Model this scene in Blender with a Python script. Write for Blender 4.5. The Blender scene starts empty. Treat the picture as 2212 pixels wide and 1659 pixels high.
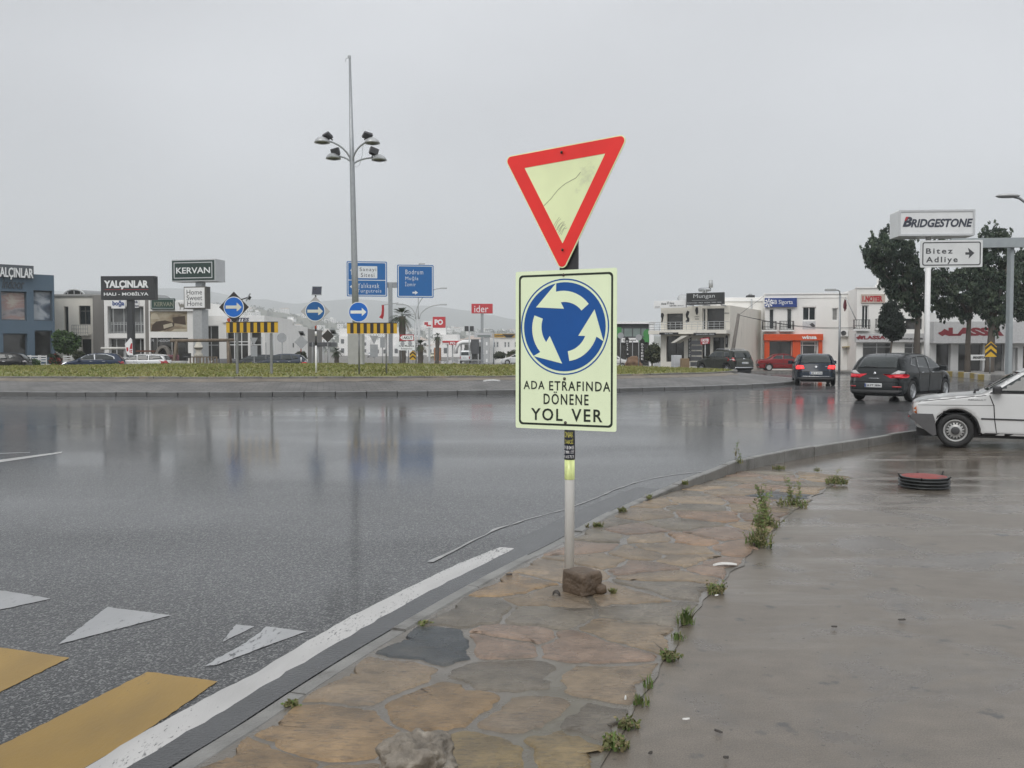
import bpy, bmesh, math, random
from math import radians as R, sin, cos, tan, pi, sqrt, atan2, exp
from mathutils import Vector, Matrix, Euler, noise
from mathutils.geometry import delaunay_2d_cdt
from mathutils.bvhtree import BVHTree
random.seed(7)
S = bpy.context.scene
COL = S.collection
# ------------------------------------------------------------------ camera
FPX, CX, CY, EYE, PITCH = 1991.0, 1106.0, 829.5, 1.55, R(2.085)   # pixels of the 2212 x 1659 view
cam = bpy.data.cameras.new('camera'); cam.sensor_width = 36; cam.lens = 36 * FPX / 2212
cam.clip_start = 0.05; cam.clip_end = 9000
co = bpy.data.objects.new('camera', cam); COL.objects.link(co)
co.location = (0, 0, EYE); co.rotation_euler = (pi / 2 - PITCH, 0, 0)
S.camera = co
# ------------------------------------------------------------------ world: overcast sky
SUN_EL, SUN_AZ = R(42), R(204)
w = bpy.data.worlds.new('World'); S.world = w; w.use_nodes = True
nt = w.node_tree; nt.nodes.clear()
def wn(t, **k):
    n = nt.nodes.new(t)
    for a, b in k.items(): setattr(n, a, b)
    return n
def wl(a, b): nt.links.new(a, b)
out = wn('ShaderNodeOutputWorld'); bg = wn('ShaderNodeBackground'); bg.inputs[1].default_value = 0.116
sky = wn('ShaderNodeTexSky', sky_type='NISHITA', sun_disc=False, sun_elevation=SUN_EL, sun_rotation=SUN_AZ)
sky.air_density = 1.0; sky.dust_density = 4.0
tc = wn('ShaderNodeTexCoord'); sep = wn('ShaderNodeSeparateXYZ'); wl(tc.outputs['Generated'], sep.inputs[0])
# cloud deck: brighter towards the zenith and towards the veiled sun behind the viewer
rampz = wn('ShaderNodeValToRGB'); wl(sep.outputs['Z'], rampz.inputs[0])
el = rampz.color_ramp.elements
el[0].position = 0.0; el[0].color = (5.5, 5.68, 5.8, 1)
el[1].position = 1.0; el[1].color = (9.5, 9.7, 9.9, 1)
for p, c in ((0.10, (5.3, 5.48, 5.68, 1)), (0.22, (5.7, 5.85, 6.1, 1)), (0.34, (6.2, 6.35, 6.6, 1)), (0.5, (7.2, 7.4, 7.75, 1))):
    e = rampz.color_ramp.elements.new(p); e.color = c
mp = wn('ShaderNodeMapping'); mp.inputs['Scale'].default_value = (1, 1, 2.2); wl(tc.outputs['Generated'], mp.inputs[0])
nz = wn('ShaderNodeTexNoise'); nz.inputs['Scale'].default_value = 1.9; nz.inputs['Detail'].default_value = 3; nz.inputs['Roughness'].default_value = .4
wl(mp.outputs[0], nz.inputs[0])
mr = wn('ShaderNodeMapRange'); mr.inputs[1].default_value = .25; mr.inputs[2].default_value = .75; mr.inputs[3].default_value = .79; mr.inputs[4].default_value = 1.15
wl(nz.outputs[0], mr.inputs[0])
back = wn('ShaderNodeMapRange'); back.inputs[1].default_value = .35; back.inputs[2].default_value = -.8; back.inputs[3].default_value = 1.0; back.inputs[4].default_value = 1.5
wl(sep.outputs['Y'], back.inputs[0])
side = wn('ShaderNodeMapRange'); side.inputs[1].default_value = -.5; side.inputs[2].default_value = .6; side.inputs[3].default_value = .95; side.inputs[4].default_value = 1.09
wl(sep.outputs['X'], side.inputs[0])
m1 = wn('ShaderNodeMath', operation='MULTIPLY'); wl(mr.outputs[0], m1.inputs[0]); wl(back.outputs[0], m1.inputs[1])
m2 = wn('ShaderNodeMath', operation='MULTIPLY'); wl(m1.outputs[0], m2.inputs[0]); wl(side.outputs[0], m2.inputs[1])
vm = wn('ShaderNodeVectorMath', operation='SCALE'); wl(rampz.outputs[0], vm.inputs[0]); wl(m2.outputs[0], vm.inputs['Scale'])
mix = wn('ShaderNodeMixRGB'); mix.inputs[0].default_value = .95
wl(sky.outputs[0], mix.inputs[1]); wl(vm.outputs[0], mix.inputs[2]); wl(mix.outputs[0], bg.inputs[0]); wl(bg.outputs[0], out.inputs[0])
sl = bpy.data.lights.new('sun', 'SUN'); sl.energy = 1.15; sl.angle = R(30); sl.color = (1, .97, .93)
so = bpy.data.objects.new('sun', sl); COL.objects.link(so)
so.location = (0, -20, 40)
_sd = Vector((sin(SUN_AZ) * cos(SUN_EL), cos(SUN_AZ) * cos(SUN_EL), sin(SUN_EL)))
so.rotation_euler = (-_sd).to_track_quat('-Z', 'Y').to_euler()
S.view_settings.view_transform = 'Standard'; S.view_settings.look = 'None'
S.view_settings.exposure = 0.0; S.view_settings.gamma = 1.0
S.render.engine = 'CYCLES'
S.cycles.use_denoising = True; S.cycles.max_bounces = 6; S.cycles.volume_bounces = 1
S.cycles.diffuse_bounces = 3; S.cycles.glossy_bounces = 3; S.cycles.transparent_max_bounces = 8
S.cycles.caustics_reflective = False; S.cycles.caustics_refractive = False
S.cycles.sample_clamp_indirect = 4
# ------------------------------------------------------------------ picture position -> place
def ray(px, py):
    x = (px - CX) / FPX; y = (CY - py) / FPX
    return Vector((x, cos(PITCH) + y * sin(PITCH), -sin(PITCH) + y * cos(PITCH)))
def at(px, py, Y):
    d = ray(px, py); t = Y / d.y
    return Vector((d.x * t, Y, EYE + d.z * t))
def G(px, py, z=0.0):
    d = ray(px, py); t = (z - EYE) / d.z
    return Vector((d.x * t, d.y * t, z))
def crop(x0, y0, s):
    k = s * 2212 / 3264; a = x0 * 2212 / 3264; b = y0 * 2212 / 3264
    return lambda x, y: (a + x * k, b + y * k)
K1 = crop(0, 780, 820 / 2212); K2 = crop(640, 780, 820 / 2212); K3 = crop(1300, 880, 820 / 2212); K4 = crop(1950, 860, 820 / 2212)
K5 = crop(2500, 600, 764 / 1811); K6 = crop(2560, 1000, 704 / 1947); K7 = crop(1560, 400, 500 / 798); K8 = crop(960, 150, 340 / 705); K9 = crop(0, 820, 500 / 2074)
KA = crop(800, 1780, 900 / 2212); KB = crop(1600, 1780, 900 / 2212); KC = crop(1600, 1400, 900 / 2212); KD = crop(2300, 1400, 964 / 1526)
def sstep(a, b, x):
    t = max(0, min(1, (x - a) / (b - a))); return t * t * (3 - 2 * t)
def gz(x, y): return -0.3 * sstep(52, 85, y)
# ------------------------------------------------------------------ materials
MATS = {}
def mat(name, col, rough=.6, var=.12, scale=6.0, bump=0.0, bscale=None, metal=0.0, spec=.5, coat=0.0, emit=0.0, streak=1.0, dirt=None):
    if name in MATS: return MATS[name]
    m = bpy.data.materials.new(name); MATS[name] = m; m.use_nodes = True
    t = m.node_tree; b = t.nodes['Principled BSDF']
    b.inputs['Roughness'].default_value = rough; b.inputs['Metallic'].default_value = metal
    b.inputs['Specular IOR Level'].default_value = spec; b.inputs['Coat Weight'].default_value = coat
    b.inputs['Coat Roughness'].default_value = .06
    c4 = (*col, 1)
    tc = t.nodes.new('ShaderNodeTexCoord'); mp = t.nodes.new('ShaderNodeMapping'); mp.inputs['Scale'].default_value = (1, 1, streak)
    t.links.new(tc.outputs['Object'], mp.inputs[0])
    n = t.nodes.new('ShaderNodeTexNoise'); n.inputs['Scale'].default_value = scale; n.inputs['Detail'].default_value = 5
    t.links.new(mp.outputs[0], n.inputs[0])
    r = t.nodes.new('ShaderNodeMapRange'); r.inputs[1].default_value = .25; r.inputs[2].default_value = .75
    r.inputs[3].default_value = 1 - var; r.inputs[4].default_value = 1 + var; t.links.new(n.outputs[0], r.inputs[0])
    v = t.nodes.new('ShaderNodeVectorMath'); v.operation = 'SCALE'; v.inputs[0].default_value = col; t.links.new(r.outputs[0], v.inputs['Scale'])
    src = v.outputs[0]
    if dirt:
        n2 = t.nodes.new('ShaderNodeTexNoise'); n2.inputs['Scale'].default_value = dirt[1]; n2.inputs['Detail'].default_value = 8; n2.inputs['Roughness'].default_value = .65
        t.links.new(mp.outputs[0], n2.inputs[0])
        r2 = t.nodes.new('ShaderNodeMapRange'); r2.inputs[1].default_value = dirt[2]; r2.inputs[2].default_value = dirt[2] + .15; t.links.new(n2.outputs[0], r2.inputs[0])
        mx = t.nodes.new('ShaderNodeMixRGB'); t.links.new(r2.outputs[0], mx.inputs[0]); t.links.new(src, mx.inputs[1]); mx.inputs[2].default_value = (*dirt[0], 1); src = mx.outputs[0]
    t.links.new(src, b.inputs['Base Color'])
    if emit:
        b.inputs['Emission Color'].default_value = c4; b.inputs['Emission Strength'].default_value = emit
    if bump:
        n3 = t.nodes.new('ShaderNodeTexNoise'); n3.inputs['Scale'].default_value = bscale or scale * 4; n3.inputs['Detail'].default_value = 6
        t.links.new(tc.outputs['Object'], n3.inputs[0])
        bp = t.nodes.new('ShaderNodeBump'); bp.inputs['Strength'].default_value = bump; bp.inputs['Distance'].default_value = .02
        t.links.new(n3.outputs[0], bp.inputs['Height']); t.links.new(bp.outputs[0], b.inputs['Normal'])
    return m
white_wall = mat('white render', (.80, .79, .76), .85, .06, 1.2, .15, 30, dirt=((.58, .56, .52), 1.1, .62), streak=.35)
cream_wall = mat('cream render', (.70, .67, .60), .85, .06, 1.2, .15, 30, dirt=((.45, .43, .38), .9, .6), streak=.3)
blue_wall = mat('slate blue render', (.088, .130, .172), .8, .08, .8, .15, 30, streak=.4)
grey_wall = mat('warm grey render', (.21, .20, .185), .85, .1, 1, .2, 30, streak=.3)
dgrey = mat('dark grey paint', (.06, .062, .066), .5, .15, 5)
black = mat('black paint', (.012, .012, .013), .4, .2, 8)
white_p = mat('white paint', (.80, .80, .79), .45, .05, 4)
pvc = mat('white window plastic', (.78, .78, .77), .35, .04, 4)
galv = mat('galvanised steel', (.33, .345, .355), .42, .12, 9, metal=.55)
lgrey = mat('light grey metal', (.45, .46, .46), .5, .1, 6, metal=.3)
glass = mat('window glass', (.028, .034, .036), .06, .3, 1.3, spec=.6)
carglass = mat('car glass', (.018, .024, .024), .04, .2, 2, spec=.6)
shopglass = mat('shop glass', (.04, .04, .038), .07, .45, .9, spec=.6, dirt=((.13, .125, .11), .9, .56))  # not grime: lighter patches imitate glimpses of the shop interior in the colour
rubber = mat('tyre rubber', (.018, .018, .018), .7, .2, 20, .2)
plastic = mat('black plastic', (.025, .025, .026), .5, .15, 12)
signblue = mat('sign blue film', (.005, .085, .31), .35, .06, 5)
redpaint = mat('red paint', (.50, .022, .03), .4, .08, 5)
yellow = mat('yellow film', (.62, .36, .02), .45, .1, 7)
concrete_k = mat('kerb concrete', (.185, .18, .168), .4, .25, 5, .4, 40, dirt=((.085, .08, .07), 2.6, .55))
# ------------------------------------------------------------------ mesh builder
class MB:
    def __init__(s): s.v = []; s.f = []; s.m = []; s.sm = []
    def add(s, vs, fs, mi=0, smooth=False):
        o = len(s.v); s.v += [tuple(v) for v in vs]
        for f in fs: s.f.append([i + o for i in f]); s.m.append(mi); s.sm.append(smooth)
        return s
    def box(s, x0, x1, y0, y1, z0, z1, mi=0):
        return s.add([(x0, y0, z0), (x1, y0, z0), (x1, y1, z0), (x0, y1, z0), (x0, y0, z1), (x1, y0, z1), (x1, y1, z1), (x0, y1, z1)],
                     [(0, 3, 2, 1), (4, 5, 6, 7), (0, 1, 5, 4), (1, 2, 6, 5), (2, 3, 7, 6), (3, 0, 4, 7)], mi)
    def bbox(s, x0, x1, y0, y1, z0, z1, b=.02, mi=0):     # box with chamfered vertical and top edges
        P = lambda i: [(x0 + i, y0 + b, 0), (x0 + b, y0 + i, 0), (x1 - b, y0 + i, 0), (x1 - i, y0 + b, 0), (x1 - i, y1 - b, 0), (x1 - b, y1 - i, 0), (x0 + b, y1 - i, 0), (x0 + i, y1 - b, 0)]
        vs = []
        for i, z in ((0, z0), (0, z1 - b), (b * .7, z1)):
            vs += [(p[0] if 0 else max(x0 + i, min(x1 - i, p[0])), max(y0 + i, min(y1 - i, p[1])), z) for p in P(0)]
        fs = [tuple(range(7, -1, -1)), tuple(range(16, 24))]
        for k in (0, 8):
            for i in range(8): fs.append((k + i, k + (i + 1) % 8, k + 8 + (i + 1) % 8, k + 8 + i))
        return s.add(vs, fs, mi)
    def tube(s, pts, r, n=10, mi=0, cap=True, smooth=True):
        pts = [Vector(p) for p in pts]; rs = r if isinstance(r, (list, tuple)) else [r] * len(pts)
        vs = []; N = len(pts); up = None
        for i, p in enumerate(pts):
            d = (pts[min(i + 1, N - 1)] - pts[max(i - 1, 0)]).normalized()
            a = d.orthogonal().normalized() if up is None else (up - d * up.dot(d)).normalized()
            up = a; b = d.cross(a)
            for k in range(n):
                t = 2 * pi * k / n; vs.append(p + (a * cos(t) + b * sin(t)) * rs[i])
        fs = []
        for i in range(N - 1):
            for k in range(n):
                fs.append((i * n + k, i * n + (k + 1) % n, (i + 1) * n + (k + 1) % n, (i + 1) * n + k))
        s.add(vs, fs, mi, smooth)
        if cap:
            o = len(s.v) - len(vs)
            s.f += [[o + k for k in range(n - 1, -1, -1)], [o + (N - 1) * n + k for k in range(n)]]; s.m += [mi, mi]; s.sm += [False, False]
        return s
    def lathe(s, prof, n=20, mi=0, M=None, smooth=True):      # prof: (r, z)
        vs = []; M = M or Matrix()
        for r, z in prof:
            for k in range(n): vs.append(M @ Vector((r * cos(2 * pi * k / n), r * sin(2 * pi * k / n), z)))
        fs = [(i * n + k, i * n + (k + 1) % n, (i + 1) * n + (k + 1) % n, (i + 1) * n + k) for i in range(len(prof) - 1) for k in range(n)]
        s.add(vs, fs, mi, smooth); o = len(s.v) - len(vs)
        for e, rev in ((0, 1), (len(prof) - 1, 0)):
            if prof[e][0] > 1e-4:
                L = [o + e * n + k for k in range(n)]; s.f.append(L[::-1] if rev else L); s.m.append(mi); s.sm.append(False)
        return s
    def prism(s, poly, y0, y1, mi=0):                      # poly in x,z; extruded along y
        n = len(poly); vs = [(x, y0, z) for x, z in poly] + [(x, y1, z) for x, z in poly]
        ar = sum(poly[i][0] * poly[(i + 1) % n][1] - poly[(i + 1) % n][0] * poly[i][1] for i in range(n))
        a = list(range(n)); b = list(range(n, 2 * n))
        fs = [a, b[::-1]] if ar > 0 else [a[::-1], b]
        for i in range(n):
            j = (i + 1) % n; fs.append((i, n + i, n + j, j) if ar > 0 else (i, j, n + j, n + i))
        return s.add(vs, fs, mi)
    def build(s, name, mats, parent=None, loc=None, rz=0.0):
        me = bpy.data.meshes.new(name); me.from_pydata(s.v, [], s.f)
        if not isinstance(mats, (list, tuple)): mats = [mats]
        for m in mats: me.materials.append(m)
        me.polygons.foreach_set('material_index', s.m); me.polygons.foreach_set('use_smooth', s.sm); me.update()
        o = bpy.data.objects.new(name, me); COL.objects.link(o)
        if parent: o.parent = parent
        if loc is not None: o.location = loc
        if rz: o.rotation_euler = (0, 0, rz)
        return o
def tag(o, label=None, cat=None, group=None, kind=None):
    if label: o['label'] = label
    if cat: o['category'] = cat
    if group: o['group'] = group
    if kind: o['kind'] = kind
    return o
def thing(name, label, cat, loc=(0, 0, 0), rz=0.0, group=None):
    o = bpy.data.objects.new(name, None); COL.objects.link(o); o.empty_display_size = .2
    o.location = loc; o.rotation_euler = (0, 0, rz); return tag(o, label, cat, group)
def copy_tree(o, parent=None):
    c = o.copy(); COL.objects.link(c); c.parent = parent
    for ch in [x for x in list(bpy.data.objects) if x.parent == o]: copy_tree(ch, c)
    return c
def rrect(x0, x1, z0, z1, r, n=5):
    P = []
    for cx, cz, a in ((x1 - r, z0 + r, -pi / 2), (x1 - r, z1 - r, 0), (x0 + r, z1 - r, pi / 2), (x0 + r, z0 + r, pi)):
        for k in range(n + 1): t = a + pi / 2 * k / n; P.append((cx + r * cos(t), cz + r * sin(t)))
    return P
def disc(cx, cz, r, n=40): return [(cx + r * cos(2 * pi * k / n), cz + r * sin(2 * pi * k / n)) for k in range(n)]
def ringmesh(mb, outer, inner, y0, y1, mi=0):             # frame between two loops of the same length, x,z plane
    n = len(outer); vs = [(x, y, z) for y in (y0, y1) for L in (outer, inner) for x, z in L]
    fs = []
    for i in range(n):
        j = (i + 1) % n
        fs += [(i, j, n + j, n + i), (2 * n + j, 2 * n + i, 3 * n + i, 3 * n + j), (j, i, 2 * n + i, 2 * n + j), (n + i, n + j, 3 * n + j, 3 * n + i)]
    return mb.add(vs, fs, mi)
_txt = {}
def text_geo(s, bold=0.0, shear=0.0, space=1.0):
    k = (s, bold, shear, space)
    if k not in _txt:
        cu = bpy.data.curves.new('t', 'FONT'); cu.body = s; cu.size = 1; cu.offset = bold; cu.shear = shear; cu.space_character = space
        cu.resolution_u = 3; cu.extrude = .0; cu.align_x = 'LEFT'; cu.fill_mode = 'FRONT'
        o = bpy.data.objects.new('t', cu); COL.objects.link(o)
        bpy.context.view_layer.update()
        dg = bpy.context.evaluated_depsgraph_get()
        me = bpy.data.meshes.new_from_object(o.evaluated_get(dg))
        V = [(v.co.x, v.co.y) for v in me.vertices]; Fc = [list(p.vertices) for p in me.polygons]
        bpy.data.objects.remove(o); bpy.data.curves.remove(cu); bpy.data.meshes.remove(me)
        _txt[k] = (V, Fc)
    return _txt[k]
def add_text(mb, s, x0, x1, z0, z1, y, mi=0, bold=0.0, shear=0.0, space=1.0, thick=.0, fmap=None):
    """letters fitted in the rectangle x0..x1, z0..z1 at depth y (thick: raised towards -y)"""
    V, Fc = text_geo(s, bold, shear, space)
    ax = min(v[0] for v in V); bx = max(v[0] for v in V); az = min(v[1] for v in V); bz = max(v[1] for v in V)
    f = fmap or (lambda x, z, d: (x, y - d, z))
    P = [(x0 + (v[0] - ax) / (bx - ax) * (x1 - x0), z0 + (v[1] - az) / (bz - az) * (z1 - z0)) for v in V]
    n = len(P)
    if thick:
        cnt = {}
        for q in Fc:
            for i in range(len(q)): e = (q[i], q[(i + 1) % len(q)]); cnt[e] = 1
        vs = [f(p[0], p[1], thick) for p in P] + [f(p[0], p[1], 0) for p in P]
        fs = list(Fc) + [(b, a, a + n, b + n) for a, b in cnt if (b, a) not in cnt]
        mb.add(vs, fs, mi)
    else:
        mb.add([f(p[0], p[1], 0) for p in P], Fc, mi)
    return mb
def sheet(name, poly, zf, res, m, kind='structure', thick=0.0, label=None, cat=None, smooth=True):
    """triangulated sheet inside a plan polygon, lifted by zf(x, y)"""
    P = []
    for i in range(len(poly)):
        a = Vector(poly[i][:2]); b = Vector(poly[(i + 1) % len(poly)][:2]); k = max(1, int((b - a).length / res))
        P += [a.lerp(b, t / k) for t in range(k)]
    n = len(P); E = [(i, (i + 1) % n) for i in range(n)]
    x0, x1 = min(p.x for p in P), max(p.x for p in P); y0, y1 = min(p.y for p in P), max(p.y for p in P)
    pts = list(P); x = x0 + res * .5
    while x < x1:
        y = y0 + res * .5
        while y < y1: pts.append(Vector((x + .01 * sin(y * 9), y + .01 * sin(x * 7)))); y += res
        x += res
    V, _, Fc, _, _, _ = delaunay_2d_cdt(pts, E, [], 1, 1e-4)
    mb = MB(); vs = [(v.x, v.y, zf(v.x, v.y)) for v in V]; fs = []
    for f in Fc:
        a, b, c = (V[i] for i in f[:3]); fs.append(list(f) if (b - a).cross(c - a) > 0 else list(f)[::-1])
    mb.add(vs, fs, 0, smooth); o = mb.build(name, m)
    return tag(o, label, cat, None, kind)
class Fac:
    """a vertical plane: local x along it, local y into it, z up; yaw > 0 has the right end nearer"""
    def __init__(s, px, Y, yaw=0.0, z=None):
        d = ray(px, 757); s.yaw = R(yaw); s.o = Vector((d.x * Y / d.y, Y, 0)); s.o.z = gz(s.o.x, Y) if z is None else z
        s.ux = Vector((cos(s.yaw), -sin(s.yaw), 0)); s.uy = Vector((sin(s.yaw), cos(s.yaw), 0))
    def p(s, px, py=None, off=0.0):
        if py is None: px, py = px
        d = ray(px, py); e = Vector((0, 0, EYE)) - s.o
        t = (off - e.dot(s.uy)) / d.dot(s.uy); q = e + d * t
        return q.dot(s.ux), q.z
    def thing(s, name, label, cat, group=None): return thing(name, label, cat, s.o, -s.yaw, group)
# ------------------------------------------------------------------ ground materials
def nodes_mat(name):
    m = bpy.data.materials.new(name); m.use_nodes = True; t = m.node_tree
    def N(ty, ins=None, **k):
        n = t.nodes.new(ty)
        for a, b in k.items(): setattr(n, a, b)
        for a, b in (ins or {}).items():
            if isinstance(b, bpy.types.NodeSocket): t.links.new(b, n.inputs[a])
            else: n.inputs[a].default_value = b
        return n
    return m, t, t.nodes['Principled BSDF'], N
def asphalt():
    m, t, b, N = nodes_mat('wet asphalt')
    g = N('ShaderNodeNewGeometry').outputs['Position']
    big = N('ShaderNodeTexNoise', {0: g, 'Scale': .22, 'Detail': 4}).outputs[0]
    mp = N('ShaderNodeMapping', {0: g, 'Scale': (.12, .3, 1)}).outputs[0]
    pud = N('ShaderNodeTexNoise', {0: mp, 'Scale': 1.0, 'Detail': 5, 'Roughness': .55}).outputs[0]
    vor = N('ShaderNodeTexVoronoi', {0: g, 'Scale': 105.0}, feature='F1')
    vor2 = N('ShaderNodeTexVoronoi', {0: g, 'Scale': 38.0}, feature='F1')
    cr = N('ShaderNodeSeparateColor', {0: vor.outputs['Color']})
    st = N('ShaderNodeMapRange', {0: cr.outputs[0], 1: .72, 2: .9, 3: 0.0, 4: 1.0}).outputs[0]
    c0 = N('ShaderNodeMixRGB', {0: big, 1: (.026, .028, .030, 1), 2: (.044, .045, .046, 1)}).outputs[0]
    c1 = N('ShaderNodeMixRGB', {0: st, 1: c0, 2: (.20, .20, .196, 1)}).outputs[0]  # pale stone cells: the sparkle of wet pebbles is put into the colour
    t.links.new(c1, b.inputs['Base Color'])
    hsum = N('ShaderNodeMath', {0: vor.outputs['Distance'], 1: vor2.outputs['Distance']}, operation='ADD').outputs[0]
    bp = N('ShaderNodeBump', {'Height': hsum, 'Strength': 1.0, 'Distance': .009, }, invert=True)
    t.links.new(bp.outputs[0], b.inputs['Normal'])
    b.inputs['Roughness'].default_value = .4; b.inputs['Specular IOR Level'].default_value = .14
    wet = N('ShaderNodeMapRange', {0: pud, 1: .36, 2: .62, 3: .46, 4: .74}).outputs[0]
    t.links.new(wet, b.inputs['Coat Weight'])
    rg = N('ShaderNodeMapRange', {0: pud, 1: .36, 2: .64, 3: .10, 4: .055}).outputs[0]
    t.links.new(rg, b.inputs['Coat Roughness']); b.inputs['Coat IOR'].default_value = 1.33
    soft = N('ShaderNodeBump', {'Height': vor2.outputs['Distance'], 'Strength': .07, 'Distance': .004}, invert=True)
    t.links.new(soft.outputs[0], b.inputs['Coat Normal'])
    return m
def lot_mat():
    m, t, b, N = nodes_mat('wet concrete')
    g = N('ShaderNodeNewGeometry').outputs['Position']
    rot = N('ShaderNodeMapping', {0: g, 'Rotation': (0, 0, R(-12)), 'Scale': (1.5, 2.3, 1)}).outputs[0]
    a = N('ShaderNodeTexNoise', {0: g, 'Scale': .7, 'Detail': 6, 'Roughness': .6}).outputs[0]
    s1 = N('ShaderNodeTexNoise', {0: rot, 'Scale': 3.2, 'Detail': 8, 'Roughness': .62}).outputs[0]
    rot2 = N('ShaderNodeMapping', {0: g, 'Rotation': (0, 0, R(-12)), 'Scale': (.35, 1.6, 1)}).outputs[0]
    pud = N('ShaderNodeTexNoise', {0: rot2, 'Scale': .9, 'Detail': 6, 'Roughness': .55}).outputs[0]
    spot = N('ShaderNodeTexNoise', {0: g, 'Scale': 5.0, 'Detail': 4, 'Roughness': .55}).outputs[0]
    spm = N('ShaderNodeMapRange', {0: spot, 1: .63, 2: .70}).outputs[0]
    c = N('ShaderNodeMixRGB', {0: a, 1: (.108, .088, .067, 1), 2: (.178, .156, .130, 1)}).outputs[0]
    sm = N('ShaderNodeMapRange', {0: s1, 1: .3, 2: .7, 3: .84, 4: 1.13}).outputs[0]
    c = N('ShaderNodeVectorMath', {0: c, 'Scale': sm}, operation='SCALE').outputs[0]
    c = N('ShaderNodeMixRGB', {0: spm, 1: c, 2: (.07, .066, .06, 1)}).outputs[0]
    sp2 = N('ShaderNodeTexVoronoi', {0: g, 'Scale': 9.0}, feature='F1'); s2 = N('ShaderNodeMapRange', {0: sp2.outputs['Distance'], 1: .05, 2: .09, 3: .75, 4: 0.0}).outputs[0]
    c = N('ShaderNodeMixRGB', {0: s2, 1: c, 2: (.05, .045, .04, 1)}).outputs[0]
    dp = N('ShaderNodeTexNoise', {0: g, 'Scale': 1.1, 'Detail': 7, 'Roughness': .6, 'Distortion': .5}).outputs[0]; dpm = N('ShaderNodeMapRange', {0: dp, 1: .50, 2: .60, 3: 1.0, 4: .74}).outputs[0]
    c = N('ShaderNodeVectorMath', {0: c, 'Scale': dpm}, operation='SCALE').outputs[0]
    gr_ = N('ShaderNodeTexNoise', {0: g, 'Scale': 160., 'Detail': 2}).outputs[0]; gr2 = N('ShaderNodeMapRange', {0: gr_, 1: .3, 2: .7, 3: .7, 4: 1.3}).outputs[0]
    c = N('ShaderNodeVectorMath', {0: c, 'Scale': gr2}, operation='SCALE').outputs[0]
    t.links.new(c, b.inputs['Base Color'])
    # standing water gathers away from the viewer, in the low part of the lot
    sp = N('ShaderNodeSeparateXYZ', {0: g})
    low = N('ShaderNodeMapRange', {0: sp.outputs['Y'], 1: 7.5, 2: 12.5, 3: -.16, 4: .10}).outputs[0]
    pw = N('ShaderNodeMath', {0: pud, 1: low}, operation='ADD').outputs[0]
    rg0 = N('ShaderNodeMapRange', {0: pw, 1: .36, 2: .60, 3: .40, 4: .06}).outputs[0]; rgd = N('ShaderNodeMapRange', {0: dp, 1: .50, 2: .60, 3: 1.0, 4: .55}).outputs[0]; rg = N('ShaderNodeMath', {0: rg0, 1: rgd}, operation='MULTIPLY').outputs[0]
    t.links.new(rg, b.inputs['Roughness'])
    st = N('ShaderNodeMapRange', {0: pw, 1: .45, 2: .6, 3: .35, 4: .02}).outputs[0]
    bp = N('ShaderNodeBump', {'Height': s1, 'Strength': st, 'Distance': .006})
    fine = N('ShaderNodeTexNoise', {0: g, 'Scale': 120., 'Detail': 3}).outputs[0]
    bp2 = N('ShaderNodeBump', {'Height': fine, 'Strength': .25, 'Distance': .003, 'Normal': bp.outputs[0]})
    t.links.new(bp2.outputs[0], b.inputs['Normal'])
    b.inputs['Specular IOR Level'].default_value = .5
    return m
def paint_mat(name, col, wear, base=(.045, .046, .047), sc=26):
    m, t, b, N = nodes_mat(name)
    g = N('ShaderNodeNewGeometry').outputs['Position']
    mp = N('ShaderNodeMapping', {0: g, 'Rotation': (0, 0, R(-40)), 'Scale': (1, .35, 1)}).outputs[0]
    a = N('ShaderNodeTexNoise', {0: mp, 'Scale': sc, 'Detail': 7, 'Roughness': .7}).outputs[0]
    l = N('ShaderNodeTexNoise', {0: mp, 'Scale': 2.2, 'Detail': 4}).outputs[0]
    s = N('ShaderNodeMath', {0: a, 1: N('ShaderNodeMath', {0: l, 1: .6}, operation='MULTIPLY').outputs[0]}, operation='ADD').outputs[0]
    w_ = N('ShaderNodeMapRange', {0: s, 1: wear, 2: wear + .07}).outputs[0]
    tone = N('ShaderNodeMapRange', {0: l, 1: .3, 2: .7, 3: .68, 4: 1.12}).outputs[0]
    cc = N('ShaderNodeVectorMath', {0: col, 'Scale': tone}, operation='SCALE').outputs[0]
    c = N('ShaderNodeMixRGB', {0: w_, 1: cc, 2: (*base, 1)}).outputs[0]
    t.links.new(c, b.inputs['Base Color'])
    b.inputs['Roughness'].default_value = .33
    bp = N('ShaderNodeBump', {'Height': a, 'Strength': .35, 'Distance': .004}); t.links.new(bp.outputs[0], b.inputs['Normal'])
    return m
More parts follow.
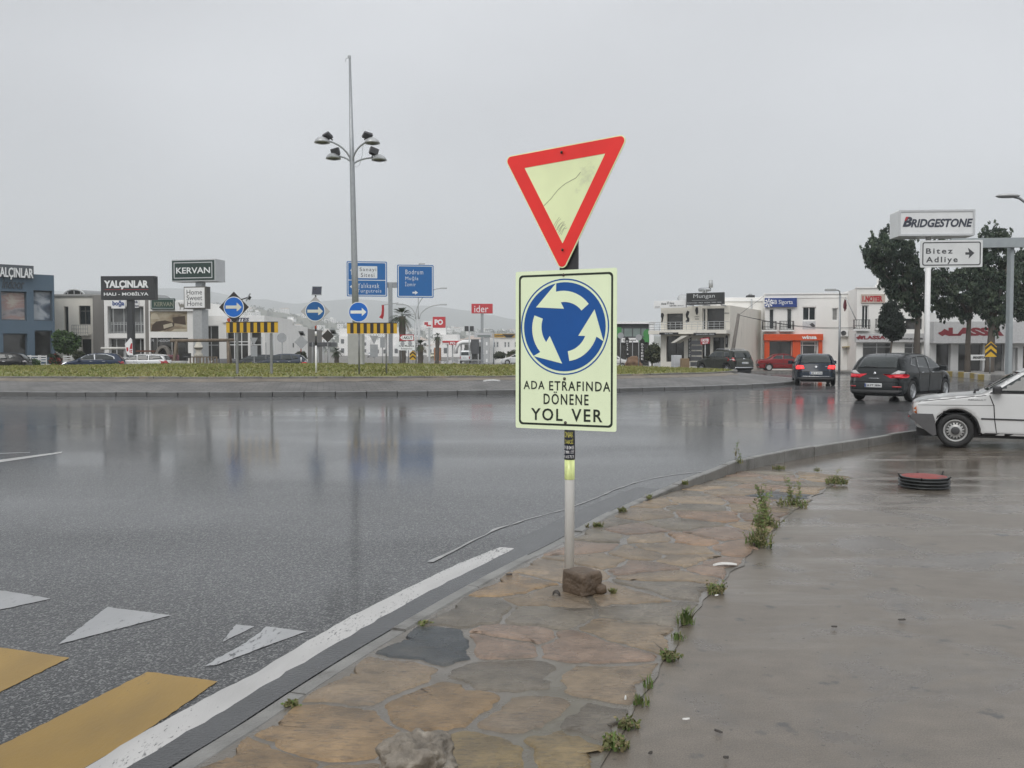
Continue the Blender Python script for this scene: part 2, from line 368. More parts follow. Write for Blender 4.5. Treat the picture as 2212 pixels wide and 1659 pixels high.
def stone_mat():
    m, t, b, N = nodes_mat('wet flagstones')
    g = N('ShaderNodeNewGeometry').outputs['Position']
    at_ = N('ShaderNodeAttribute', attribute_name='stone').outputs['Color']
    n1 = N('ShaderNodeTexNoise', {0: g, 'Scale': 5.5, 'Detail': 8, 'Roughness': .65}).outputs[0]
    mp = N('ShaderNodeMapping', {0: g, 'Rotation': (0, 0, R(15)), 'Scale': (1, 3, 1)}).outputs[0]
    n2 = N('ShaderNodeTexNoise', {0: mp, 'Scale': 17, 'Detail': 7, 'Roughness': .7}).outputs[0]
    s = N('ShaderNodeMapRange', {0: n1, 1: .25, 2: .75, 3: .55, 4: 1.4}).outputs[0]
    c = N('ShaderNodeVectorMath', {0: at_, 'Scale': s}, operation='SCALE').outputs[0]
    k = N('ShaderNodeMapRange', {0: n2, 1: .50, 2: .72, 3: 0, 4: .75}).outputs[0]
    c = N('ShaderNodeMixRGB', {0: k, 1: c, 2: (.075, .070, .062, 1)}).outputs[0]
    film = N('ShaderNodeTexNoise', {0: g, 'Scale': 2.1, 'Detail': 5}).outputs[0]
    fm = N('ShaderNodeMapRange', {0: film, 1: .5, 2: .68, 3: 0.0, 4: .4}).outputs[0]
    c = N('ShaderNodeMixRGB', {0: fm, 1: c, 2: (.14, .13, .115, 1)}).outputs[0]
    t.links.new(c, b.inputs['Base Color'])
    rg = N('ShaderNodeMapRange', {0: film, 1: .4, 2: .65, 3: .36, 4: .13}).outputs[0]; t.links.new(rg, b.inputs['Roughness'])
    bp = N('ShaderNodeBump', {'Height': n2, 'Strength': .9, 'Distance': .022}); t.links.new(bp.outputs[0], b.inputs['Normal'])
    return m
def mortar_mat():
    m, t, b, N = nodes_mat('wet mortar')
    g = N('ShaderNodeNewGeometry').outputs['Position']
    n1 = N('ShaderNodeTexNoise', {0: g, 'Scale': 3, 'Detail': 8, 'Roughness': .65}).outputs[0]
    n2 = N('ShaderNodeTexNoise', {0: g, 'Scale': 70, 'Detail': 3}).outputs[0]
    c = N('ShaderNodeMixRGB', {0: n1, 1: (.085, .075, .061, 1), 2: (.165, .146, .12, 1)}).outputs[0]
    t.links.new(c, b.inputs['Base Color'])
    rg = N('ShaderNodeMapRange', {0: n1, 1: .4, 2: .62, 3: .36, 4: .12}).outputs[0]; t.links.new(rg, b.inputs['Roughness'])
    bp = N('ShaderNodeBump', {'Height': n2, 'Strength': .5, 'Distance': .004}); t.links.new(bp.outputs[0], b.inputs['Normal'])
    return m
def brick_mat():
    m, t, b, N = nodes_mat('block paving')
    uv = N('ShaderNodeAttribute', attribute_name='ring').outputs['Vector']
    br = N('ShaderNodeTexBrick', {0: uv, 'Color1': (.095, .09, .084, 1), 'Color2': (.14, .133, .124, 1), 'Mortar': (.045, .043, .04, 1), 'Scale': 1.0, 'Mortar Size': .018, 'Brick Width': .42, 'Row Height': .21})
    g = N('ShaderNodeNewGeometry').outputs['Position']
    n = N('ShaderNodeTexNoise', {0: g, 'Scale': .8, 'Detail': 6}).outputs[0]
    s = N('ShaderNodeMapRange', {0: n, 1: .3, 2: .7, 3: .7, 4: 1.3}).outputs[0]
    c = N('ShaderNodeVectorMath', {0: br.outputs[0], 'Scale': s}, operation='SCALE').outputs[0]
    t.links.new(c, b.inputs['Base Color']); b.inputs['Roughness'].default_value = .5
    bp = N('ShaderNodeBump', {'Height': br.outputs['Fac'], 'Strength': .6, 'Distance': .02}, invert=True); t.links.new(bp.outputs[0], b.inputs['Normal'])
    return m
def turf_mat(name, a, b_, c_):
    m, t, b, N = nodes_mat(name)
    g = N('ShaderNodeNewGeometry').outputs['Position']
    n1 = N('ShaderNodeTexNoise', {0: g, 'Scale': .6, 'Detail': 8, 'Roughness': .65}).outputs[0]
    n2 = N('ShaderNodeTexNoise', {0: g, 'Scale': 5, 'Detail': 5, 'Roughness': .7}).outputs[0]
    k1 = N('ShaderNodeMapRange', {0: n1, 1: .35, 2: .65}).outputs[0]; k2 = N('ShaderNodeMapRange', {0: n2, 1: .45, 2: .68}).outputs[0]
    c = N('ShaderNodeMixRGB', {0: k1, 1: (*a, 1), 2: (*b_, 1)}).outputs[0]
    c = N('ShaderNodeMixRGB', {0: k2, 1: c, 2: (*c_, 1)}).outputs[0]
    t.links.new(c, b.inputs['Base Color']); b.inputs['Roughness'].default_value = .8
    return m
M_ASPH = asphalt(); M_LOT = lot_mat(); M_MORT = mortar_mat(); M_STONE = stone_mat(); M_BRICK = brick_mat()
M_TURF = turf_mat('turf', (.12, .145, .03), (.18, .18, .05), (.24, .21, .09))
M_DIRT = turf_mat('town ground', (.16, .15, .135), (.12, .115, .105), (.2, .19, .17))
# ------------------------------------------------------------------ the ground
kerb_px = [(330, 1728), (430, 1659), (542, 1588), (652, 1512), (750, 1447), (845, 1387), (994, 1297), (1110, 1232), (1225, 1172), (1330, 1112), (1450, 1058), (1590, 1002)]
kerb_px2 = [(1700, 980), (1850, 955), (2010, 932)]
KL = [G(*p) for p in kerb_px]; a0, a1 = KL[0], KL[1]
KF = [KL[-1]] + [G(*p) for p in kerb_px2] + [Vector((10.6, 18.7, 0)), Vector((15, 20.2, 0)), Vector((26, 22.6, 0)), Vector((60, 27, 0))]
def catmull(P, n=6):
    P = [Vector(p) for p in P]; out = []
    for i in range(len(P) - 1):
        p0, p1, p2, p3 = P[max(i - 1, 0)], P[i], P[i + 1], P[min(i + 2, len(P) - 1)]
        for k in range(n):
            t = k / n; out.append(.5 * ((2 * p1) + (p2 - p0) * t + (2 * p0 - 5 * p1 + 4 * p2 - p3) * t * t + (3 * p1 - p0 - 3 * p2 + p3) * t ** 3))
    return out + [P[-1]]
KLs = [a0 + (a0 - a1).normalized() * q for q in (13, 9, 6, 4, 2.5, 1.2, .5)] + catmull(KL, 5); KFs = catmull(KF, 5)
KW = .10                                              # kerb width
def off_line(L, d):                                   # parallel line, d to the right of travel
    o = []
    for i in range(len(L)):
        t = (L[min(i + 1, len(L) - 1)] - L[max(i - 1, 0)]); t.z = 0; t.normalize(); o.append(L[i] + Vector((t.y, -t.x, 0)) * d)
    return o
KOUT = KLs + KFs[1:]                                  # verge side edge of the kerb
KIN = off_line(KOUT, -KW)
road_edge = off_line(KIN, -.002)
roadpoly = [p.xy for p in road_edge] + [Vector((60, 72)), Vector((4, 74)), Vector((3, 400)), Vector((-9, 400)), Vector((-13, 80)), Vector((-60, 66)), Vector((-60, -12))]
road = sheet('road', roadpoly, lambda x, y: gz(x, y), 3.0, M_ASPH)
gr = MB(); xs = [-4000, -1200, -400, -150, -90, -60, -40, -20, 0, 20, 40, 60, 90, 150, 400, 1200, 4000]; ys = [-400, -60, -20, 0, 20, 40, 52, 56, 60, 65, 70, 75, 80, 85, 100, 140, 200, 400, 800, 1500, 4500]
gr.add([(x, y, gz(x, y) - (.22 if y < 52 else .05)) for y in ys for x in xs], [(j * len(xs) + i, j * len(xs) + i + 1, (j + 1) * len(xs) + i + 1, (j + 1) * len(xs) + i) for j in range(len(ys) - 1) for i in range(len(xs) - 1)])
tag(gr.build('ground', M_DIRT), kind='structure')
# lot: near part level with the kerb, lower towards the puddle
def lotz(x, y): return .006 - .125 * sstep(8.5, 13, y)
edge_px = [(1255, 1740), (1300, 1659), (1335, 1600), (1390, 1510), (1447, 1425), (1480, 1345), (1548, 1275), (1605, 1213), (1665, 1150), (1725, 1097), (1790, 1052), (1842, 1028)]
EL = [G(*p, lotz(0, 1991 * 1.55 / (p[1] - 757))) for p in edge_px]; EL = [EL[0] + (EL[0] - EL[1]).normalized() * 12] + EL
def wob(L, amp, seg):
    o = []
    for i in range(len(L) - 1):
        k = max(1, int((L[i + 1] - L[i]).length / seg))
        for t in range(k):
            p = L[i].lerp(L[i + 1], t / k); o.append(p + Vector((noise.noise(p * 3.1), noise.noise(p * 3.1 + Vector((9, 4, 2))), 0)) * amp)
    return o + [L[-1]]
ELs = wob(EL, .05, .12)
iK = min(range(len(KOUT)), key=lambda i: (KOUT[i] - KF[0]).length)
tip = ELs[-1]; k_end = KOUT[iK + 1]
top_edge = wob([tip, G(1760, 1010, -.03), G(1680, 1003, -.03), k_end], .06, .12)
pavepoly = [p.xy for p in KOUT[:iK + 1]] + [p.xy for p in top_edge[::-1]] + [p.xy for p in ELs[::-1][1:]]
def pavz(x, y): return lotz(x, y) + .003
lotpoly = [p.xy for p in ELs] + [p.xy for p in top_edge[1:]] + [p.xy for p in KOUT[iK + 2:]] + [Vector((60, -12))]
sheet('parking_lot', lotpoly, lotz, .7, M_LOT)
pav = sheet('paved_verge', pavepoly, lambda x, y: lotz(x, y) + .004, .5, M_MORT, thick=.2)
# flagstones: cells grown round the stones seen in the photograph, the rest at random
from mathutils.geometry import intersect_point_line
OCH = (.29, .185, .085); TAN = (.27, .195, .118); PNK = (.265, .178, .122); GRY = (.19, .16, .12); BLU = (.055, .068, .078); YEL = (.27, .19, .075); ORA = (.31, .185, .10)
seeds = [((690, 1600), OCH), ((560, 1660), OCH), (KA(950, 960), TAN), (KA(1430, 700), BLU), (KA(1620, 1160), OCH), (KB(190, 1260), TAN), (KA(2010, 680), PNK), (KB(600, 710), PNK), (KB(850, 1010), TAN), (KB(470, 1470), YEL),
         (KA(2000, 950), GRY), (KA(1740, 1580), YEL), (KB(1000, 590), TAN), (KA(2070, 230), OCH), (KC(480, 1050), TAN), (KC(760, 960), TAN), (KC(1130, 1015), PNK), (KC(1420, 965), TAN), (KC(1650, 1010), PNK), (KC(1050, 915), TAN),
         (KC(650, 865), PNK), (KC(1200, 785), TAN), (KC(1450, 790), ORA), (KC(1640, 610), ORA), (KC(1090, 600), TAN), (KB(930, 310), TAN), (KB(400, 320), TAN), (KC(1340, 870), TAN), (KC(1640, 755), PNK), (KC(1060, 720), PNK),
         (KC(1820, 390), TAN), (KC(1560, 480), TAN), (KC(2080, 340), ORA), (KC(2150, 430), BLU), (KC(1900, 260), TAN), (KB(1150, 460), GRY), (KB(1300, 230), GRY), (KB(1300, 160), TAN), (KB(330, 470), GRY), (KA(1750, 440), GRY), (KB(120, 640), PNK), (KB(700, 1330), GRY)]
PX = [(G(*p).xy, tuple(.16 * sum(c) / 3 * 1.0 + .84 * q for q in c)) for p, c in seeds]
rs = random.Random(3)
def inpoly(p, poly):
    r = False; j = len(poly) - 1
    for i in range(len(poly)):
        a, b = poly[i], poly[j]
        if (a[1] > p[1]) != (b[1] > p[1]) and p[0] < (b[0] - a[0]) * (p[1] - a[1]) / (b[1] - a[1]) + a[0]: r = not r
        j = i
    return r
PX = [q for q in PX if inpoly(q[0], pavepoly)]
tries = 0
while tries < 9000 and len(PX) < 190:
    tries += 1; p = Vector((rs.uniform(-5, 7.5), rs.uniform(-1, 13.5)))
    if p.y < 1.5: continue
    if inpoly(p, pavepoly) and min((p - q).length for q, _ in PX) > (.40 if p.y < 9 else .5):
        PX.append((p, rs.choice([TAN, TAN, tuple(x * .9 for x in PNK), PNK, GRY, GRY, TAN, TAN])))
def clip(poly, n, d):                                # keep dot(n, p) <= d
    out = []
    for i in range(len(poly)):
        a, b = poly[i], poly[(i + 1) % len(poly)]; da, db = n.dot(a) - d, n.dot(b) - d
        if da <= 0: out.append(a)
        if da * db < 0: out.append(a + (b - a) * (da / (da - db)))
    return out
mbs = MB(); scol = []
for i, (p, c) in enumerate(PX):
    cell = [p + Vector(q) for q in ((-.75, -.75), (.75, -.75), (.75, .75), (-.75, .75))]
    gap = rs.uniform(.004, .024)
    for j, (q, _) in enumerate(PX):
        if j != i and (q - p).length < 1.7:
            d = (q - p).normalized(); cell = clip(cell, d, d.dot((p + q) / 2) - gap)
    if len(cell) < 3: continue
    # keep inside the verge: pull points that leave it
    P = []
    for k in range(len(cell)):
        a, b = cell[k], cell[(k + 1) % len(cell)]; n = max(2, int((b - a).length / .028))
        P += [a.lerp(b, t / n) for t in range(n)]
    for _ in range(1):                               # round the corners
        P = [(P[k - 1] + P[k] * 2 + P[(k + 1) % len(P)]) / 4 for k in range(len(P))]
    Q = []
    for q in P:
        v = Vector((q.x, q.y, 0)); q = q + Vector((noise.noise(v * 5.0), noise.noise(v * 5 + Vector((3, 7, 1))))) * .05 + Vector((noise.noise(v * 16), noise.noise(v * 16 + Vector((3, 7, 1))))) * .024 + Vector((noise.noise(v * 38), noise.noise(v * 38 + Vector((3, 7, 1))))) * .009
        f = 1.0
        while f > .1 and not inpoly(p + (q - p) * (f + .06), pavepoly): f -= .04
        Q.append(p + (q - p) * f)
    z0 = .009 + rs.uniform(0, .006); tx, ty = rs.uniform(-.008, .008), rs.uniform(-.008, .008)
    zz = lambda q: lotz(q.x, q.y) + .004 + z0 - .004 + tx * (q.x - p.x) + ty * (q.y - p.y)
    n = len(Q); cc = sum(Q, Vector((0, 0))) / n
    In = [q + (cc - q).normalized() * min(.018, (cc - q).length * .3) for q in Q]
    vs = [(q.x, q.y, zz(q) - .014) for q in Q] + [(q.x, q.y, zz(q)) for q in In] + [(cc.x, cc.y, zz(cc) + .002)]
    fs = [(k, (k + 1) % n, n + (k + 1) % n, n + k) for k in range(n)] + [(n + k, n + (k + 1) % n, 2 * n) for k in range(n)]
    mbs.add(vs, fs, 0, True)
    v = rs.uniform(.8, 1.15); scol += [(c[0] * v, c[1] * v, c[2] * v, 1)] * (2 * n + 1)
fl = mbs.build('flagstone_paving', M_STONE)
ca = fl.data.color_attributes.new('stone', 'FLOAT_COLOR', 'POINT'); ca.data.foreach_set('color', [x for c in scol for x in c])
tag(fl, kind='structure')
# kerb stones along the verge and along the far, raised part
def kerb(name, L, w_, z0f, z1f, m, seg=1.0, gap=.018, wobz=.009):
    mb = MB(); acc = [0]
    for i in range(1, len(L)): acc.append(acc[-1] + (L[i] - L[i - 1]).length)
    def pt(s):
        for i in range(1, len(L)):
            if s <= acc[i] or i == len(L) - 1:
                t = (s - acc[i - 1]) / max(1e-6, acc[i] - acc[i - 1]); d = (L[i] - L[i - 1]); d.z = 0; d.normalize(); return L[i - 1].lerp(L[i], min(1, t)), Vector((d.y, -d.x, 0))
    s = 0; k = 0
    while s < acc[-1] - .1:
        e = min(s + seg, acc[-1]); vs = []; dz = random.uniform(-wobz, wobz); dy = random.uniform(-.006, .006)
        for j in range(4):
            p, n = pt(s + gap / 2 + (e - s - gap) * j / 3)
            a = p + n * dy; b = p + n * (w_ + dy); zt = z1f(p.x, p.y) + dz
            vs += [(a.x, a.y, z0f(p.x, p.y)), (a.x, a.y, zt - .012)] + [tuple((a + n * .015).xy) + (zt,), tuple((b - n * .01).xy) + (zt,)] + [(b.x, b.y, zt - .01), (b.x, b.y, z0f(p.x, p.y))]
        fs = [(j * 6 + q, j * 6 + q + 1, (j + 1) * 6 + q + 1, (j + 1) * 6 + q) for j in range(3) for q in range(5)] + [(5, 4, 3, 2, 1, 0), (18, 19, 20, 21, 22, 23)]
        fs = [f[::-1] for f in fs]
        mb.add(vs, fs); s = e; k += 1
    return tag(mb.build(name, m), kind='structure')
def kz(x, y): return .016 + .02 * sstep(9, 13, y)
kerb('kerb', KIN, KW, lambda x, y: -.2, kz, concrete_k, 1.0)
# gutter strip: darker smooth tarmac along the kerb
gut = mat('gutter tarmac', (.045, .046, .047), .26, .25, 3, .2, 60)
def strip(name, L, d0, d1, m, dz=.004, zf=gz):
    a = off_line(L, d0); b = off_line(L, d1); mb = MB(); n = len(L)
    vs = [(p.x, p.y, zf(p.x, p.y) + dz) for p in a] + [(p.x, p.y, zf(p.x, p.y) + dz) for p in b]
    mb.add(vs, [(i, n + i, n + i + 1, i + 1) for i in range(n - 1)]); return mb.build(name, m)
i0 = 0; iN = min(range(len(KIN)), key=lambda i: (KIN[i] - G(1450, 1056)).length)
tag(strip('gutter', KIN[:iN + 1], -.30, -.004, gut), kind='structure')
# road markings
W_LINE = paint_mat('road line white', (.47, .46, .445), .90, sc=75); W_MARK = paint_mat('worn road white', (.34, .343, .346), .88, sc=34); Y_MARK = paint_mat('crossing yellow', (.285, .165, .012), .93, base=(.13, .09, .04), sc=60)
lineL = catmull([G(*p) for p in ((60, 1742), (190, 1659), (303, 1589), (441, 1512), (542, 1460), (625, 1411), (708, 1361), (790, 1317), (873, 1275), (956, 1235), (1011, 1210), (1080, 1183))], 6)
lineR = catmull([G(*p) for p in ((170, 1730), (278, 1659), (386, 1592), (482, 1538), (542, 1499), (610, 1460), (697, 1409), (770, 1366), (845, 1324), (930, 1277), (1011, 1236), (1112, 1186))], 6)
def band(name, A, B, m, dz=.004):
    mb = MB(); n = len(A); mid = []
    for k in range(5):
        for a, b in zip(A, B):
            p = a.lerp(b, k / 4)
            if k in (0, 4): p = p + Vector((noise.noise(p * 9), noise.noise(p * 9 + Vector((5, 5, 5))), 0)) * .02
            mid.append((p.x, p.y, gz(p.x, p.y) + dz + (.002 if k in (1, 2, 3) else 0)))
    mb.add(mid, [(k * n + i, (k + 1) * n + i, (k + 1) * n + i + 1, k * n + i + 1) for k in range(4) for i in range(n - 1)], 0, True)
    return tag(mb.build(name, m), kind='structure')
band('edge_line', lineL, lineR, W_LINE)
def mark(name, px, m, dz=.003, zf=gz, res=.12):
    L = [G(*p) for p in px]; L = [q for i in range(len(L)) for q in [L[i].lerp(L[(i + 1) % len(L)], k / 30) for k in range(30)]]
    L = [q + Vector((noise.noise(q * 22), noise.noise(q * 22 + Vector((4, 4, 4))), 0)) * .007 for q in L]
    return sheet(name, [q.xy for q in L], lambda x, y: zf(x, y) + dz, res, m)
mark('crossing_stripe', [(320, 1452), (470, 1473), (345, 1560), (40, 1760), (-260, 1760), (0, 1612)], Y_MARK)
mark('crossing_stripe', [(-60, 1390), (0, 1399), (150, 1422), (0, 1496), (-160, 1590), (-260, 1500)], Y_MARK)
mark('give_way_triangle', [(370, 1330), (232, 1312), (125, 1393)], W_MARK)
mark('give_way_triangle', [(-230, 1300), (-60, 1275), (10, 1277), (110, 1294), (-10, 1320)], W_MARK)
mark('give_way_triangle', [(662, 1365), (575, 1354), (560, 1368), (520, 1396), (468, 1424), (443, 1440), (470, 1437), (560, 1402)], W_MARK)
mark('give_way_triangle', [(510, 1350), (550, 1354), (480, 1388), (492, 1372)], W_MARK)
mark('lane_line', [(-120, 1009), (135, 976), (132, 979), (0, 999), (-120, 1016)], W_LINE)
mark('lane_line', [(-120, 983), (65, 977), (65, 978), (-120, 985)], W_MARK)
# pale silt line left by the gutter water
silt = mat('silt', (.29, .29, .285), .5, .3, 8)
sl_ = catmull([G(*p) for p in ((930, 1215), (1060, 1150), (1140, 1122), (1225, 1099), (1290, 1075), (1345, 1052), (1400, 1036), (1470, 1024), (1545, 1017))], 8)
sl_ = [p + Vector((noise.noise(p * 3), noise.noise(p * 3 + Vector((2, 2, 2))), 0)) * .022 for p in sl_]
mb = MB(); n = len(sl_); vs = []
for k, p in enumerate(sl_):
    h = .004 + .03 * abs(noise.noise(p * 6)); q = off_line(sl_, h)[k]; r_ = off_line(sl_, -h)[k]
    vs += [(r_.x, r_.y, .005), (q.x, q.y, .005)]
mb.add(vs, [(2 * i, 2 * i + 1, 2 * i + 3, 2 * i + 2) for i in range(n - 1)]); tag(mb.build('silt_line', silt), kind='structure')
# pavements before the shops
def PXY(px, Y): d = ray(px, 757); return Vector((d.x * Y / d.y, Y, 0))
M_PAVE = mat('wet pavement', (.20, .19, .175), .42, .2, 1.2, .25, 25, dirt=((.12, .10, .075), 1.0, .56))
RP = [PXY(1330, 92), PXY(1420, 77), PXY(1500, 71), PXY(1630, 70.5), PXY(1740, 69.5), PXY(1850, 66), PXY(1960, 61), PXY(2040, 57.5), PXY(2105, 51.5), PXY(2175, 46.5), Vector((31, 42, 0)), Vector((60, 38, 0))]
RPs = catmull(RP, 5)
sheet('pavement', [p.xy for p in RPs] + [Vector((90, 38)), Vector((90, 130)), PXY(1330, 130).xy], lambda x, y: gz(x, y) + .14, 4.0, M_PAVE, thick=.4)
iA = min(range(len(RPs)), key=lambda i: (RPs[i] - PXY(1990, 60)).length)
ky = mat('kerb yellow paint', (.34, .25, .05), .5, .2, 3, dirt=((.16, .14, .09), 2.5, .5)); kw_ = mat('kerb white paint', (.48, .47, .44), .5, .15, 3, dirt=((.2, .19, .16), 2.5, .55))
kerb('pavement_kerb', RPs[:iA + 1], .2, lambda x, y: gz(x, y) - .1, lambda x, y: gz(x, y) + .16, concrete_k, 1.0)
PKL = RPs[iA:]; acc = 0; cut = [PKL[0]]; segs = []
dense = []
for a, b_ in zip(PKL, PKL[1:]):
    n = max(1, int((b_ - a).length / .25)); dense += [a.lerp(b_, k / n) for k in range(n)]
cur = [dense[0]]
for p in dense[1:]:
    cur.append(p)
    if (cur[0] - p).length > 1.15: segs.append(cur); cur = [p]
for k, sgm in enumerate(segs): kerb('painted_kerb', sgm, .22, lambda x, y: gz(x, y) - .1, lambda x, y: gz(x, y) + .30, (kw_, ky)[k % 2] if k % 7 != 5 else ky, 2.0)
LP = [Vector((-60, 58, 0)), Vector((-44, 63.5, 0)), Vector((-30, 68, 0)), Vector((-20, 70, 0)), Vector((-14.5, 76, 0))]
sheet('forecourt', [p.xy for p in catmull(LP, 5)] + [Vector((-16, 110)), Vector((-90, 110)), Vector((-90, 58))], lambda x, y: gz(x, y) + .12, 4.0, M_PAVE, thick=.4)
# ------------------------------------------------------------------ roundabout island
IC = Vector((-11.5, 48.0)); IA, IB = 26.0, 17.0
def ell(t, r): return Vector((IC.x + (IA - r) * cos(t), IC.y + (IB - r) * sin(t), 0))
NR = 220
def ring(name, rz, m, attr=False):
    mb = MB(); vs = []; fs = []; n = len(rz); ringuv = []; arc = 0; pv = None
    for i in range(NR):
        t = 2 * pi * i / NR; p = ell(t, 0); arc += (p - pv).length if pv else 0; pv = p
        for r, z in rz:
            q = ell(t, r); vs.append((q.x, q.y, z + gz(q.x, q.y))); ringuv.append((arc, r, 0))
    for i in range(NR):
        for k in range(n - 1): fs.append((i * n + k, ((i + 1) % NR) * n + k, ((i + 1) % NR) * n + k + 1, i * n + k + 1))
    mb.add(vs, fs, 0, True); o = mb.build(name, m)
    if attr:
        at_ = o.data.attributes.new('ring', 'FLOAT_VECTOR', 'POINT'); at_.data.foreach_set('vector', [x for v in ringuv for x in v])
    return tag(o, kind='structure')
ring('apron', [(.29, .135), (1.2, .24), (2.2, .36), (3.0, .44), (3.2, .455)], M_BRICK, True)
E0 = [ell(2 * pi * i / 360, 0) for i in range(360)]; E0 = E0[::-1] + [E0[-1]]
apron_kerb = mat('wet kerb stone', (.115, .115, .112), .3, .2, 2.5, .25, 30)
kerb('apron_kerb', E0, .30, lambda x, y: gz(x, y) - .05, lambda x, y: gz(x, y) + .145, apron_kerb, 1.05, .03, .008)
E1 = [ell(2 * pi * i / 360, 3.0) for i in range(360)]; E1 = E1[::-1] + [E1[-1]]
grass_kerb = mat('mossy kerb stone', (.15, .145, .135), .6, .3, 1.4, .3, 20, dirt=((.27, .22, .16), 1.5, .52))
kerb('grass_kerb', E1, .16, lambda x, y: gz(x, y) + .3, lambda x, y: gz(x, y) + .575, grass_kerb, 1.0, .02, .012)
def moundz(x, y):
    r = sqrt(((x - IC.x) / (IA - 3.1)) ** 2 + ((y - IC.y) / (IB - 3.1)) ** 2)
    return .55 + .24 * max(0, 1 - r * r) + .05 * noise.noise(Vector((x * .25, y * .25, 0)))
EG = [ell(2 * pi * i / 160, 3.14).xy for i in range(160)]
sheet('island_mound', EG, moundz, 1.2, M_TURF)
# dirt strip in front of the grass kerb, on the apron
silt2 = mat('washed soil', (.17, .145, .115), .6, .3, 2, .3, 30)
mb = MB(); vs = []
for i in range(120):
    t = pi * 1.12 + (pi * .78) * i / 119; a = 2.99; h = .18 + .38 * (noise.noise(Vector((i * .37, 0, 0))) * .5 + .5) * (1 if noise.noise(Vector((i * .13, 4, 0))) > -.2 else .35)
    for r, z in ((a, .50), (a - h * .4, .452), (a - h, .438 - .12 * h)): q = ell(t, r); vs.append((q.x, q.y, gz(q.x, q.y) + z + .012))
mb.add(vs, [(i * 3 + k, i * 3 + k + 1, (i + 1) * 3 + k + 1, (i + 1) * 3 + k) for i in range(119) for k in range(2)], 0, True); tag(mb.build('soil_wash', silt2), kind='structure')
# grass on the island
grm = turf_mat('grass blades', (.12, .16, .03), (.20, .20, .055), (.30, .26, .115))
mb = MB(); rg = random.Random(11)
for i in range(46000):
    t = rg.uniform(0, 2 * pi); r = sqrt(rg.random()); x = IC.x + (IA - 3.25) * r * cos(t); y = IC.y + (IB - 3.25) * r * sin(t)
    if y > 50 and rg.random() < .5: continue
    z = moundz(x, y); h = rg.uniform(.03, .085) * (1.9 if noise.noise(Vector((x * .5, y * .5, 3))) > .42 else 1); a = rg.uniform(0, pi); w_ = rg.uniform(.015, .05); dx, dy = cos(a) * w_, sin(a) * w_; lx, ly = rg.uniform(-.06, .06), rg.uniform(-.06, .06)
    mb.add([(x - dx, y - dy, z - .01), (x + dx, y + dy, z - .01), (x + lx + dx * .5, y + ly + dy * .5, z + h * .8), (x + lx - dx * .3, y + ly, z + h)], [(0, 1, 2, 3)])
tag(mb.build('grass', grm), 'yellowish green grass covering the roundabout island', 'grass', kind='stuff')
# ------------------------------------------------------------------ the yield sign in the foreground
film = mat('retroreflective film', (.86, .96, .66), .3, .04, 3, dirt=((.68, .74, .52), 3.0, .68))
film_old = mat('aged reflective film', (.84, .92, .54), .2, .12, 2.2, dirt=((.56, .60, .40), 3.2, .62))
filmdark = mat('sign black film', (.012, .02, .012), .4, .1, 6)
signred = mat('sign red film', (.86, .028, .022), .35, .06, 5)
film_blue = mat('sign deep blue film', (.004, .085, .33), .35, .06, 5)
bolt_m = mat('rusty bolt', (.09, .075, .06), .6, .3, 40)
FS = Fac(1226, 6.28, 27, 0)
sg = FS.thing('yield_sign', 'white signpost carrying a red bordered triangle above a blue roundabout panel, beside the kerb', 'road sign')
MB().tube([(0, .04, -.1), (0, .04, .63), (0, .04, 1.93)], .0335, 20).build('post', mat('white post paint', (.62, .61, .58), .35, .05, 6, dirt=((.42, .39, .34), 2.5, .62)), sg)
z1 = FS.p(1226, 1037)[1]; z2 = FS.p(1226, 994)[1]; z3 = FS.p(1226, 928)[1]
MB().lathe([(.0342, z1), (.0352, z1 + .003), (.0352, z2), (.0342, z2)], 20, 0, Matrix.Translation((0, .04, 0))).build('reflective_band', mat('yellow reflective band', (.72, .80, .33), .15, .35, 30, streak=.2), sg)
stk = MB().lathe([(.0345, z2 + .001), (.0375, z2 + .003), (.037, z3), (.0345, z3 + .005)], 24, 0, Matrix.Translation((0, .04, 0))).build('taxi_sticker', mat('dark blue sticker', (.008, .011, .03), .3, .2, 20), sg)
def onpole(x, z, d): a = x / .038; return (.0378 * sin(a + R(-27) * 0), .04 - .0378 * cos(a), z)
mb = MB(); h = z3 - z2
for s, a, b, c in (('KONAK', .74, .93, 0), ('L.TAKSİ', .53, .71, 0), ('0319 18 04 05', .35, .47, 1), ('0537 999 1 777', .20, .31, 1), ('0541 615 75 75', .06, .16, 1)):
    wd = .10 if c else .085
    add_text(mb, s, -wd * .5, wd * .5, z2 + h * a, z2 + h * b, 0, c, .012, fmap=onpole)
mb.build('lettering', [mat('yellow print', (.55, .5, .10), .4), white_p], stk)
# dark bracket plate behind the panels
MB().box(-.066, .066, .012, .034, 1.92, 2.46).build('mounting_plate', mat('dark bracket steel', (.03, .03, .032), .5, .2, 10), sg)
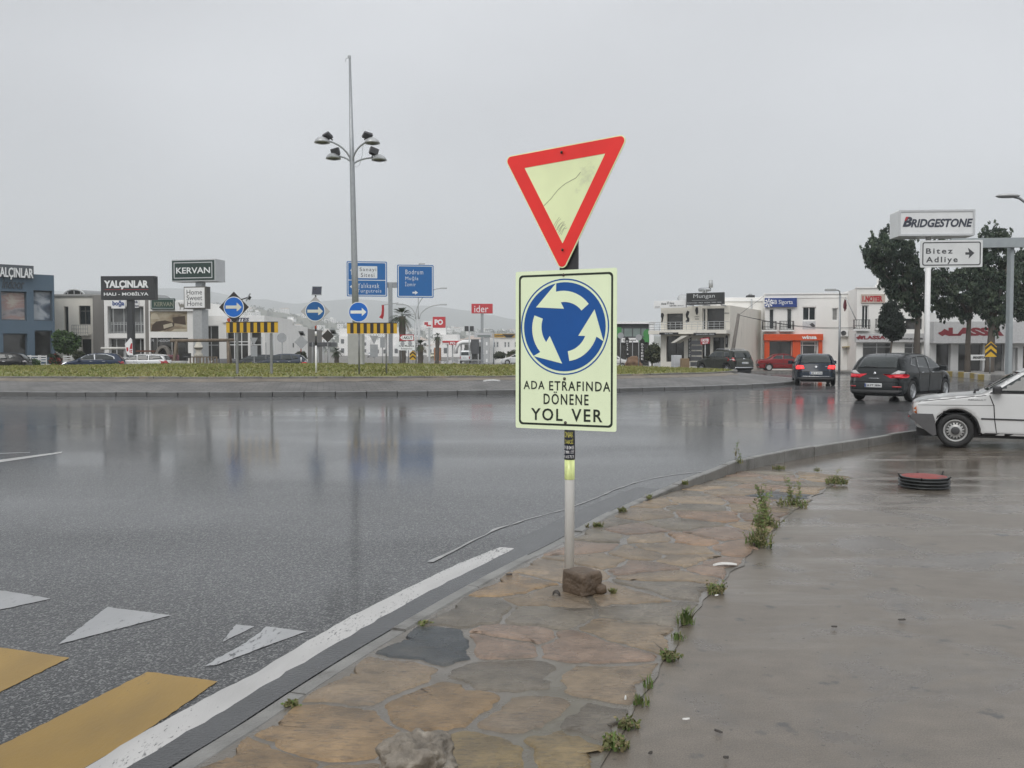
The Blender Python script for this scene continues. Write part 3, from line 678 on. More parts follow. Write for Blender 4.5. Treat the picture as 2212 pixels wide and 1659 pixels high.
# roundabout panel
x0, zt0 = FS.p(1112, 590); x1, zt1 = FS.p(1330, 576); xb0, zb0 = FS.p(1117, 922); xb1, zb1 = FS.p(1335, 935)
px0, px1, pz0, pz1 = (x0 + xb0) / 2, (x1 + xb1) / 2, (zb0 + zb1) / 2, (zt0 + zt1) / 2
W_, H_ = px1 - px0, pz1 - pz0; TL = R(-.5)
panel = thing('roundabout_panel', None, None); panel.parent = sg; panel.location = ((px0 + px1) / 2, 0, (pz0 + pz1) / 2)
bpy.data.objects.remove(panel)
def PT(x, z): return ((px0 + px1) / 2 + x * W_ / 2, (pz0 + pz1) / 2 + z * H_ / 2)
pan = MB().prism(rrect(px0, px1, pz0, pz1, .012, 3), -.004, 0.0).build('panel', film, sg)
i_ = .026; o1 = rrect(px0 + i_, px1 - i_, pz0 + i_, pz1 - i_, .03, 6); o2 = rrect(px0 + i_ + .014, px1 - i_ - .014, pz0 + i_ + .014, pz1 - i_ - .014, .022, 6)
ringmesh(MB(), o1, o2, -.0052, -.0036).build('border', filmdark, pan)
ccx, ccz = FS.p(1219, 706); rr = (FS.p(1219, 602)[1] - FS.p(1219, 810)[1]) / 2
mb = MB(); ringmesh(mb, disc(ccx, ccz, rr, 64), disc(ccx, ccz, rr * .972, 64), -.0052, -.0036); mb.prism(disc(ccx, ccz, rr * .925, 64), -.0056, -.0036)
mb.build('blue_roundel', film_blue, pan)
def arcarrow(a0):
    """curved arrow running counter-clockwise from angle a0"""
    pol = lambda r, a: (ccx + r * rr * cos(a), ccz + r * rr * sin(a)); sw = R(64)
    P = [pol(.72 + .035 * k / 9, a0 + sw * k / 9) for k in range(10)]
    P += [pol(.93, a0 + sw - R(3)), pol(.765, a0 + R(107)), pol(.375, a0 + sw - R(14))]
    return P + [pol(.515, a0 + (sw - R(6)) * (1 - k / 9)) for k in range(10)]
mb = MB()
for a in (40, 160, 280): MB().prism(arcarrow(R(a)), -.0072, -.0054).build('arrow', film, pan)
mb = MB()
def ptxt(s, xa, ya, xb, yb, b=.018):
    a = FS.p(xa, ya); c = FS.p(xb, yb); add_text(mb, s, a[0], c[0], min(a[1], c[1]), max(a[1], c[1]), -.005, 0, b, space=1.22, thick=.0012)
ptxt('ADA', 1132, 840, 1177, 823, .012); ptxt('ETRAFINDA', 1187, 843, 1319, 825, .012); ptxt('DÖNENE', 1175, 873, 1272, 847, .012); ptxt('YOL', 1148, 907, 1216, 883, .014); ptxt('VER', 1235, 910, 1302, 885, .014)
mb.build('lettering', filmdark, pan)
mb = MB()
for p in ((1218, 594), (1220, 818), (1222, 913)):
    x, z = FS.p(*p); MB().lathe([(.011, 0), (.011, .003), (.0065, .004), (.0065, .011), (0, .012)], 10, 0, Matrix.Translation((x, -.004, z)) @ Matrix.Rotation(pi / 2, 4, 'X')).build('bolt', bolt_m, pan)
# triangle
def tri3(k, r, n=6):
    V = [Vector(FS.p(*p)) for p in ((1090, 340), (1361, 289), (1216, 592))]; c = sum(V, Vector((0, 0))) / 3; V = [c + (v - c) * k for v in V]; P = []
    for i in range(3):
        v = V[i]; a = (V[i - 1] - v).normalized(); b = (V[(i + 1) % 3] - v).normalized(); an = a.angle(b); d = r / tan(an / 2)
        m = v + (a + b).normalized() * (r / sin(an / 2)); s = v + a * d - m; e = v + b * d - m; A = atan2(s.y, s.x); B = atan2(e.y, e.x)
        while B - A > pi: B -= 2 * pi
        while B - A < -pi: B += 2 * pi
        P += [tuple(m + Vector((cos(A + (B - A) * t / n), sin(A + (B - A) * t / n))) * r) for t in range(n + 1)]
    return P
tri = MB().prism(tri3(1.0, .036), -.014, -.004).build('triangle_plate', film_old, sg)
ringmesh(MB(), tri3(.975, .03), tri3(.645, .003), -.0158, -.0138).build('red_border', signred, tri)
mb = MB()
for k, (p, L, an) in enumerate([((1215, 330), .011, 0), ((1217, 540), .011, 0)]):
    x, z = FS.p(*p); MB().lathe([(.010, 0), (.010, .004), (.006, .005), (.005, .03), (0, .032)], 10, 0, Matrix.Translation((x, -.014, z)) @ Matrix.Rotation(pi / 2, 4, 'X') @ Matrix.Rotation(.5, 4, 'Y')).build('bolt', bolt_m, tri)
scr = mat('scratch', (.34, .36, .22), .6, .2, 30); mb = MB()
def scratch(P, w_):
    V = [Vector(FS.p(*p)) for p in P]
    for a, b in zip(V, V[1:]):
        n = Vector((-(b - a).y, (b - a).x)).normalized() * w_
        mb.add([(a.x + n.x, -.0148, a.y + n.y), (a.x - n.x, -.0148, a.y - n.y), (b.x - n.x, -.0148, b.y - n.y), (b.x + n.x, -.0148, b.y + n.y)], [(0, 1, 2, 3)])
scratch([(1174, 448), (1192, 430), (1206, 412), (1222, 398), (1246, 385), (1256, 373)], .0022)
mb.build('scratch', scr, tri); mb = MB()
rg = random.Random(5)
for k in range(9):
    x = 1197 + rg.uniform(0, 18); y = 492 + (x - 1197) * .9 + rg.uniform(-4, 4); scratch([(x, y), (x + 6, y - 9 - rg.random() * 5), (x + 13, y - 15 - rg.random() * 6)], .0013)
mb.build('scuff_mark', scr, tri)
# ------------------------------------------------------------------ stones and things lying about
def rock(name, c, rx, ry, rz_, seed, m, label, cat, rough=.25, boxy=.0, rot=0.0, sub=4, drop=0.0):
    bm = bmesh.new(); bmesh.ops.create_icosphere(bm, subdivisions=sub, radius=1)
    for v in bm.verts:
        d = v.co.normalized()
        if boxy:
            q = max(abs(d.x), abs(d.y), abs(d.z)); p = (abs(d.x) ** 8 + abs(d.y) ** 8 + abs(d.z) ** 8) ** .125; d = d / (p * boxy + (1 - boxy))
        s = Vector((seed, seed * 2, 3))
        f = 1 + rough * noise.noise(d * 1.2 + s) + rough * .5 * noise.noise(d * 3.1 + s) + rough * .25 * noise.noise(d * 7 + s) + rough * .12 * noise.noise(d * 15 + s)
        v.co = Vector((d.x * rx, d.y * ry, d.z * rz_)) * f
    me = bpy.data.meshes.new(name); bm.to_mesh(me); bm.free(); me.materials.append(m)
    me.polygons.foreach_set('use_smooth', [True] * len(me.polygons))
    o = bpy.data.objects.new(name, me); COL.objects.link(o); zmin = min(v.co.z for v in me.vertices)
    o.location = (c.x, c.y, c.z - zmin - drop); o.rotation_euler = (0, 0, rot); return tag(o, label, cat)
brown = mat('brown wet block', (.10, .07, .046), .55, .3, 12, .5, 60, dirt=((.16, .12, .085), 9, .6))
rock('stone_block', G(1257, 1280, .012), .092, .10, .078, 2.0, brown, 'rounded brown stone block leaning against the foot of the white signpost', 'stone', .07, 1.0, R(40), 5, .012)
rockm = mat('rough field stone', (.185, .16, .128), .6, .5, 16, 1.0, 30, dirt=((.36, .33, .28), 9, .55))
rock('boulder', G(908, 1712, .012), .125, .10, .10, 3.3, rockm, 'rough grey brown boulder on the flagstones at the bottom edge of the photo', 'rock', .42, .45, .5, 5, .03)
rock('stone_chip', G(1297, 1284, .012), .035, .03, .035, 4.4, brown, 'small brown stone chip to the right of the brown block', 'stone', .3, .3, .3, 2)
# stack of old rings with a red lid
K0 = G(1996, 1058, -.04); lp = lotz(K0.x, K0.y); K0 = G(1996, 1052, lp)
st = thing('ring_stack', 'low stack of black rubber rings with a red inside, lying on the wet concrete', 'rubber rings', K0, .2)
prof = [(.235, 0)]
for k in range(3):
    z = k * .043; prof += [(.262, z + .004), (.283, z + .013), (.283, z + .026), (.262, z + .038), (.252, z + .043)]
prof += [(.268, .137), (.272, .146), (.250, .152), (.225, .146), (.20, .135)]
MB().lathe(prof, 40).build('ring', mat('old black rubber', (.016, .018, .018), .38, .4, 14, .3, 40), st).name = 'rings'
MB().lathe([(.258, .140), (.245, .152), (.2, .160), (.12, .163), (0, .164)], 36).build('red_lid', mat('faded red lid', (.24, .020, .011), .5, .35, 7, .4, 30, dirt=((.05, .03, .025), 6, .52)), st)
st.scale = (1, 1, .86)
mb = MB()
for a, l in ((.2, .07), (2.9, .06), (1.2, .035), (4.0, .03), (5.3, .04)):
    c, s = cos(a), sin(a); MB().tube([(.26 * c, .26 * s, .13), (.285 * c, .285 * s, .15), (.30 * c, .30 * s, .13 + l)], [.016, .012, .006], 7).build('torn_tab', rubber, st)
# ------------------------------------------------------------------ weeds in the joints
weedm = [turf_mat('weed green', (.09, .15, .03), (.14, .19, .05), (.05, .085, .02)), turf_mat('weed olive', (.12, .13, .04), (.17, .165, .065), (.075, .08, .03)), turf_mat('weed straw', (.20, .165, .08), (.26, .22, .11), (.11, .09, .05))]
def weed(px, py, wid, hgt, n, kind, label, stalks=0, zf=None, name='weed', seed=1, lean=0.0):
    wid *= .72; n = int(n * .75) if not stalks else n
    p = G(px, py, 0); z = (zf or (lambda x, y: .012))(p.x, p.y); p = G(px, py, z); r = random.Random(seed * 77 + int(px)); mb = MB()
    for k in range(n):
        a = r.uniform(0, 2 * pi); q = wid * r.random() ** .8 * .62; x, y = q * cos(a) * 1.0, q * sin(a); h = hgt * r.uniform(.2, 1.15) * (1 - .6 * q / wid); b = r.uniform(0, 2 * pi); w_ = r.uniform(.0022, .005) if kind == 'grass' else r.uniform(.003, .008); l = h * r.uniform(.2, 1.0)
        dx, dy = cos(b), sin(b); nx, ny = -dy * w_, dx * w_
        mb.add([(x - nx, y - ny, -.005), (x + nx, y + ny, -.005), (x + dx * l * .45 + nx * .9, y + dy * l * .45 + ny * .9, h * .65), (x + dx * l * .45 - nx * .9, y + dy * l * .45 - ny * .9, h * .65), (x + dx * l, y + dy * l, h)], [(0, 1, 2, 3), (3, 2, 4)], r.choice([0, 0, 1, 1, 2]) if kind != 'grass' else r.choice([0, 0, 0, 1]))
        if kind == 'leafy':
            for j in range(3):
                t = r.uniform(.4, 1); c = Vector((x + dx * l * t, y + dy * l * t, h * t)); e = r.uniform(.006, .015); u = Vector((r.uniform(-1, 1), r.uniform(-1, 1), r.uniform(-.4, .8))).normalized() * e; v = u.orthogonal().normalized() * e * .5
                mb.add([c - u, c + v, c + u, c - v], [(0, 1, 2, 3)], r.choice([0, 1, 1, 2]))
    for k in range(stalks):
        a = r.uniform(0, 2 * pi); x, y = cos(a) * wid * .3 * r.random(), sin(a) * wid * .3 * r.random(); h = hgt * r.uniform(1.4, 3.4); ex, ey = r.uniform(-.10, .10) + lean, r.uniform(-.08, .08)
        P = [Vector((x + ex * t * t, y + ey * t * t, h * t)) for t in (0, .3, .6, 1)]
        mb.tube(P, [.003, .0026, .002, .001], 5, 1)
        for j in range(int(h * 90)):
            t = r.uniform(.25, 1); c = Vector((x + ex * t * t, y + ey * t * t, h * t)); e = r.uniform(.008, .02); u = Vector((r.uniform(-1, 1), r.uniform(-1, 1), r.uniform(-.2, .8))).normalized() * e; v = u.orthogonal().normalized() * e * .45
            c = c + u; mb.add([c - u, c + v, c + u, c - v], [(0, 1, 2, 3)], r.choice([0, 0, 1, 2]))
    return tag(mb.build(name, weedm, None, p), label, 'weed', 'weeds in the paving joints')
lz = lambda x, y: max(pavz(x, y), lotz(x, y)) + .006
weed(1640, 1178, .24, .14, 70, 'leafy', 'dense olive weed, lowest of the tall stalky clump between flagstones and concrete', 9, lz)
weed(1655, 1135, .28, .11, 90, 'leafy', 'tall weed with thin upright stalks in the middle of the stalky clump', 14, lz, seed=2, lean=-.03)
weed(1712, 1092, .34, .09, 90, 'leafy', 'brownish weed with one very tall stalk at the upper end of the stalky clump', 9, lz, seed=3)
weed(1808, 1044, .30, .10, 140, 'leafy', 'straw coloured low weed at the far tip of the flagstone verge', 1, lz, seed=4)
weed(1683, 1014, .22, .07, 80, 'leafy', 'low dark green weed below the raised kerb end', 0, lz, seed=5)
weed(1765, 1018, .12, .06, 25, 'leafy', 'tiny sparse weed sprig beyond the stalky clump', 0, lz, seed=6)
weed(1546, 1280, .13, .085, 80, 'leafy', 'bright green leafy weed in the joint, above the grass tuft', 0, lz, seed=7)
weed(1482, 1345, .11, .10, 120, 'grass', 'dark green upright grass tuft in the joint beside the concrete', 0, lz, 'grass_tuft', 8)
weed(1467, 1378, .10, .04, 50, 'grass', 'low green weed just below the grass tuft', 0, lz, seed=9)
weed(1447, 1422, .11, .045, 90, 'leafy', 'dull olive weed cushion in the joint below the grass tuft', 0, lz, seed=10)
weed(1402, 1482, .06, .06, 24, 'grass', 'thin dark weed sprig halfway down the joint', 0, lz, seed=11)
weed(1386, 1518, .09, .045, 70, 'grass', 'short green grass strip in the joint, above the mossy patch', 0, lz, 'grass_tuft', 12)
weed(1357, 1568, .10, .04, 60, 'leafy', 'yellow green mossy weed in the lower joint', 0, lz, seed=13)
weed(1328, 1612, .12, .05, 90, 'leafy', 'lush green weed at the lowest end of the joint', 0, lz, seed=14)
weed(1814 - 490, 1282, .05, .05, 30, 'leafy', 'tiny weed growing beside the brown stone block', 0, lz, seed=15)
kx = lambda x, y: .016
for k, (p, n, h, lb) in enumerate([((1292, 1138), 60, .05, 'green weed in the kerb joint, right of the signpost'), ((1345, 1104), 60, .045, 'yellowish weed cushion behind the kerb'), ((1403, 1076), 40, .045, 'brown green weed in the kerb joint'), ((1480, 1046), 50, .05, 'small round green weed on the kerb line'),
        ((1268, 1140), 14, .04, 'single thin sprig on top of the kerb'), ((634, 1522), 40, .02, 'flat green weed in the near kerb joint'), ((918, 1347), 30, .018, 'flat yellowish weed in the middle kerb joint'), ((1598, 1000), 30, .09, 'dark weed at the step where the kerb rises')]):
    weed(p[0], p[1], .09 if n > 20 else .02, h, n, 'leafy', lb, 1 if h > .08 else 0, kx, seed=20 + k)
weed(1590, 985, .03, .12, 6, 'leafy', 'very thin bare stalk sticking up from the raised kerb', 1, kx, seed=31)
# litter
def litter(name, px, py, L, w_, h, m, label, rot, cat='litter', bend=.0):
    p = G(px, py, .02); p = G(px, py, lz(p.x, p.y) + .004); mb = MB(); r = random.Random(int(px)); n = 6; vs = []
    for i in range(n):
        t = i / (n - 1) - .5; q = w_ * (.6 + .4 * cos(t * 3)) * .5; z = bend * (1 - 4 * t * t) + r.uniform(0, h * .3)
        vs += [(t * L, -q, z), (t * L, -q * .6, z + h), (t * L, q * .6, z + h * .9), (t * L, q, z)]
    fs = [(i * 4 + k, (i + 1) * 4 + k, (i + 1) * 4 + k + 1, i * 4 + k + 1) for i in range(n - 1) for k in range(3)] + [(0, 1, 2, 3), (n * 4 - 1, n * 4 - 2, n * 4 - 3, n * 4 - 4)]
    mb.add(vs, fs, 0, True); return tag(mb.build(name, m, None, p, rot), label, cat)
paper = mat('white litter', (.58, .57, .54), .6, .12, 20); darkl = mat('wet dead leaf', (.035, .028, .022), .5, .3, 30)
litter('plastic_strip', 1566, 1222, .17, .035, .012, paper, 'white plastic strip lying on the flagstones near the tall weeds', .05, bend=.01)
litter('cigarette_butt', 1351, 1509, .03, .010, .009, paper, 'white cigarette butt on the large tan flagstone', 1.4)
litter('cigarette_butt', 1340, 1616, .035, .011, .009, paper, 'cigarette butt beside the lush weed at the bottom of the joint', 1.9)
litter('cigarette_butt', 1482, 1554, .03, .010, .006, paper, 'flattened pale cigarette butt alone on the concrete', .1)
litter('cigarette_butt', 1548, 1287, .025, .009, .008, paper, 'cigarette butt lying under the bright green leafy weed', .4)
litter('dead_leaf', 1552, 1581, .035, .016, .006, darkl, 'dark wet leaf on the concrete, below the pale butt', 2.3)
litter('dead_leaf', 1202, 1287, .05, .02, .02, darkl, 'curled dark leaf on the flagstone left of the brown block', 2.6, bend=.012)
litter('dead_leaf', 1568, 1638, .02, .015, .008, darkl, 'small black leaf crumb near the bottom edge of the concrete', .3)
litter('dead_leaf', 1405, 1628, .018, .014, .008, darkl, 'black leaf crumb on the concrete near the lush weed', .8)
litter('dead_leaf', 1100, 1243, .04, .02, .012, darkl, 'dark leaf lying at the kerb joint left of the signpost', .2)
litter('dead_leaf', 1948, 1340, .04, .02, .008, darkl, 'wet dark leaf in the middle of the concrete lot', .1)
litter('dead_leaf', 1802, 1355, .03, .018, .008, darkl, 'reddish brown leaf left of the wet dark leaf on the lot', .1)
litter('paper_scrap', 262, 845, .7, .25, .03, paper, 'torn white paper scrap on the left block paving of the island', .1).location.z = .3
for px, py, L, lb in ((690, 812, .45, 'white plastic bag crumpled beside the grass kerb near the striped board'), (1062, 822, .6, 'long white torn plastic sheet at the grass kerb, left of the big sign')):
    p = G(px, py + 2, .46); o = litter('plastic_bag', px, py, L, .22, .05, mat('dirty plastic', (.42, .42, .41), .5, .2, 15), lb, .3, bend=.02); o.location = p
# ------------------------------------------------------------------ signs on the island
def island_z(x, y): return moundz(x, y) - .02
discwhite = mat('sign white film', (.78, .80, .78), .4, .05, 6)
signgrey = mat('bare aluminium sign back', (.36, .37, .38), .45, .1, 5, metal=.4)
yfilm = mat('board yellow film', (.60, .36, .015), .45, .08, 8); bfilm = mat('board black film', (.025, .02, .018), .5, .2, 8)
panelm = mat('solar cells', (.02, .025, .04), .15, .2, 20)
led = mat('studded arrow', (.75, .74, .62), .5, .12, 60)
postm = mat('post steel', (.22, .225, .225), .45, .15, 6, metal=.4)
def arrow_poly(cx, cz, L, h, sh):           # arrow to the right: length L, head height h, shaft height sh
    hx = cx + L / 2 - h * .55
    return [(cx - L / 2, cz - sh / 2), (hx, cz - sh / 2), (hx, cz - h / 2), (cx + L / 2, cz), (hx, cz + h / 2), (hx, cz + sh / 2), (cx - L / 2, cz + sh / 2)]
def roundel(parent, cx, cz, r, y, blue, arrowm, stud=False, name='blue_disc'):
    d = MB().prism(disc(cx, cz, r, 40), y, y + .012).build(name, discwhite, parent)
    MB().prism(disc(cx, cz, r * .93, 40), y - .004, y - .001).build('blue_face', blue, d)
    A = arrow_poly(cx, cz, r * 1.58, r * .82, r * .30); mb = MB()
    if stud:
        k = 0; s = r * .088
        zz_ = -r * .42
        while zz_ < r * .43:
            xx = -r * .8
            while xx < r * .82:
                if inpoly((cx + xx, cz + zz_), A): mb.add([(cx + xx - s * .42, y - .012, cz + zz_ - s * .42), (cx + xx + s * .42, y - .012, cz + zz_ - s * .42), (cx + xx + s * .42, y - .012, cz + zz_ + s * .42), (cx + xx - s * .42, y - .012, cz + zz_ + s * .42)], [(0, 1, 2, 3)])
                xx += s
            zz_ += s
        mb2 = MB().prism(A, y - .009, y - .0045).build('arrow', mat('arrow ground', (.55, .56, .50), .5, .1, 30), d)
        o = mb.build('stud_field', led, mb2); o.parent = d
        tag(o, kind='stuff')
    else: MB().prism(A, y - .009, y - .0045).build('arrow', arrowm, d)
    return d
def solar(parent, c, w_, h, tilt, yaw, arm):
    """small solar panel on a stub arm; c = centre in the parent's frame"""
    M = Matrix.Translation(c) @ Matrix.Rotation(yaw, 4, 'Z') @ Matrix.Rotation(tilt, 4, 'X')
    mb = MB().box(-w_ / 2, w_ / 2, -h / 2, h / 2, -.015, .015); mb.v = [tuple(M @ Vector(v)) for v in mb.v]; o = mb.build('solar_panel', galv, parent)
    mb = MB().box(-w_ / 2 + .02, w_ / 2 - .02, -h / 2 + .02, h / 2 - .02, .0155, .018); mb.v = [tuple(M @ Vector(v)) for v in mb.v]; mb.build('solar_cells', panelm, o)
    MB().tube([arm, Vector(arm).lerp(Vector(c), .6), c], .022, 8).build('panel_arm', plastic, o)
    mb = MB().box(-w_ * .25, w_ * .25, -h * .2, h * .2, -.10, -.016); mb.v = [tuple(M @ Vector(v)) for v in mb.v]; mb.build('battery_box', plastic, o)
    return o
def hazard_board(parent, a, b, y, n=15):
    (x0, z1), (x1, z0) = a, b
    o = MB().box(x0, x1, y, y + .03, z0, z1).build('striped_board', yfilm, parent)
    s = (x1 - x0) / n; mb = MB()
    for k in range(n):
        if k % 2: MB().box(x0 + k * s, x0 + (k + 1) * s, y - .004, y - .001, z0 + .01, z1 - .015).build('black_stripe', bfilm, o)
    MB().box(x0 - .003, x1 + .003, y - .006, y + .033, z1 - .012, z1 + .02).build('board_cap', bfilm, o)
    return o
blueled = mat('lit blue disc', (.003, .13, .52), .3, .05, 5); bluemid = mat('dull blue disc', (.008, .10, .29), .35, .08, 5)
YI = 36.6
# A: black diamond with board
FA = Fac(K2(300, 600)[0], YI, 6, 0.0); q = FA.o; FA.o.z = island_z(q.x, q.y)
sa = FA.thing('direction_sign', 'left blue arrow disc on a black diamond above a yellow and black striped board', 'road sign', 'keep right signs on the island')
for px in (305, 600):
    x, z = FA.p(*K2(px, 760)); MB().box(x - .045, x + .045, .03, .10, -.1, z + (.0 if px > 400 else .6)).build('post', postm, sa)
cx, cz = FA.p(*K2(285, 537)); r = .61
MB().prism([(cx - r, cz), (cx, cz - r), (cx + r, cz), (cx, cz + r)], -.01, .02).build('black_diamond', bfilm, sa)
roundel(sa, cx, cz, .415, -.024, blueled, None, True)
hazard_board(sa, FA.p(*K2(219, 667)), FA.p(*K2(663, 756)), -.01)
c = FA.p(*K2(404, 452)); solar(sa, Vector((c[0], .05, c[1])), .42, .34, R(62), R(-70), Vector((cx + .28, .04, cz + .30)))
# B: grey diamond on a banded post
FB = Fac(K2(988, 600)[0], YI + .4, 4, 0.0); FB.o.z = island_z(FB.o.x, FB.o.y)
sb = FB.thing('direction_sign', 'middle blue arrow disc on a pale grey diamond, on a thin banded post', 'road sign', 'keep right signs on the island')
zs = [FB.p(*K2(988, v))[1] for v in (1120, 868, 785, 745, 722, 690)]; zs[0] = -.1
for k, (m, lb) in enumerate(((white_p, 'white'), (black, 'black'), (white_p, 'white'), (black, 'black'), (mat('orange red band', (.42, .06, .03), .5), 'red'))):
    MB().tube([(0, .04, zs[k]), (0, .04, zs[k + 1])], .036, 12).build('post_band' if k else 'post', m, sb)
cx, cz = FB.p(*K2(985, 572)); r = .59
MB().tube([(0, .05, zs[5]), (0, .05, cz + .9)], .03, 8).build('rear_post', plastic, sb)
ringmesh(MB(), [(cx - r, cz), (cx, cz - r), (cx + r, cz), (cx, cz + r)], [(cx - r * .01, cz), (cx, cz - r * .01), (cx + r * .01, cz), (cx, cz + r * .01)], -.01, .02).build('grey_diamond', mat('pale grey diamond', (.42, .41, .40), .5, .12, 4), sb)
roundel(sb, cx, cz, .405, -.024, bluemid, None, True)
c = FB.p(*K2(995, 395)); solar(sb, Vector((c[0], .05, c[1])), .40, .42, R(58), R(10), Vector((0, .05, cz + .7)))
# C: plain disc with board
FC = Fac(K2(1357, 600)[0], YI - .2, 4, 0.0); FC.o.z = island_z(FC.o.x, FC.o.y)
sc = FC.thing('direction_sign', 'right blue disc with plain white arrow above a yellow and black striped board', 'road sign', 'keep right signs on the island')
for px in (1357, 1592):
    x, z = FC.p(*K2(px, 768)); MB().tube([(x, .06, -.1), (x, .06, z + (.0 if px > 1400 else .7))], .035, 12).build('post', postm, sc)
cx, cz = FC.p(*K2(1357, 579)); roundel(sc, cx, cz, .40, -.02, blueled, mat('white arrow film', (.8, .81, .74), .4, .04))
hazard_board(sc, FC.p(*K2(1257, 675)), FC.p(*K2(1687, 764)), -.01)
# ------------------------------------------------------------------ the tall lamp mast in the middle of the island
FM = Fac(K2(1340, 900)[0], 48.5, 0, 0.0); FM.o.z = island_z(FM.o.x, FM.o.y)
ms = FM.thing('lamp_mast', 'very tall grey lamp mast with four dome lamps and floodlights, rising from the island', 'lamp mast')
zb = FM.p(*K2(1340, 765))[1]; MB().bbox(-.42, .36, -.3, .4, -.2, zb, .03).build('mast_base', mat('mast base concrete', (.36, .36, .35), .7, .1, 3, .2), ms)
top = FM.p(*K8(320, 68)); mid = FM.p(*K8(336, 790)); lean = top[0]
P = [Vector((0, .05, .1)), Vector((mid[0] * .5, .05, mid[1] * .5)), Vector((mid[0], .05, mid[1])), Vector((top[0], .05, top[1]))]
MB().tube(P, [.19, .165, .13, .055], 14).build('mast', galv, ms)
mb = MB().box(top[0] - .10, top[0] + .06, 0, .1, top[1] - .02, top[1] + .10); mb.tube([(top[0], .05, top[1]), (top[0] - .2, .05, top[1] - .04), (top[0] - .22, .05, top[1] - .2)], .015, 6); mb.build('mast_tip', galv, ms)
domem = mat('lamp dome', (.42, .43, .43), .35, .1, 6, metal=.4); lensm = mat('lamp lens', (.10, .10, .10), .15, .2, 10); floodm = mat('flood light', (.05, .05, .055), .4, .3, 8)
for (hx, hy, sx, dy) in ((150, 636, -1, -.5), (197, 712, -1, .6), (478, 640, 1, -.5), (503, 722, 1, .6)):
    e = FM.p(*K8(hx, hy)); b0 = Vector((mid[0], .05, mid[1] + (.0 if abs(e[0]) > 1.4 else .0))); end = Vector((e[0], .05 + dy, e[1] + .06)); P = []
    for k in range(9): t = k / 8; P.append(Vector((b0.x + (end.x - b0.x) * (1 - cos(t * pi / 2)) ** 1.0, b0.y + (end.y - b0.y) * t, b0.z + (end.z - b0.z) * sin(t * pi / 2))))
    a = MB().tube(P, .045, 8).build('lamp_arm', galv, ms)
    d = MB().lathe([(.40, -.02), (.39, .05), (.33, .15), (.22, .24), (.09, .29), (0, .30)], 20, 0, Matrix.Translation(end - Vector((-.15 * sx * 0, 0, .12)))).build('lamp_dome', domem, ms)
    MB().lathe([(0, -.09), (.2, -.07), (.33, -.022), (.345, -.015)], 20, 0, Matrix.Translation(end - Vector((0, 0, .12)))).build('lamp_lens', lensm, d)
for (fx, fy, yw, tl) in ((183, 598, -.5, .9), (213, 675, -.3, .2), (446, 595, .4, .9), (470, 672, .5, -.1)):
    e = FM.p(*K8(fx, fy)); M = Matrix.Translation((e[0], .05 + (.5 if fy > 650 else -.45), e[1])) @ Matrix.Rotation(yw, 4, 'Z') @ Matrix.Rotation(tl, 4, 'X') @ Matrix.Rotation(yw * .6, 4, 'Y')
    mb = MB().bbox(-.24, .24, -.10, .08, -.17, .17, .03); mb.v = [tuple(M @ Vector(v)) for v in mb.v]; f = mb.build('flood_light', floodm, ms)
    mb = MB().box(-.03, .03, .02, .06, -.36, -.1).box(-.20, .20, .0, .05, -.24, -.18); mb.v = [tuple(M @ Vector(v)) for v in mb.v]; mb.build('bracket', plastic, f)
P = [FM.p(*K8(*p)) for p in ((415, 655), (408, 730), (392, 785), (375, 802), (352, 790))]; MB().tube([(x, -.3, z) for x, z in P], .012, 5).build('hanging_cable', galv, ms)
# ------------------------------------------------------------------ blue gantry signs behind the island
gblue = mat('motorway blue film', (.003, .118, .36), .4, .06, 3); gwhite = mat('gantry white film', (.70, .73, .75), .45, .05, 5)
FG = Fac(K2(1630, 700)[0], 76, -8, gz(0, 76))
gt = FG.thing('gantry_sign', 'grey gantry post carrying two blue destination signs behind the island', 'road sign')
x0, zt = FG.p(*K2(1612, 332)); x1, _ = FG.p(*K2(1648, 332)); MB().bbox(x0, x1, .1, .1 + (x1 - x0), -.1, zt, .03).build('post', galv, gt)
xa, za = FG.p(*K2(1255, 345)); xb, zb_ = FG.p(*K2(1990, 325)); zarm = FG.p(*K2(1640, 345))[1]
MB().box(xa, xb, .14, .40, zarm - .22, zarm + .22).build('cross_arm', galv, gt)
def gsign(poly, name):
    P = [FG.p(*K2(*p)) for p in poly]; x0 = (P[0][0] + P[3][0]) / 2; x1 = (P[1][0] + P[2][0]) / 2; z1 = (P[0][1] + P[1][1]) / 2; z0 = (P[2][1] + P[3][1]) / 2
    o = MB().prism(rrect(x0, x1, z0, z1, .1, 3), .02, .08).build(name, gblue, gt)
    ringmesh(MB(), rrect(x0 + .07, x1 - .07, z0 + .07, z1 - .07, .08, 3), rrect(x0 + .13, x1 - .13, z0 + .13, z1 - .13, .05, 3), .012, .022).build('border', gwhite, o)
    return o, x0, x1, z0, z1
s1, a0_, a1_, b0_, b1_ = gsign([(1257, 132), (1607, 155), (1597, 450), (1252, 440)], 'sign_panel')
zm = FG.p(*K2(1430, 305))[1]; MB().box(a0_ + .13, a1_ - .13, .012, .022, zm - .03, zm + .03).build('divider', gwhite, s1)
def gtext(par, items, m, bold=.0):
    mb = MB()
    for s, x, y, X, Y in items:
        a = FG.p(*K2(x, Y)); b = FG.p(*K2(X, y)); add_text(mb, s, a[0], b[0], a[1], b[1], .012, 0, bold, 0, 1.2)
    mb.build('lettering', m, par)
p0 = FG.p(*K2(1352, 287)); p1 = FG.p(*K2(1517, 185)); wp = MB().prism(rrect(p0[0], p1[0], p0[1], p1[1], .05, 3), .012, .022).build('white_panel', gwhite, s1)
mb = MB()
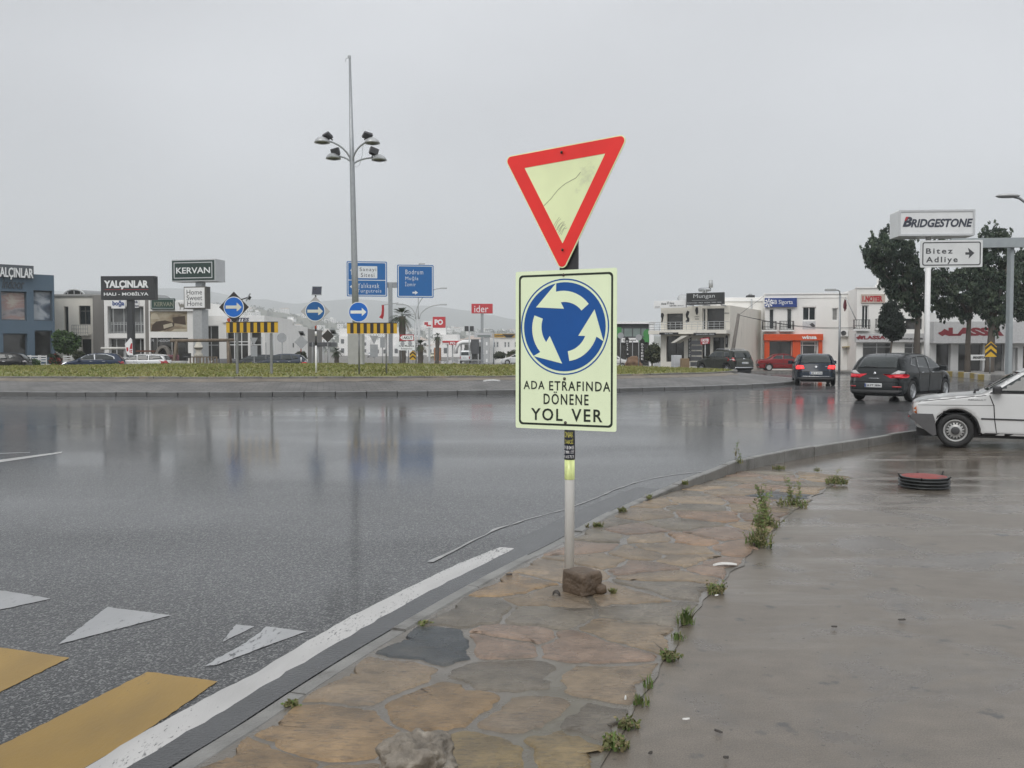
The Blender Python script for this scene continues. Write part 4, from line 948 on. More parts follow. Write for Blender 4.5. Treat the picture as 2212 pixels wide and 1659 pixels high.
for s, x, y, X, Y in (('Sanayi', 1366, 198, 1508, 236), ('Sitesi', 1377, 243, 1492, 277)):
    a = FG.p(*K2(x, Y)); b = FG.p(*K2(X, y)); add_text(mb, s, a[0], b[0], a[1], b[1], .008, 0, .0, 0, 1.2)
mb.build('lettering', black, wp)
gtext(s1, [('Yalıkavak', 1348, 332, 1535, 372), ('Turgutreis', 1345, 382, 1552, 420)], gwhite)
def px_poly(F, K, P, y0, y1, name, m, par): return MB().prism([F.p(*K(*p)) for p in P], y0, y1).build(name, m, par)
px_poly(FG, K2, [(1293, 258), (1293, 225), (1282, 225), (1300, 196), (1318, 225), (1307, 225), (1307, 258)], .010, .02, 'arrow', gwhite, s1)
px_poly(FG, K2, [(1280, 360), (1312, 335), (1312, 352), (1330, 352), (1330, 368), (1312, 368), (1312, 385)], .010, .02, 'arrow', gwhite, s1)
s2, *_ = gsign([(1693, 163), (2007, 183), (1997, 460), (1683, 450)], 'sign_panel')
gtext(s2, [('Bodrum', 1760, 216, 1912, 254), ('Muğla', 1760, 272, 1870, 312), ('İzmir', 1757, 315, 1848, 356)], gwhite)
px_poly(FG, K2, [(1820, 405), (1842, 405), (1842, 394), (1868, 412), (1842, 430), (1842, 419), (1820, 419)], .010, .02, 'arrow', gwhite, s2)
# ------------------------------------------------------------------ smaller signs and sign backs
def sign_back(px, py_base, Y, items, label, K=K2, group='sign backs beyond the island', bands=None, post_r=.035, top=None, name='road_sign', postmat=None, pale=True):
    F = Fac(K(px, 900)[0], Y, 3); t = F.thing(name, label, 'road sign', group)
    zt = F.p(*K(px, top))[1]; MB().tube([(0, 0, -.1), (0, 0, zt)], post_r, 8).build('post', postmat or postm, t)
    for kind, a in items:
        if kind == 'disc':
            x, y, r = a; c = F.p(*K(x, y)); r_ = abs(F.p(*K(x + r, y))[0] - c[0]); MB().prism(disc(c[0], c[1], r_, 28), -.06, -.04).build('round_back', signgrey, t)
        elif kind == 'poly':
            P, m = a; MB().prism([F.p(*K(*p)) for p in P], -.06, -.04).build('sign_plate', m, t)
        elif kind == 'band':
            y0, y1, m = a; MB().tube([(0, 0, F.p(*K(px, y1))[1]), (0, 0, F.p(*K(px, y0))[1])], post_r + .004, 8).build('post_band', m, t)
        elif kind == 'solar':
            x, y = a; c = F.p(*K(x, y)); solar(t, Vector((c[0], .1, c[1])), .4, .4, R(50), R(160), Vector((0, .02, c[1] - .3)))
    return t
orange = mat('orange red band', (.42, .06, .03), .5)
Dm = lambda x, y, r: [(x - r, y), (x, y + r), (x + r, y), (x, y - r)]
sign_back(700, 1015, 69, [('disc', (698, 800, 41))], 'round grey sign back on a thin post, above the parked dark cars', top=840)
sign_back(862, 1005, 66, [('poly', (Dm(866, 838, 60), signgrey)), ('band', (860, 925, orange)), ('band', (770, 860, black)), ('band', (968, 1010, white_p)), ('solar', (865, 762))], 'grey diamond sign back on a red and black banded post', top=775, postmat=black)
sign_back(1092, 1000, 64, [('poly', (Dm(1093, 786, 54), bfilm)), ('solar', (1135, 748))], 'black diamond sign back on a grey post, right of the middle arrow disc', top=835)
palegrey = mat('pale grey sign back', (.30, .31, .315), .5, .1, 4)
sign_back(458, 1015, 68, [('poly', ([(424, 800), (492, 800), (458, 866)], palegrey)), ('poly', ([(433, 868), (488, 868), (488, 960), (433, 960)], palegrey))], 'grey back of a triangle and rectangle sign, left, before the white electrical shop', top=955)
sign_back(1492, 1000, 68, [('poly', ([(1455, 784), (1527, 784), (1491, 858)], palegrey)), ('poly', ([(1457, 858), (1524, 858), (1524, 966), (1457, 966)], palegrey))], 'grey back of a triangle and rectangle sign, right of the lamp mast', top=960)
sign_back(1562, 1000, 71, [('poly', ([(1543, 795), (1586, 795), (1586, 885), (1543, 885)], palegrey))], 'small grey rectangular sign back behind the striped board', top=880)
sign_back(560, 1020, 70, [], 'bare grey post among the parked dark cars', top=840, name='street_pole', group=None)
sign_back(963, 1010, 70, [], 'thin bare grey post near the shrub palm', top=835, name='street_pole', group=None)
KG = K3
sign_back(1828, 760, 66, [('disc', (1830, 512, 27)), ], 'round grey sign back on a post, left one by the white saloon', KG, top=535)
sign_back(1985, 760, 65, [('disc', (1985, 528, 27)), ], 'round grey sign back on a post, right one behind the soil heap', KG, top=555)
sign_back(1932, 760, 70, [], 'bare grey post between the two round sign backs', KG, top=560, name='street_pole', group=None)
# direction boards by the palm
FAK = Fac(K2(1770, 900)[0], 70, 3); ak = FAK.thing('direction_board', 'white board with red border and red arrow tip pointing left, topmost by the palm', 'road sign')
a = FAK.p(*K2(1712, 826)); b = FAK.p(*K2(1832, 772)); ap = MB().box(a[0], b[0], -.03, 0, a[1], b[1]).build('panel', mat('sign red enamel', (.36, .02, .03), .4), ak)
a = FAK.p(*K2(1736, 819)); b = FAK.p(*K2(1827, 780)); MB().box(a[0], b[0], -.036, -.031, a[1], b[1]).build('white_field', discwhite, ap)
px_poly(FAK, K2, [(1715, 799), (1733, 780), (1733, 818)], -.036, -.031, 'arrow_tip', discwhite, ap)
mb = MB(); a = FAK.p(*K2(1742, 812)); b = FAK.p(*K2(1820, 788)); add_text(mb, 'AKUT', a[0], b[0], a[1], b[1], -.038, 0, .03); mb.build('lettering', black, ap)
for px in (1722, 1785): x, z = FAK.p(*K2(px, 775)); MB().tube([(x, .03, -.1), (x, .03, z)], .035, 8).build('post', postm, ak)
FAR_ = Fac(K2(1755, 900)[0], 69.8, 3); ar = FAR_.thing('direction_board', 'white board with pointed left end and two text lines, below the red bordered one', 'road sign')
ap = MB().prism([FAR_.p(*K2(*p)) for p in ((1668, 870), (1700, 833), (1843, 833), (1843, 908), (1700, 908))], -.03, 0).build('panel', discwhite, ar)
mb = MB()
for s, x, y, X, Y in (('Araç Muayene', 1702, 862, 1835, 882), ('İstasyonu', 1722, 884, 1818, 903)):
    a = FAR_.p(*K2(x, Y)); b = FAR_.p(*K2(X, y)); add_text(mb, s, a[0], b[0], a[1], b[1], -.033, 0, .02)
mb.build('lettering', black, ap)
for k, px in enumerate((1735, 1800)):
    c = FAR_.p(*K2(px, 850)); MB().prism(disc(c[0], c[1], .16, 14), -.036, -.031).build('emblem', signgrey, ap)
x, z = FAR_.p(*K2(1705, 905)); MB().tube([(x, .03, -.1), (x, .03, z)], .035, 8).build('post', postm, ar)
def chevron(F, K, x0, y0, x1, y1, label, t=None):
    t = F.thing('chevron_sign', label, 'road sign', 'yellow and black chevron signs')
    a = F.p(*K(x0, y1)); b = F.p(*K(x1, y0)); W = b[0] - a[0]; H_ = b[1] - a[1]; cx = (a[0] + b[0]) / 2
    pl = MB().prism([(a[0], a[1]), (b[0], a[1]), (b[0], b[1] - W * .45), (cx, b[1]), (a[0], b[1] - W * .45)], -.03, 0).build('panel', yfilm, t)
    s = H_ / 4.4
    for k in range(2):
        z = a[1] + s * (.15 + 1.75 * k); MB().prism([(a[0], z), (cx, z + W * .42), (b[0], z), (b[0], z + s * .8), (cx, z + W * .42 + s * .8), (a[0], z + s * .8)], -.035, -.031).build('black_chevron', bfilm, pl)
    MB().tube([(cx, .05, -.1), (cx, .05, b[1] - .2)], .04, 8).build('post', postm, t)
    return t
chevron(Fac(K2(1822, 900)[0], 67, 0), K2, 1796, 910, 1850, 990, 'small chevron sign below the white direction boards')
chevron(Fac(K5(1560, 1200)[0], 57.5, 0), K5, 1514, 1158, 1604, 1274, 'larger chevron sign by the painted kerb, under the pines')
# ------------------------------------------------------------------ buildings
def rc(F, K, x0, y0, x1, y1, off=0.0):
    a = F.p(*K(x0, y1), off=off); b = F.p(*K(x1, y0), off=off); return [a[0], b[0], a[1], b[1]]
def wallbox(x0, x1, z0, z1, depth, holes, rev=.18, y=0.0, mb=None):
    """box whose front has real openings with reveals"""
    mb = mb or MB(); H = [(max(x0, h[0]), min(x1, h[1]), max(z0, h[2]), min(z1, h[3])) for h in holes]
    X = sorted({x0, x1} | {v for h in H for v in h[:2]}); Z = sorted({z0, z1} | {v for h in H for v in h[2:]})
    inh = lambda x, z: any(h[0] < x < h[1] and h[2] < z < h[3] for h in H)
    for i in range(len(X) - 1):
        for j in range(len(Z) - 1):
            a, b, c, d = X[i], X[i + 1], Z[j], Z[j + 1]
            if not inh((a + b) / 2, (c + d) / 2): mb.add([(a, y, c), (b, y, c), (b, y, d), (a, y, d)], [(0, 1, 2, 3)])
    for a, b, c, d in H:
        mb.add([(a, y, c), (b, y, c), (b, y, d), (a, y, d), (a, y + rev, c), (b, y + rev, c), (b, y + rev, d), (a, y + rev, d)], [(0, 4, 5, 1), (1, 5, 6, 2), (2, 6, 7, 3), (3, 7, 4, 0), (4, 7, 6, 5)])
    e = y + depth
    mb.add([(x0, y, z0), (x1, y, z0), (x1, e, z0), (x0, e, z0), (x0, y, z1), (x1, y, z1), (x1, e, z1), (x0, e, z1)], [(4, 5, 6, 7), (1, 2, 6, 5), (2, 3, 7, 6), (3, 0, 4, 7)])
    return mb
def window(par, r, nx=1, nz=1, y=.12, fm=None, gm=None, fw=.06, name='window', xs=None, zs=None):
    x0, x1, z0, z1 = r; mb = MB(); fm = fm or pvc; gm = gm or glass
    o = [(x0, z0), (x1, z0), (x1, z1), (x0, z1)]; i = [(x0 + fw, z0 + fw), (x1 - fw, z0 + fw), (x1 - fw, z1 - fw), (x0 + fw, z1 - fw)]
    ringmesh(mb, o, i, y - .03, y + .05)
    xs = xs if xs is not None else [k / nx for k in range(1, nx)]; zs = zs if zs is not None else [k / nz for k in range(1, nz)]
    for t in xs: x = x0 + (x1 - x0) * t; mb.box(x - fw / 2, x + fw / 2, y - .028, y + .048, z0 + fw, z1 - fw)
    for t in zs: z = z0 + (z1 - z0) * t; mb.box(x0 + fw, x1 - fw, y - .024, y + .044, z - fw / 2, z + fw / 2)
    w_ = mb.build(name, fm, par)
    MB().box(x0 + fw * .5, x1 - fw * .5, y + .012, y + .03, z0 + fw * .5, z1 - fw * .5).build('pane', gm, w_)
    return w_
def signbox(par, r, y0, y1, m, name='shop_sign', texts=(), F=None, K=None, border=None):
    o = MB().bbox(r[0], r[1], y0, y1, r[2], r[3], .015).build(name, m, par)
    if border:
        bw, bm = border; ringmesh(MB(), rrect(r[0] + bw, r[1] - bw, r[2] + bw, r[3] - bw, .01, 2), rrect(r[0] + 1.6 * bw, r[1] - 1.6 * bw, r[2] + 1.6 * bw, r[3] - 1.6 * bw, .01, 2), y0 - .008, y0 - .001).build('border', bm, o)
    by = {}
    for s, rr_, tm, *o_ in texts: by.setdefault(tm.name, (tm, []))[1].append((s, rr_, o_))
    for tm, L in by.values():
        mb = MB()
        for s, q, o_ in L:
            a = F.p(*K(q[0], q[3]), off=y0); b = F.p(*K(q[2], q[1]), off=y0); add_text(mb, s, a[0], b[0], a[1], b[1], y0 - .004, 0, o_[0] if o_ else .02, o_[1] if len(o_) > 1 else 0, thick=.012)
        mb.build('lettering', tm, o)
    return o
def railing(par, x0, x1, y, z0, z1, m, n=6, hb=3, sides=0.0, name='railing', r=.018):
    mb = MB()
    for k in range(n + 1): x = x0 + (x1 - x0) * k / n; mb.tube([(x, y, z0), (x, y, z1)], r, 6)
    for k in range(hb): z = z1 - (z1 - z0) * .85 * k / max(1, hb - 1) if hb > 1 else z1; mb.tube([(x0, y, z), (x1, y, z)], r, 6)
    if sides:
        for x in (x0, x1):
            for z in (z1, z0 + .1): mb.tube([(x, y, z), (x, y + sides, z)], r, 6)
    return mb.build(name, m, par)
greytxt = mat('dark lettering', (.045, .047, .05), .5, .1); whitetxt = mat('white lettering', (.78, .79, .79), .45, .04); redtxt = mat('red lettering', (.42, .02, .03), .45, .08); bluetxt = mat('blue lettering', (.02, .06, .22), .45, .08); navytxt = mat('navy lettering', (.012, .015, .06), .45, .08)
darkroom = mat('dark interior', (.02, .02, .02), .7, .3, 2); roofgrey = mat('roof sheet', (.22, .225, .225), .5, .12, 2)
silver = mat('sign light grey', (.50, .51, .52), .45, .06, 4)
def poster_mat(name, cols, sc):
    m, t, b, N = nodes_mat(name)
    g = N('ShaderNodeTexCoord').outputs['Object']
    n = N('ShaderNodeTexNoise', {0: N('ShaderNodeMapping', {0: g, 'Scale': (1, 1, 1.8)}).outputs[0], 'Scale': sc, 'Detail': 3, 'Distortion': .6}).outputs[0]
    r = N('ShaderNodeValToRGB', {0: n}); e = r.color_ramp.elements
    e[0].position = .3; e[0].color = (*cols[0], 1); e[1].position = .72; e[1].color = (*cols[-1], 1)
    for k, c in enumerate(cols[1:-1]): q = e.new(.3 + .42 * (k + 1) / (len(cols) - 1)); q.color = (*c, 1)
    t.links.new(r.outputs[0], b.inputs['Base Color']); b.inputs['Roughness'].default_value = .35
    return m
# --- blue furniture store at the left edge
F1 = Fac(K9(722, 300)[0], 74, -42); bl = F1.thing('furniture_store', 'slate blue two storey store with poster windows at the left edge', 'building')
top1 = F1.p(*K9(722, 238))[1]; xl = F1.p(-150, 757)[0]; xr = F1.p(*K9(722, 757))[0]
wins = [rc(F1, K9, 22, 458, 352, 832), rc(F1, K9, 450, 445, 692, 838), rc(F1, K9, 48, 1010, 362, 1330), rc(F1, K9, 465, 970, 692, 1330)]
wins += [[w_[0] - 6.2, w_[1] - 6.2, w_[2], w_[3]] for w_ in (wins[0], wins[2])]
wallbox(xl, xr, -.6, top1, 12, wins, .5).build('wall', blue_wall, bl)
xp = F1.p(*K9(434, 200))[0]; zp = F1.p(*K9(434, 118))[1]
MB().box(xl, xp, -.25, 0.3, top1 - .3, zp).build('parapet_sign', mat('sign board slate', (.085, .095, .105), .6, .08, 2), bl)
poA = poster_mat('lounge poster', [(.16, .15, .17), (.30, .28, .28), (.33, .22, .20), (.42, .38, .33)], .9); poB = poster_mat('sofa poster', [(.05, .06, .08), (.10, .13, .17), (.38, .41, .44), (.42, .44, .46)], .55)
for k, (w_, g_) in enumerate(zip(wins, (poA, poB, shopglass, shopglass, poA, shopglass))): window(bl, w_, 1, 1, .38, mat('slate frame', (.07, .09, .11), .5), g_, .08, 'window')
mb = MB(); a = F1.p(*K9(-62, 285), off=-.25); b = F1.p(*K9(436, 152), off=-.25); add_text(mb, 'YALÇINLAR', a[0], b[0], a[1], b[1] , -.26, 0, .02, thick=.08); mb.build('lettering', whitetxt, bl)
mb = MB(); a = F1.p(*K9(25, 408)); b = F1.p(*K9(322, 290)); add_text(mb, 'Indoor', a[0], b[0], a[1], b[1], -.01, 0, .0, .3, thick=.05); mb.build('lettering', mat('slate lettering', (.05, .06, .07), .5), bl)
# --- cream building with vaulted roof
F2 = Fac(K9(1000, 300)[0], 79, 0); cb = F2.thing('cream_building', 'cream two storey building with a dark vaulted roof and small balcony, beside the blue store', 'building')
x0, x1, z0, z1 = rc(F2, K9, 660, 520, 1262, 1400); z0 = -.5
h1 = rc(F2, K9, 1045, 640, 1195, 890); h2 = rc(F2, K9, 1080, 1082, 1206, 1330); h3 = rc(F2, K9, 850, 650, 902, 1000)
wallbox(x0, x1, z0, z1, 10, [h1, h2, h3], .35).build('wall', cream_wall, cb)
zt = F2.p(*K9(900, 505))[1]; MB().bbox(x0 - .1, x1 + 1.6, -.15, 10.1, z1 + .003, zt + .1, .04).build('cornice', mat('cornice grey', (.26, .26, .25), .7), cb)
window(cb, h1, 2, 1, .2, mat('dark bronze frame', (.1, .095, .09), .4), glass, .07, xs=[.5], zs=[.72]); window(cb, h3, 1, 1, .25, grey_wall, glass, .06)
MB().box(h2[0], h2[1], .25, .3, h2[2], h2[3]).build('doorway', darkroom, cb)
bx = rc(F2, K9, 998, 900, 1204, 1018); MB().box(bx[0], bx[1], -.7, -.003, bx[2] - .12, bx[2]).build('balcony_slab', cream_wall, cb); railing(cb, bx[0], bx[1], -.66, bx[2], bx[3], mat('railing grey', (.25, .25, .25), .4), 7, 3, .6)
vx0, vx1, vz0, vz1 = rc(F2, K9, 828, 425, 1100, 512); r = (vx1 - vx0) / 2; cx = (vx0 + vx1) / 2
mb = MB(); n = 14; arc = [(cx - r * cos(pi * k / n), vz0 + (vz1 - vz0) * sin(pi * k / n)) for k in range(n + 1)]; arcb = [(cx + 4.8 - (x - cx) * -1, z) for x, z in arc]
mb.add([(x, .3, z) for x, z in arc] + [(x + 4.6, 8, z) for x, z in arc], [(k, k + 1, n + 2 + k, n + 1 + k) for k in range(n)]); mb.build('vaulted_roof', roofgrey, cb)
mb = MB().prism(arc, .24, .30).build('vault_glass', shopglass, cb); mb2 = MB(); mb2.tube([(x, .22, z) for x, z in arc], .09, 6)
for k in (4, 7, 10): mb2.tube([(arc[k][0], .22, vz0), (arc[k][0], .22, arc[k][1])], .04, 6)
mb2.build('vault_rim', lgrey, cb)
px0, px1, pz0, pz1 = rc(F2, K9, 1262, 505, 1388, 1400); MB().box(px0 + .003, px1, -.35, 8, -.5, pz1).build('pilaster', grey_wall, cb)
# --- white framed glass front
F3 = Fac(K9(1660, 300)[0], 78, 0); wf = F3.thing('glass_fronted_shop', 'white framed two storey glass front with blue lettering, behind the tall black pylon sign', 'building')
x0, x1, z0, z1 = rc(F3, K9, 1386, 566, 1946, 1400)
u = rc(F3, K9, 1424, 648, 1896, 1008); l = rc(F3, K9, 1438, 1070, 1902, 1330)
wallbox(x0, x1, -.5, z1, 10, [u, l], .6).build('wall', white_wall, wf)
window(wf, u, 1, 1, .45, lgrey, mat('pale shop glass', (.12, .125, .125), .1, .35, 1.2), .08, xs=[.1, .4, .58, .87], zs=[.35]); window(wf, l, 1, 1, .45, lgrey, shopglass, .08, xs=[.17, .42, .68, .85], zs=[])
railing(wf, u[0], u[1], .2, u[2], u[2] + .95, lgrey, 12, 2)
px0, px1, pz0, pz1 = rc(F3, K9, 1946, 566, 1988, 1400); MB().box(px0 + .003, px1, -.3, 8, -.5, pz1).build('pilaster', grey_wall, wf)
signbox(wf, rc(F3, K9, 1480, 560, 1660, 678), -.14, -.004, white_p, 'shop_sign', [('boğa', (1488, 572, 1642, 655), bluetxt, .035)], F3, K9)
signbox(wf, rc(F3, K9, 1725, 560, 1838, 668), -.14, -.004, white_p, 'shop_sign', [('orua', (1742, 575, 1820, 608), navytxt), ('orden', (1736, 625, 1832, 655), navytxt)], F3, K9)
# --- furniture shop with the bedroom poster
F4 = Fac(K1(1450, 600)[0], 77, 0); fs_ = F4.thing('furniture_shop', 'white shop with a large brown bedroom poster and an arched stone entrance', 'building')
x0, x1, z0, z1 = rc(F4, K1, 1284, 478, 1655, 1000); gw = [rc(F4, K1, 1296, 800, 1350, 1000), rc(F4, K1, 1352, 800, 1476, 1000), rc(F4, K1, 1480, 800, 1616, 1000)]; up = rc(F4, K1, 1290, 572, 1608, 748)
wallbox(x0, x1, -.5, z1, 10, gw + [up], .3).build('wall', white_wall, fs_)
for k, (g_, (s, xa, xb)) in enumerate(zip(gw, (('M', 1298, 1322), ('İNDİRİM', 1350, 1462), ('İNDİRİM', 1484, 1592)))):
    w_ = window(fs_, g_, 1, 1, .2, plastic, shopglass, .05); mb = MB(); a = F4.p(*K1(xa, 836), off=.16); b = F4.p(*K1(xb, 808), off=.16); add_text(mb, s, a[0], b[0], a[1], b[1], .16, 0, .03); mb.build('lettering', silver, w_)
po = MB().box(up[0], up[1], .1, .16, up[2], up[3]).build('bedroom_poster', poster_mat('bedroom poster', [(.10, .07, .045), (.30, .24, .16), (.42, .37, .27), (.50, .46, .36)], .8), fs_)
def pq(P, m, name, par, y0=.08, y1=.098): MB().prism([F4.p(*K1(*p), off=.1) for p in P], y0, y1).build(name, m, par)
pbr = mat('poster dark brown', (.055, .035, .02), .4, .3, 2); pcr = mat('poster cream', (.46, .41, .31), .4, .1, 2)
pq([(1292, 640), (1300, 600), (1325, 585), (1352, 592), (1362, 618), (1375, 640)], pcr, 'printed_headboard', po); pq([(1300, 745), (1310, 690), (1345, 660), (1420, 650), (1500, 672), (1497, 700), (1420, 735), (1340, 748)], pbr, 'printed_bed', po); pq([(1405, 690), (1480, 672), (1488, 700), (1410, 722)], pcr, 'printed_blanket', po, .07, .079); pq([(1485, 625), (1590, 612), (1598, 690), (1490, 672)], pbr, 'printed_dresser', po); pq([(1470, 745), (1500, 725), (1608, 722), (1608, 746)], pcr, 'printed_rug', po)
signbox(fs_, rc(F4, K1, 1305, 462, 1508, 556), -.25, -.004, mat('dark green sign', (.012, .05, .035), .4), 'shop_sign', [('KERVAN', (1325, 492, 1492, 530), mat('muted gold lettering', (.25, .26, .20), .45), .02)], F4, K1, (.06, silver))
cs = signbox(fs_, rc(F4, K1, 1511, 486, 1700, 572), -.2, -.004, white_p, 'camel_sign')
for cx_ in (1560, 1617, 1662):
    s_ = 1.0 if cx_ < 1600 else .8; P = [(-28, -30), (-20, -34), (-14, -24), (-8, -14), (0, -26), (8, -14), (14, -26), (22, -12), (26, 4), (24, 30), (19, 30), (18, 8), (-6, 10), (-8, 30), (-13, 30), (-14, 6), (-22, -10), (-24, -22)]
    MB().prism([F4.p(*K1(cx_ + x * s_, 530 + y * s_), off=-.2) for x, y in P], -.214, -.2).build('camel_figure', mat('camel grey', (.26, .25, .22), .5), cs)
cx, cz = F4.p(*K1(1415, 960)); mb = MB(); ro = abs(F4.p(*K1(1480, 960))[0] - cx); ri = ro * .62; A = [(cx + ro * cos(pi * k / 14), cz + .9 * ro * 1.6 * sin(pi * k / 14)) for k in range(15)]; B = [(cx + ri * cos(pi * k / 14), cz + ri * 1.75 * sin(pi * k / 14)) for k in range(15)]
P = A + [(A[-1][0], -.4), (B[-1][0], -.4)] + B[::-1] + [(B[0][0], -.4), (A[0][0], -.4)]; MB().prism(P, -.5, -.01).build('stone_arch', mat('arch stone', (.2, .185, .165), .85, .3, 5, .6, 12), fs_)
# --- electrical shop
F5 = Fac(K2(300, 700)[0], 80, 0); em = F5.thing('electrical_shop', 'white shop with tall dark windows behind the left striped board', 'building')
x0, x1, z0, z1 = rc(F5, K2, -40, 612, 552, 1000)
op = [rc(F5, K2, 12, 695, 152, 1000), rc(F5, K2, 222, 668, 404, 1000), rc(F5, K2, 428, 690, 518, 1000)]
wallbox(x0, x1, -.5, z1, 10, op, .5).build('wall', white_wall, em)
for k, (o_, nx) in enumerate(zip(op, (2, 3, 1))): window(em, o_, nx, 1, .3, pvc if k else lgrey, shopglass, .07, zs=[.45] if k != 1 else [.42, .5])
signbox(em, rc(F5, K2, 190, 610, 552, 668), -.2, -.004, white_p, 'shop_sign', [('EMTES', (262, 628, 416, 660), navytxt, .035, .2), ('e', (226, 630, 256, 662), mat('orange red lettering', (.5, .08, .03), .4), .05)], F5, K2)
MB().tube([(x1 + .6, .3, -.4), (x1 + .6, .3, 3.2)], .06, 8).build('canopy_post', lgrey, em); MB().tube([(op[2][1] + .2, -.6, -.4), (op[2][1] + .2, -.6, 3)], .05, 8).build('canopy_post', lgrey, em)
# villa behind, and grey block, dark canopies
F6 = Fac(K2(650, 750)[0], 95, 0); vi = F6.thing('stepped_house', 'white flat roofed house with a small dark window, right of the electrical shop', 'building')
x0, x1, z0, z1 = rc(F6, K2, 500, 690, 752, 1000); hw = rc(F6, K2, 665, 714, 692, 742); wallbox(x0, x1, -.5, z1, 9, [hw], .15).build('wall', white_wall, vi); window(vi, hw, 1, 1, .1)
q = rc(F6, K2, 730, 680, 752, 700); MB().lathe([(.25, 0), (.25, .5), (.12, .7), (0, .72)], 12, 0, Matrix.Translation((q[0] + .4, 1, z1 + .002))).build('roof_chimney', white_wall, vi)
F7 = Fac(K2(840, 750)[0], 105, 0); gb = F7.thing('grey_block', 'taupe grey windowless building between the white house and the middle arrow sign', 'building'); x0, x1, z0, z1 = rc(F7, K2, 755, 722, 918, 1000); MB().bbox(x0, x1, 0, 8, -.5, z1, .05).build('wall', grey_wall, gb); a = rc(F7, K2, 790, 722, 880, 830); MB().box(a[0], a[1], -.25, -.004, a[2], a[3] + .003).build('bay', mat('taupe', (.27, .255, .235), .8), gb)
def canopy(F, x0, x1, y0, y1, label, K=K2, n=4, m=dgrey):
    t = F.thing('canopy', label, 'canopy', 'dark flat canopies in the middle distance'); r = rc(F, K, x0, y0, x1, y1); MB().bbox(r[0], r[1], 0, 3, r[2], r[3], .05).build('canopy_roof', m, t)
    for k in range(n): x = r[0] + .3 + (r[1] - r[0] - .6) * k / (n - 1); MB().box(x - .07, x + .07, .2, .34, -.4, r[2] - .002).build('post', lgrey, t)
canopy(Fac(K2(630, 800)[0], 88, 0), 532, 738, 842, 882, 'long dark canopy left, above the parked dark cars'); canopy(Fac(K2(1020, 800)[0], 92, 0), 930, 1122, 838, 876, 'dark canopy behind the black diamond sign back')
# --- pylon signs
def pylon(F, K, r, depth, m, polep, pm, name, label, texts, border=None, side=None):
    t = F.thing(name, label, 'pylon sign'); q = rc(F, K, *r); o = signbox(t, q, 0, depth, m, 'sign_box', texts, F, K, border)
    if polep: p = rc(F, K, *polep); MB().bbox(p[0], p[1], depth * .2, depth * .2 + (p[1] - p[0]), -.5, p[3], .02).build('pole', pm, t)
    return t, o, q
t, o, q = pylon(Fac(K1(1098, 500)[0], 68, 3), K1, (868, 268, 1326, 474), .6, mat('sign charcoal', (.028, .03, .033), .4, .1), (1088, 474, 1130, 1000), mat('pole charcoal', (.03, .032, .035), .45, .1), 'pylon_sign', 'black pylon sign with white YALÇINLAR lettering on a black pole', [('YALÇINLAR', (896, 306, 1276, 385), whitetxt, .045), ('HALI - MOBİLYA', (894, 402, 1276, 438), whitetxt, .02)])
p = rc(Fac(K1(1098, 500)[0], 68, 3), K1, 900, 384, 1276, 388); MB().box(p[0], p[1], -.012, -.001, p[2], p[3]).build('red_rule', redtxt, o)
F8 = Fac(K1(1680, 400)[0], 72, 12); t, o, q = pylon(F8, K1, (1478, 120, 1850, 318), 1.5, silver, (1662, 318, 1718, 356), galv, 'pylon_sign', 'green KERVAN box sign above a white panel on a thick grey column', [])
i = [q[0] + .05, q[1] - .08, q[2] + .1, q[3] - .1]; f = MB().box(i[0], i[1], -.04, -.003, i[2], i[3]).build('green_face', mat('kervan green', (.012, .035, .028), .4, .1), o)
ringmesh(MB(), rrect(i[0] + .15, i[1] - .15, i[2] + .13, i[3] - .13, .02, 2), rrect(i[0] + .22, i[1] - .22, i[2] + .2, i[3] - .2, .02, 2), -.05, -.041).build('inner_border', silver, f)
mb = MB(); a = F8.p(*K1(1518, 250)); b = F8.p(*K1(1808, 192)); add_text(mb, 'KERVAN', a[0], b[0], a[1], b[1], -.045, 0, .015, thick=.01); mb.build('lettering', whitetxt, f)
p = rc(F8, K1, 1578, 358, 1768, 552); o2 = MB().bbox(p[0], p[1], .05, .7, p[2], p[3], .02).build('lower_box', mat('bronze box', (.10, .095, .085), .5), t); fc = MB().box(p[0] + .08, p[1] - .12, .02, .047, p[2] + .08, p[3] - .08).build('white_face', white_p, o2)
mb = MB()
for s, r_ in (('Home', (1604, 386, 1736, 430)), ('Sweet', (1604, 434, 1738, 478)), ('Home', (1610, 484, 1738, 526))): a = F8.p(*K1(r_[0], r_[3])); b = F8.p(*K1(r_[2], r_[1])); add_text(mb, s, a[0], b[0], a[1], b[1], .015, 0, .0)
mb.build('lettering', greytxt, fc); p = rc(F8, K1, 1652, 552, 1722, 1000); MB().bbox(p[0], p[1], .2, 1.2, -.5, p[3], .03).build('column', lgrey, t)
# --- filling station and things along the road ahead
F9 = Fac(K3(640, 600)[0], 165, 0); t, o, q = pylon(F9, K3, (547, 238, 729, 320), 1.0, redpaint, (627, 320, 650, 760), galv, 'pylon_sign', 'red box sign reading ider on a tall grey pole', [('ider', (572, 252, 692, 312), whitetxt, .0)])
F10 = Fac(K3(266, 400)[0], 150, 3); t, o, q = pylon(F10, K3, (214, 350, 320, 444), .8, redpaint, (176, 440, 190, 760), lgrey, 'pylon_sign', 'red square PO sign beside a white panel, above the palms', [('PO', (230, 372, 302, 420), whitetxt, .05)])
p = rc(F10, K3, 128, 388, 212, 444); o2 = MB().bbox(p[0], p[1], .1, .5, p[2], p[3], .02).build('white_panel', white_p, t); p = rc(F10, K3, 142, 396, 174, 420, off=.1); MB().box(p[0], p[1], .08, .099, p[2], p[3]).build('red_mark', redtxt, o2); p = rc(F10, K3, 160, 420, 200, 432, off=.1); MB().box(p[0], p[1], .08, .099, p[2], p[3]).build('red_mark', redtxt, o2)
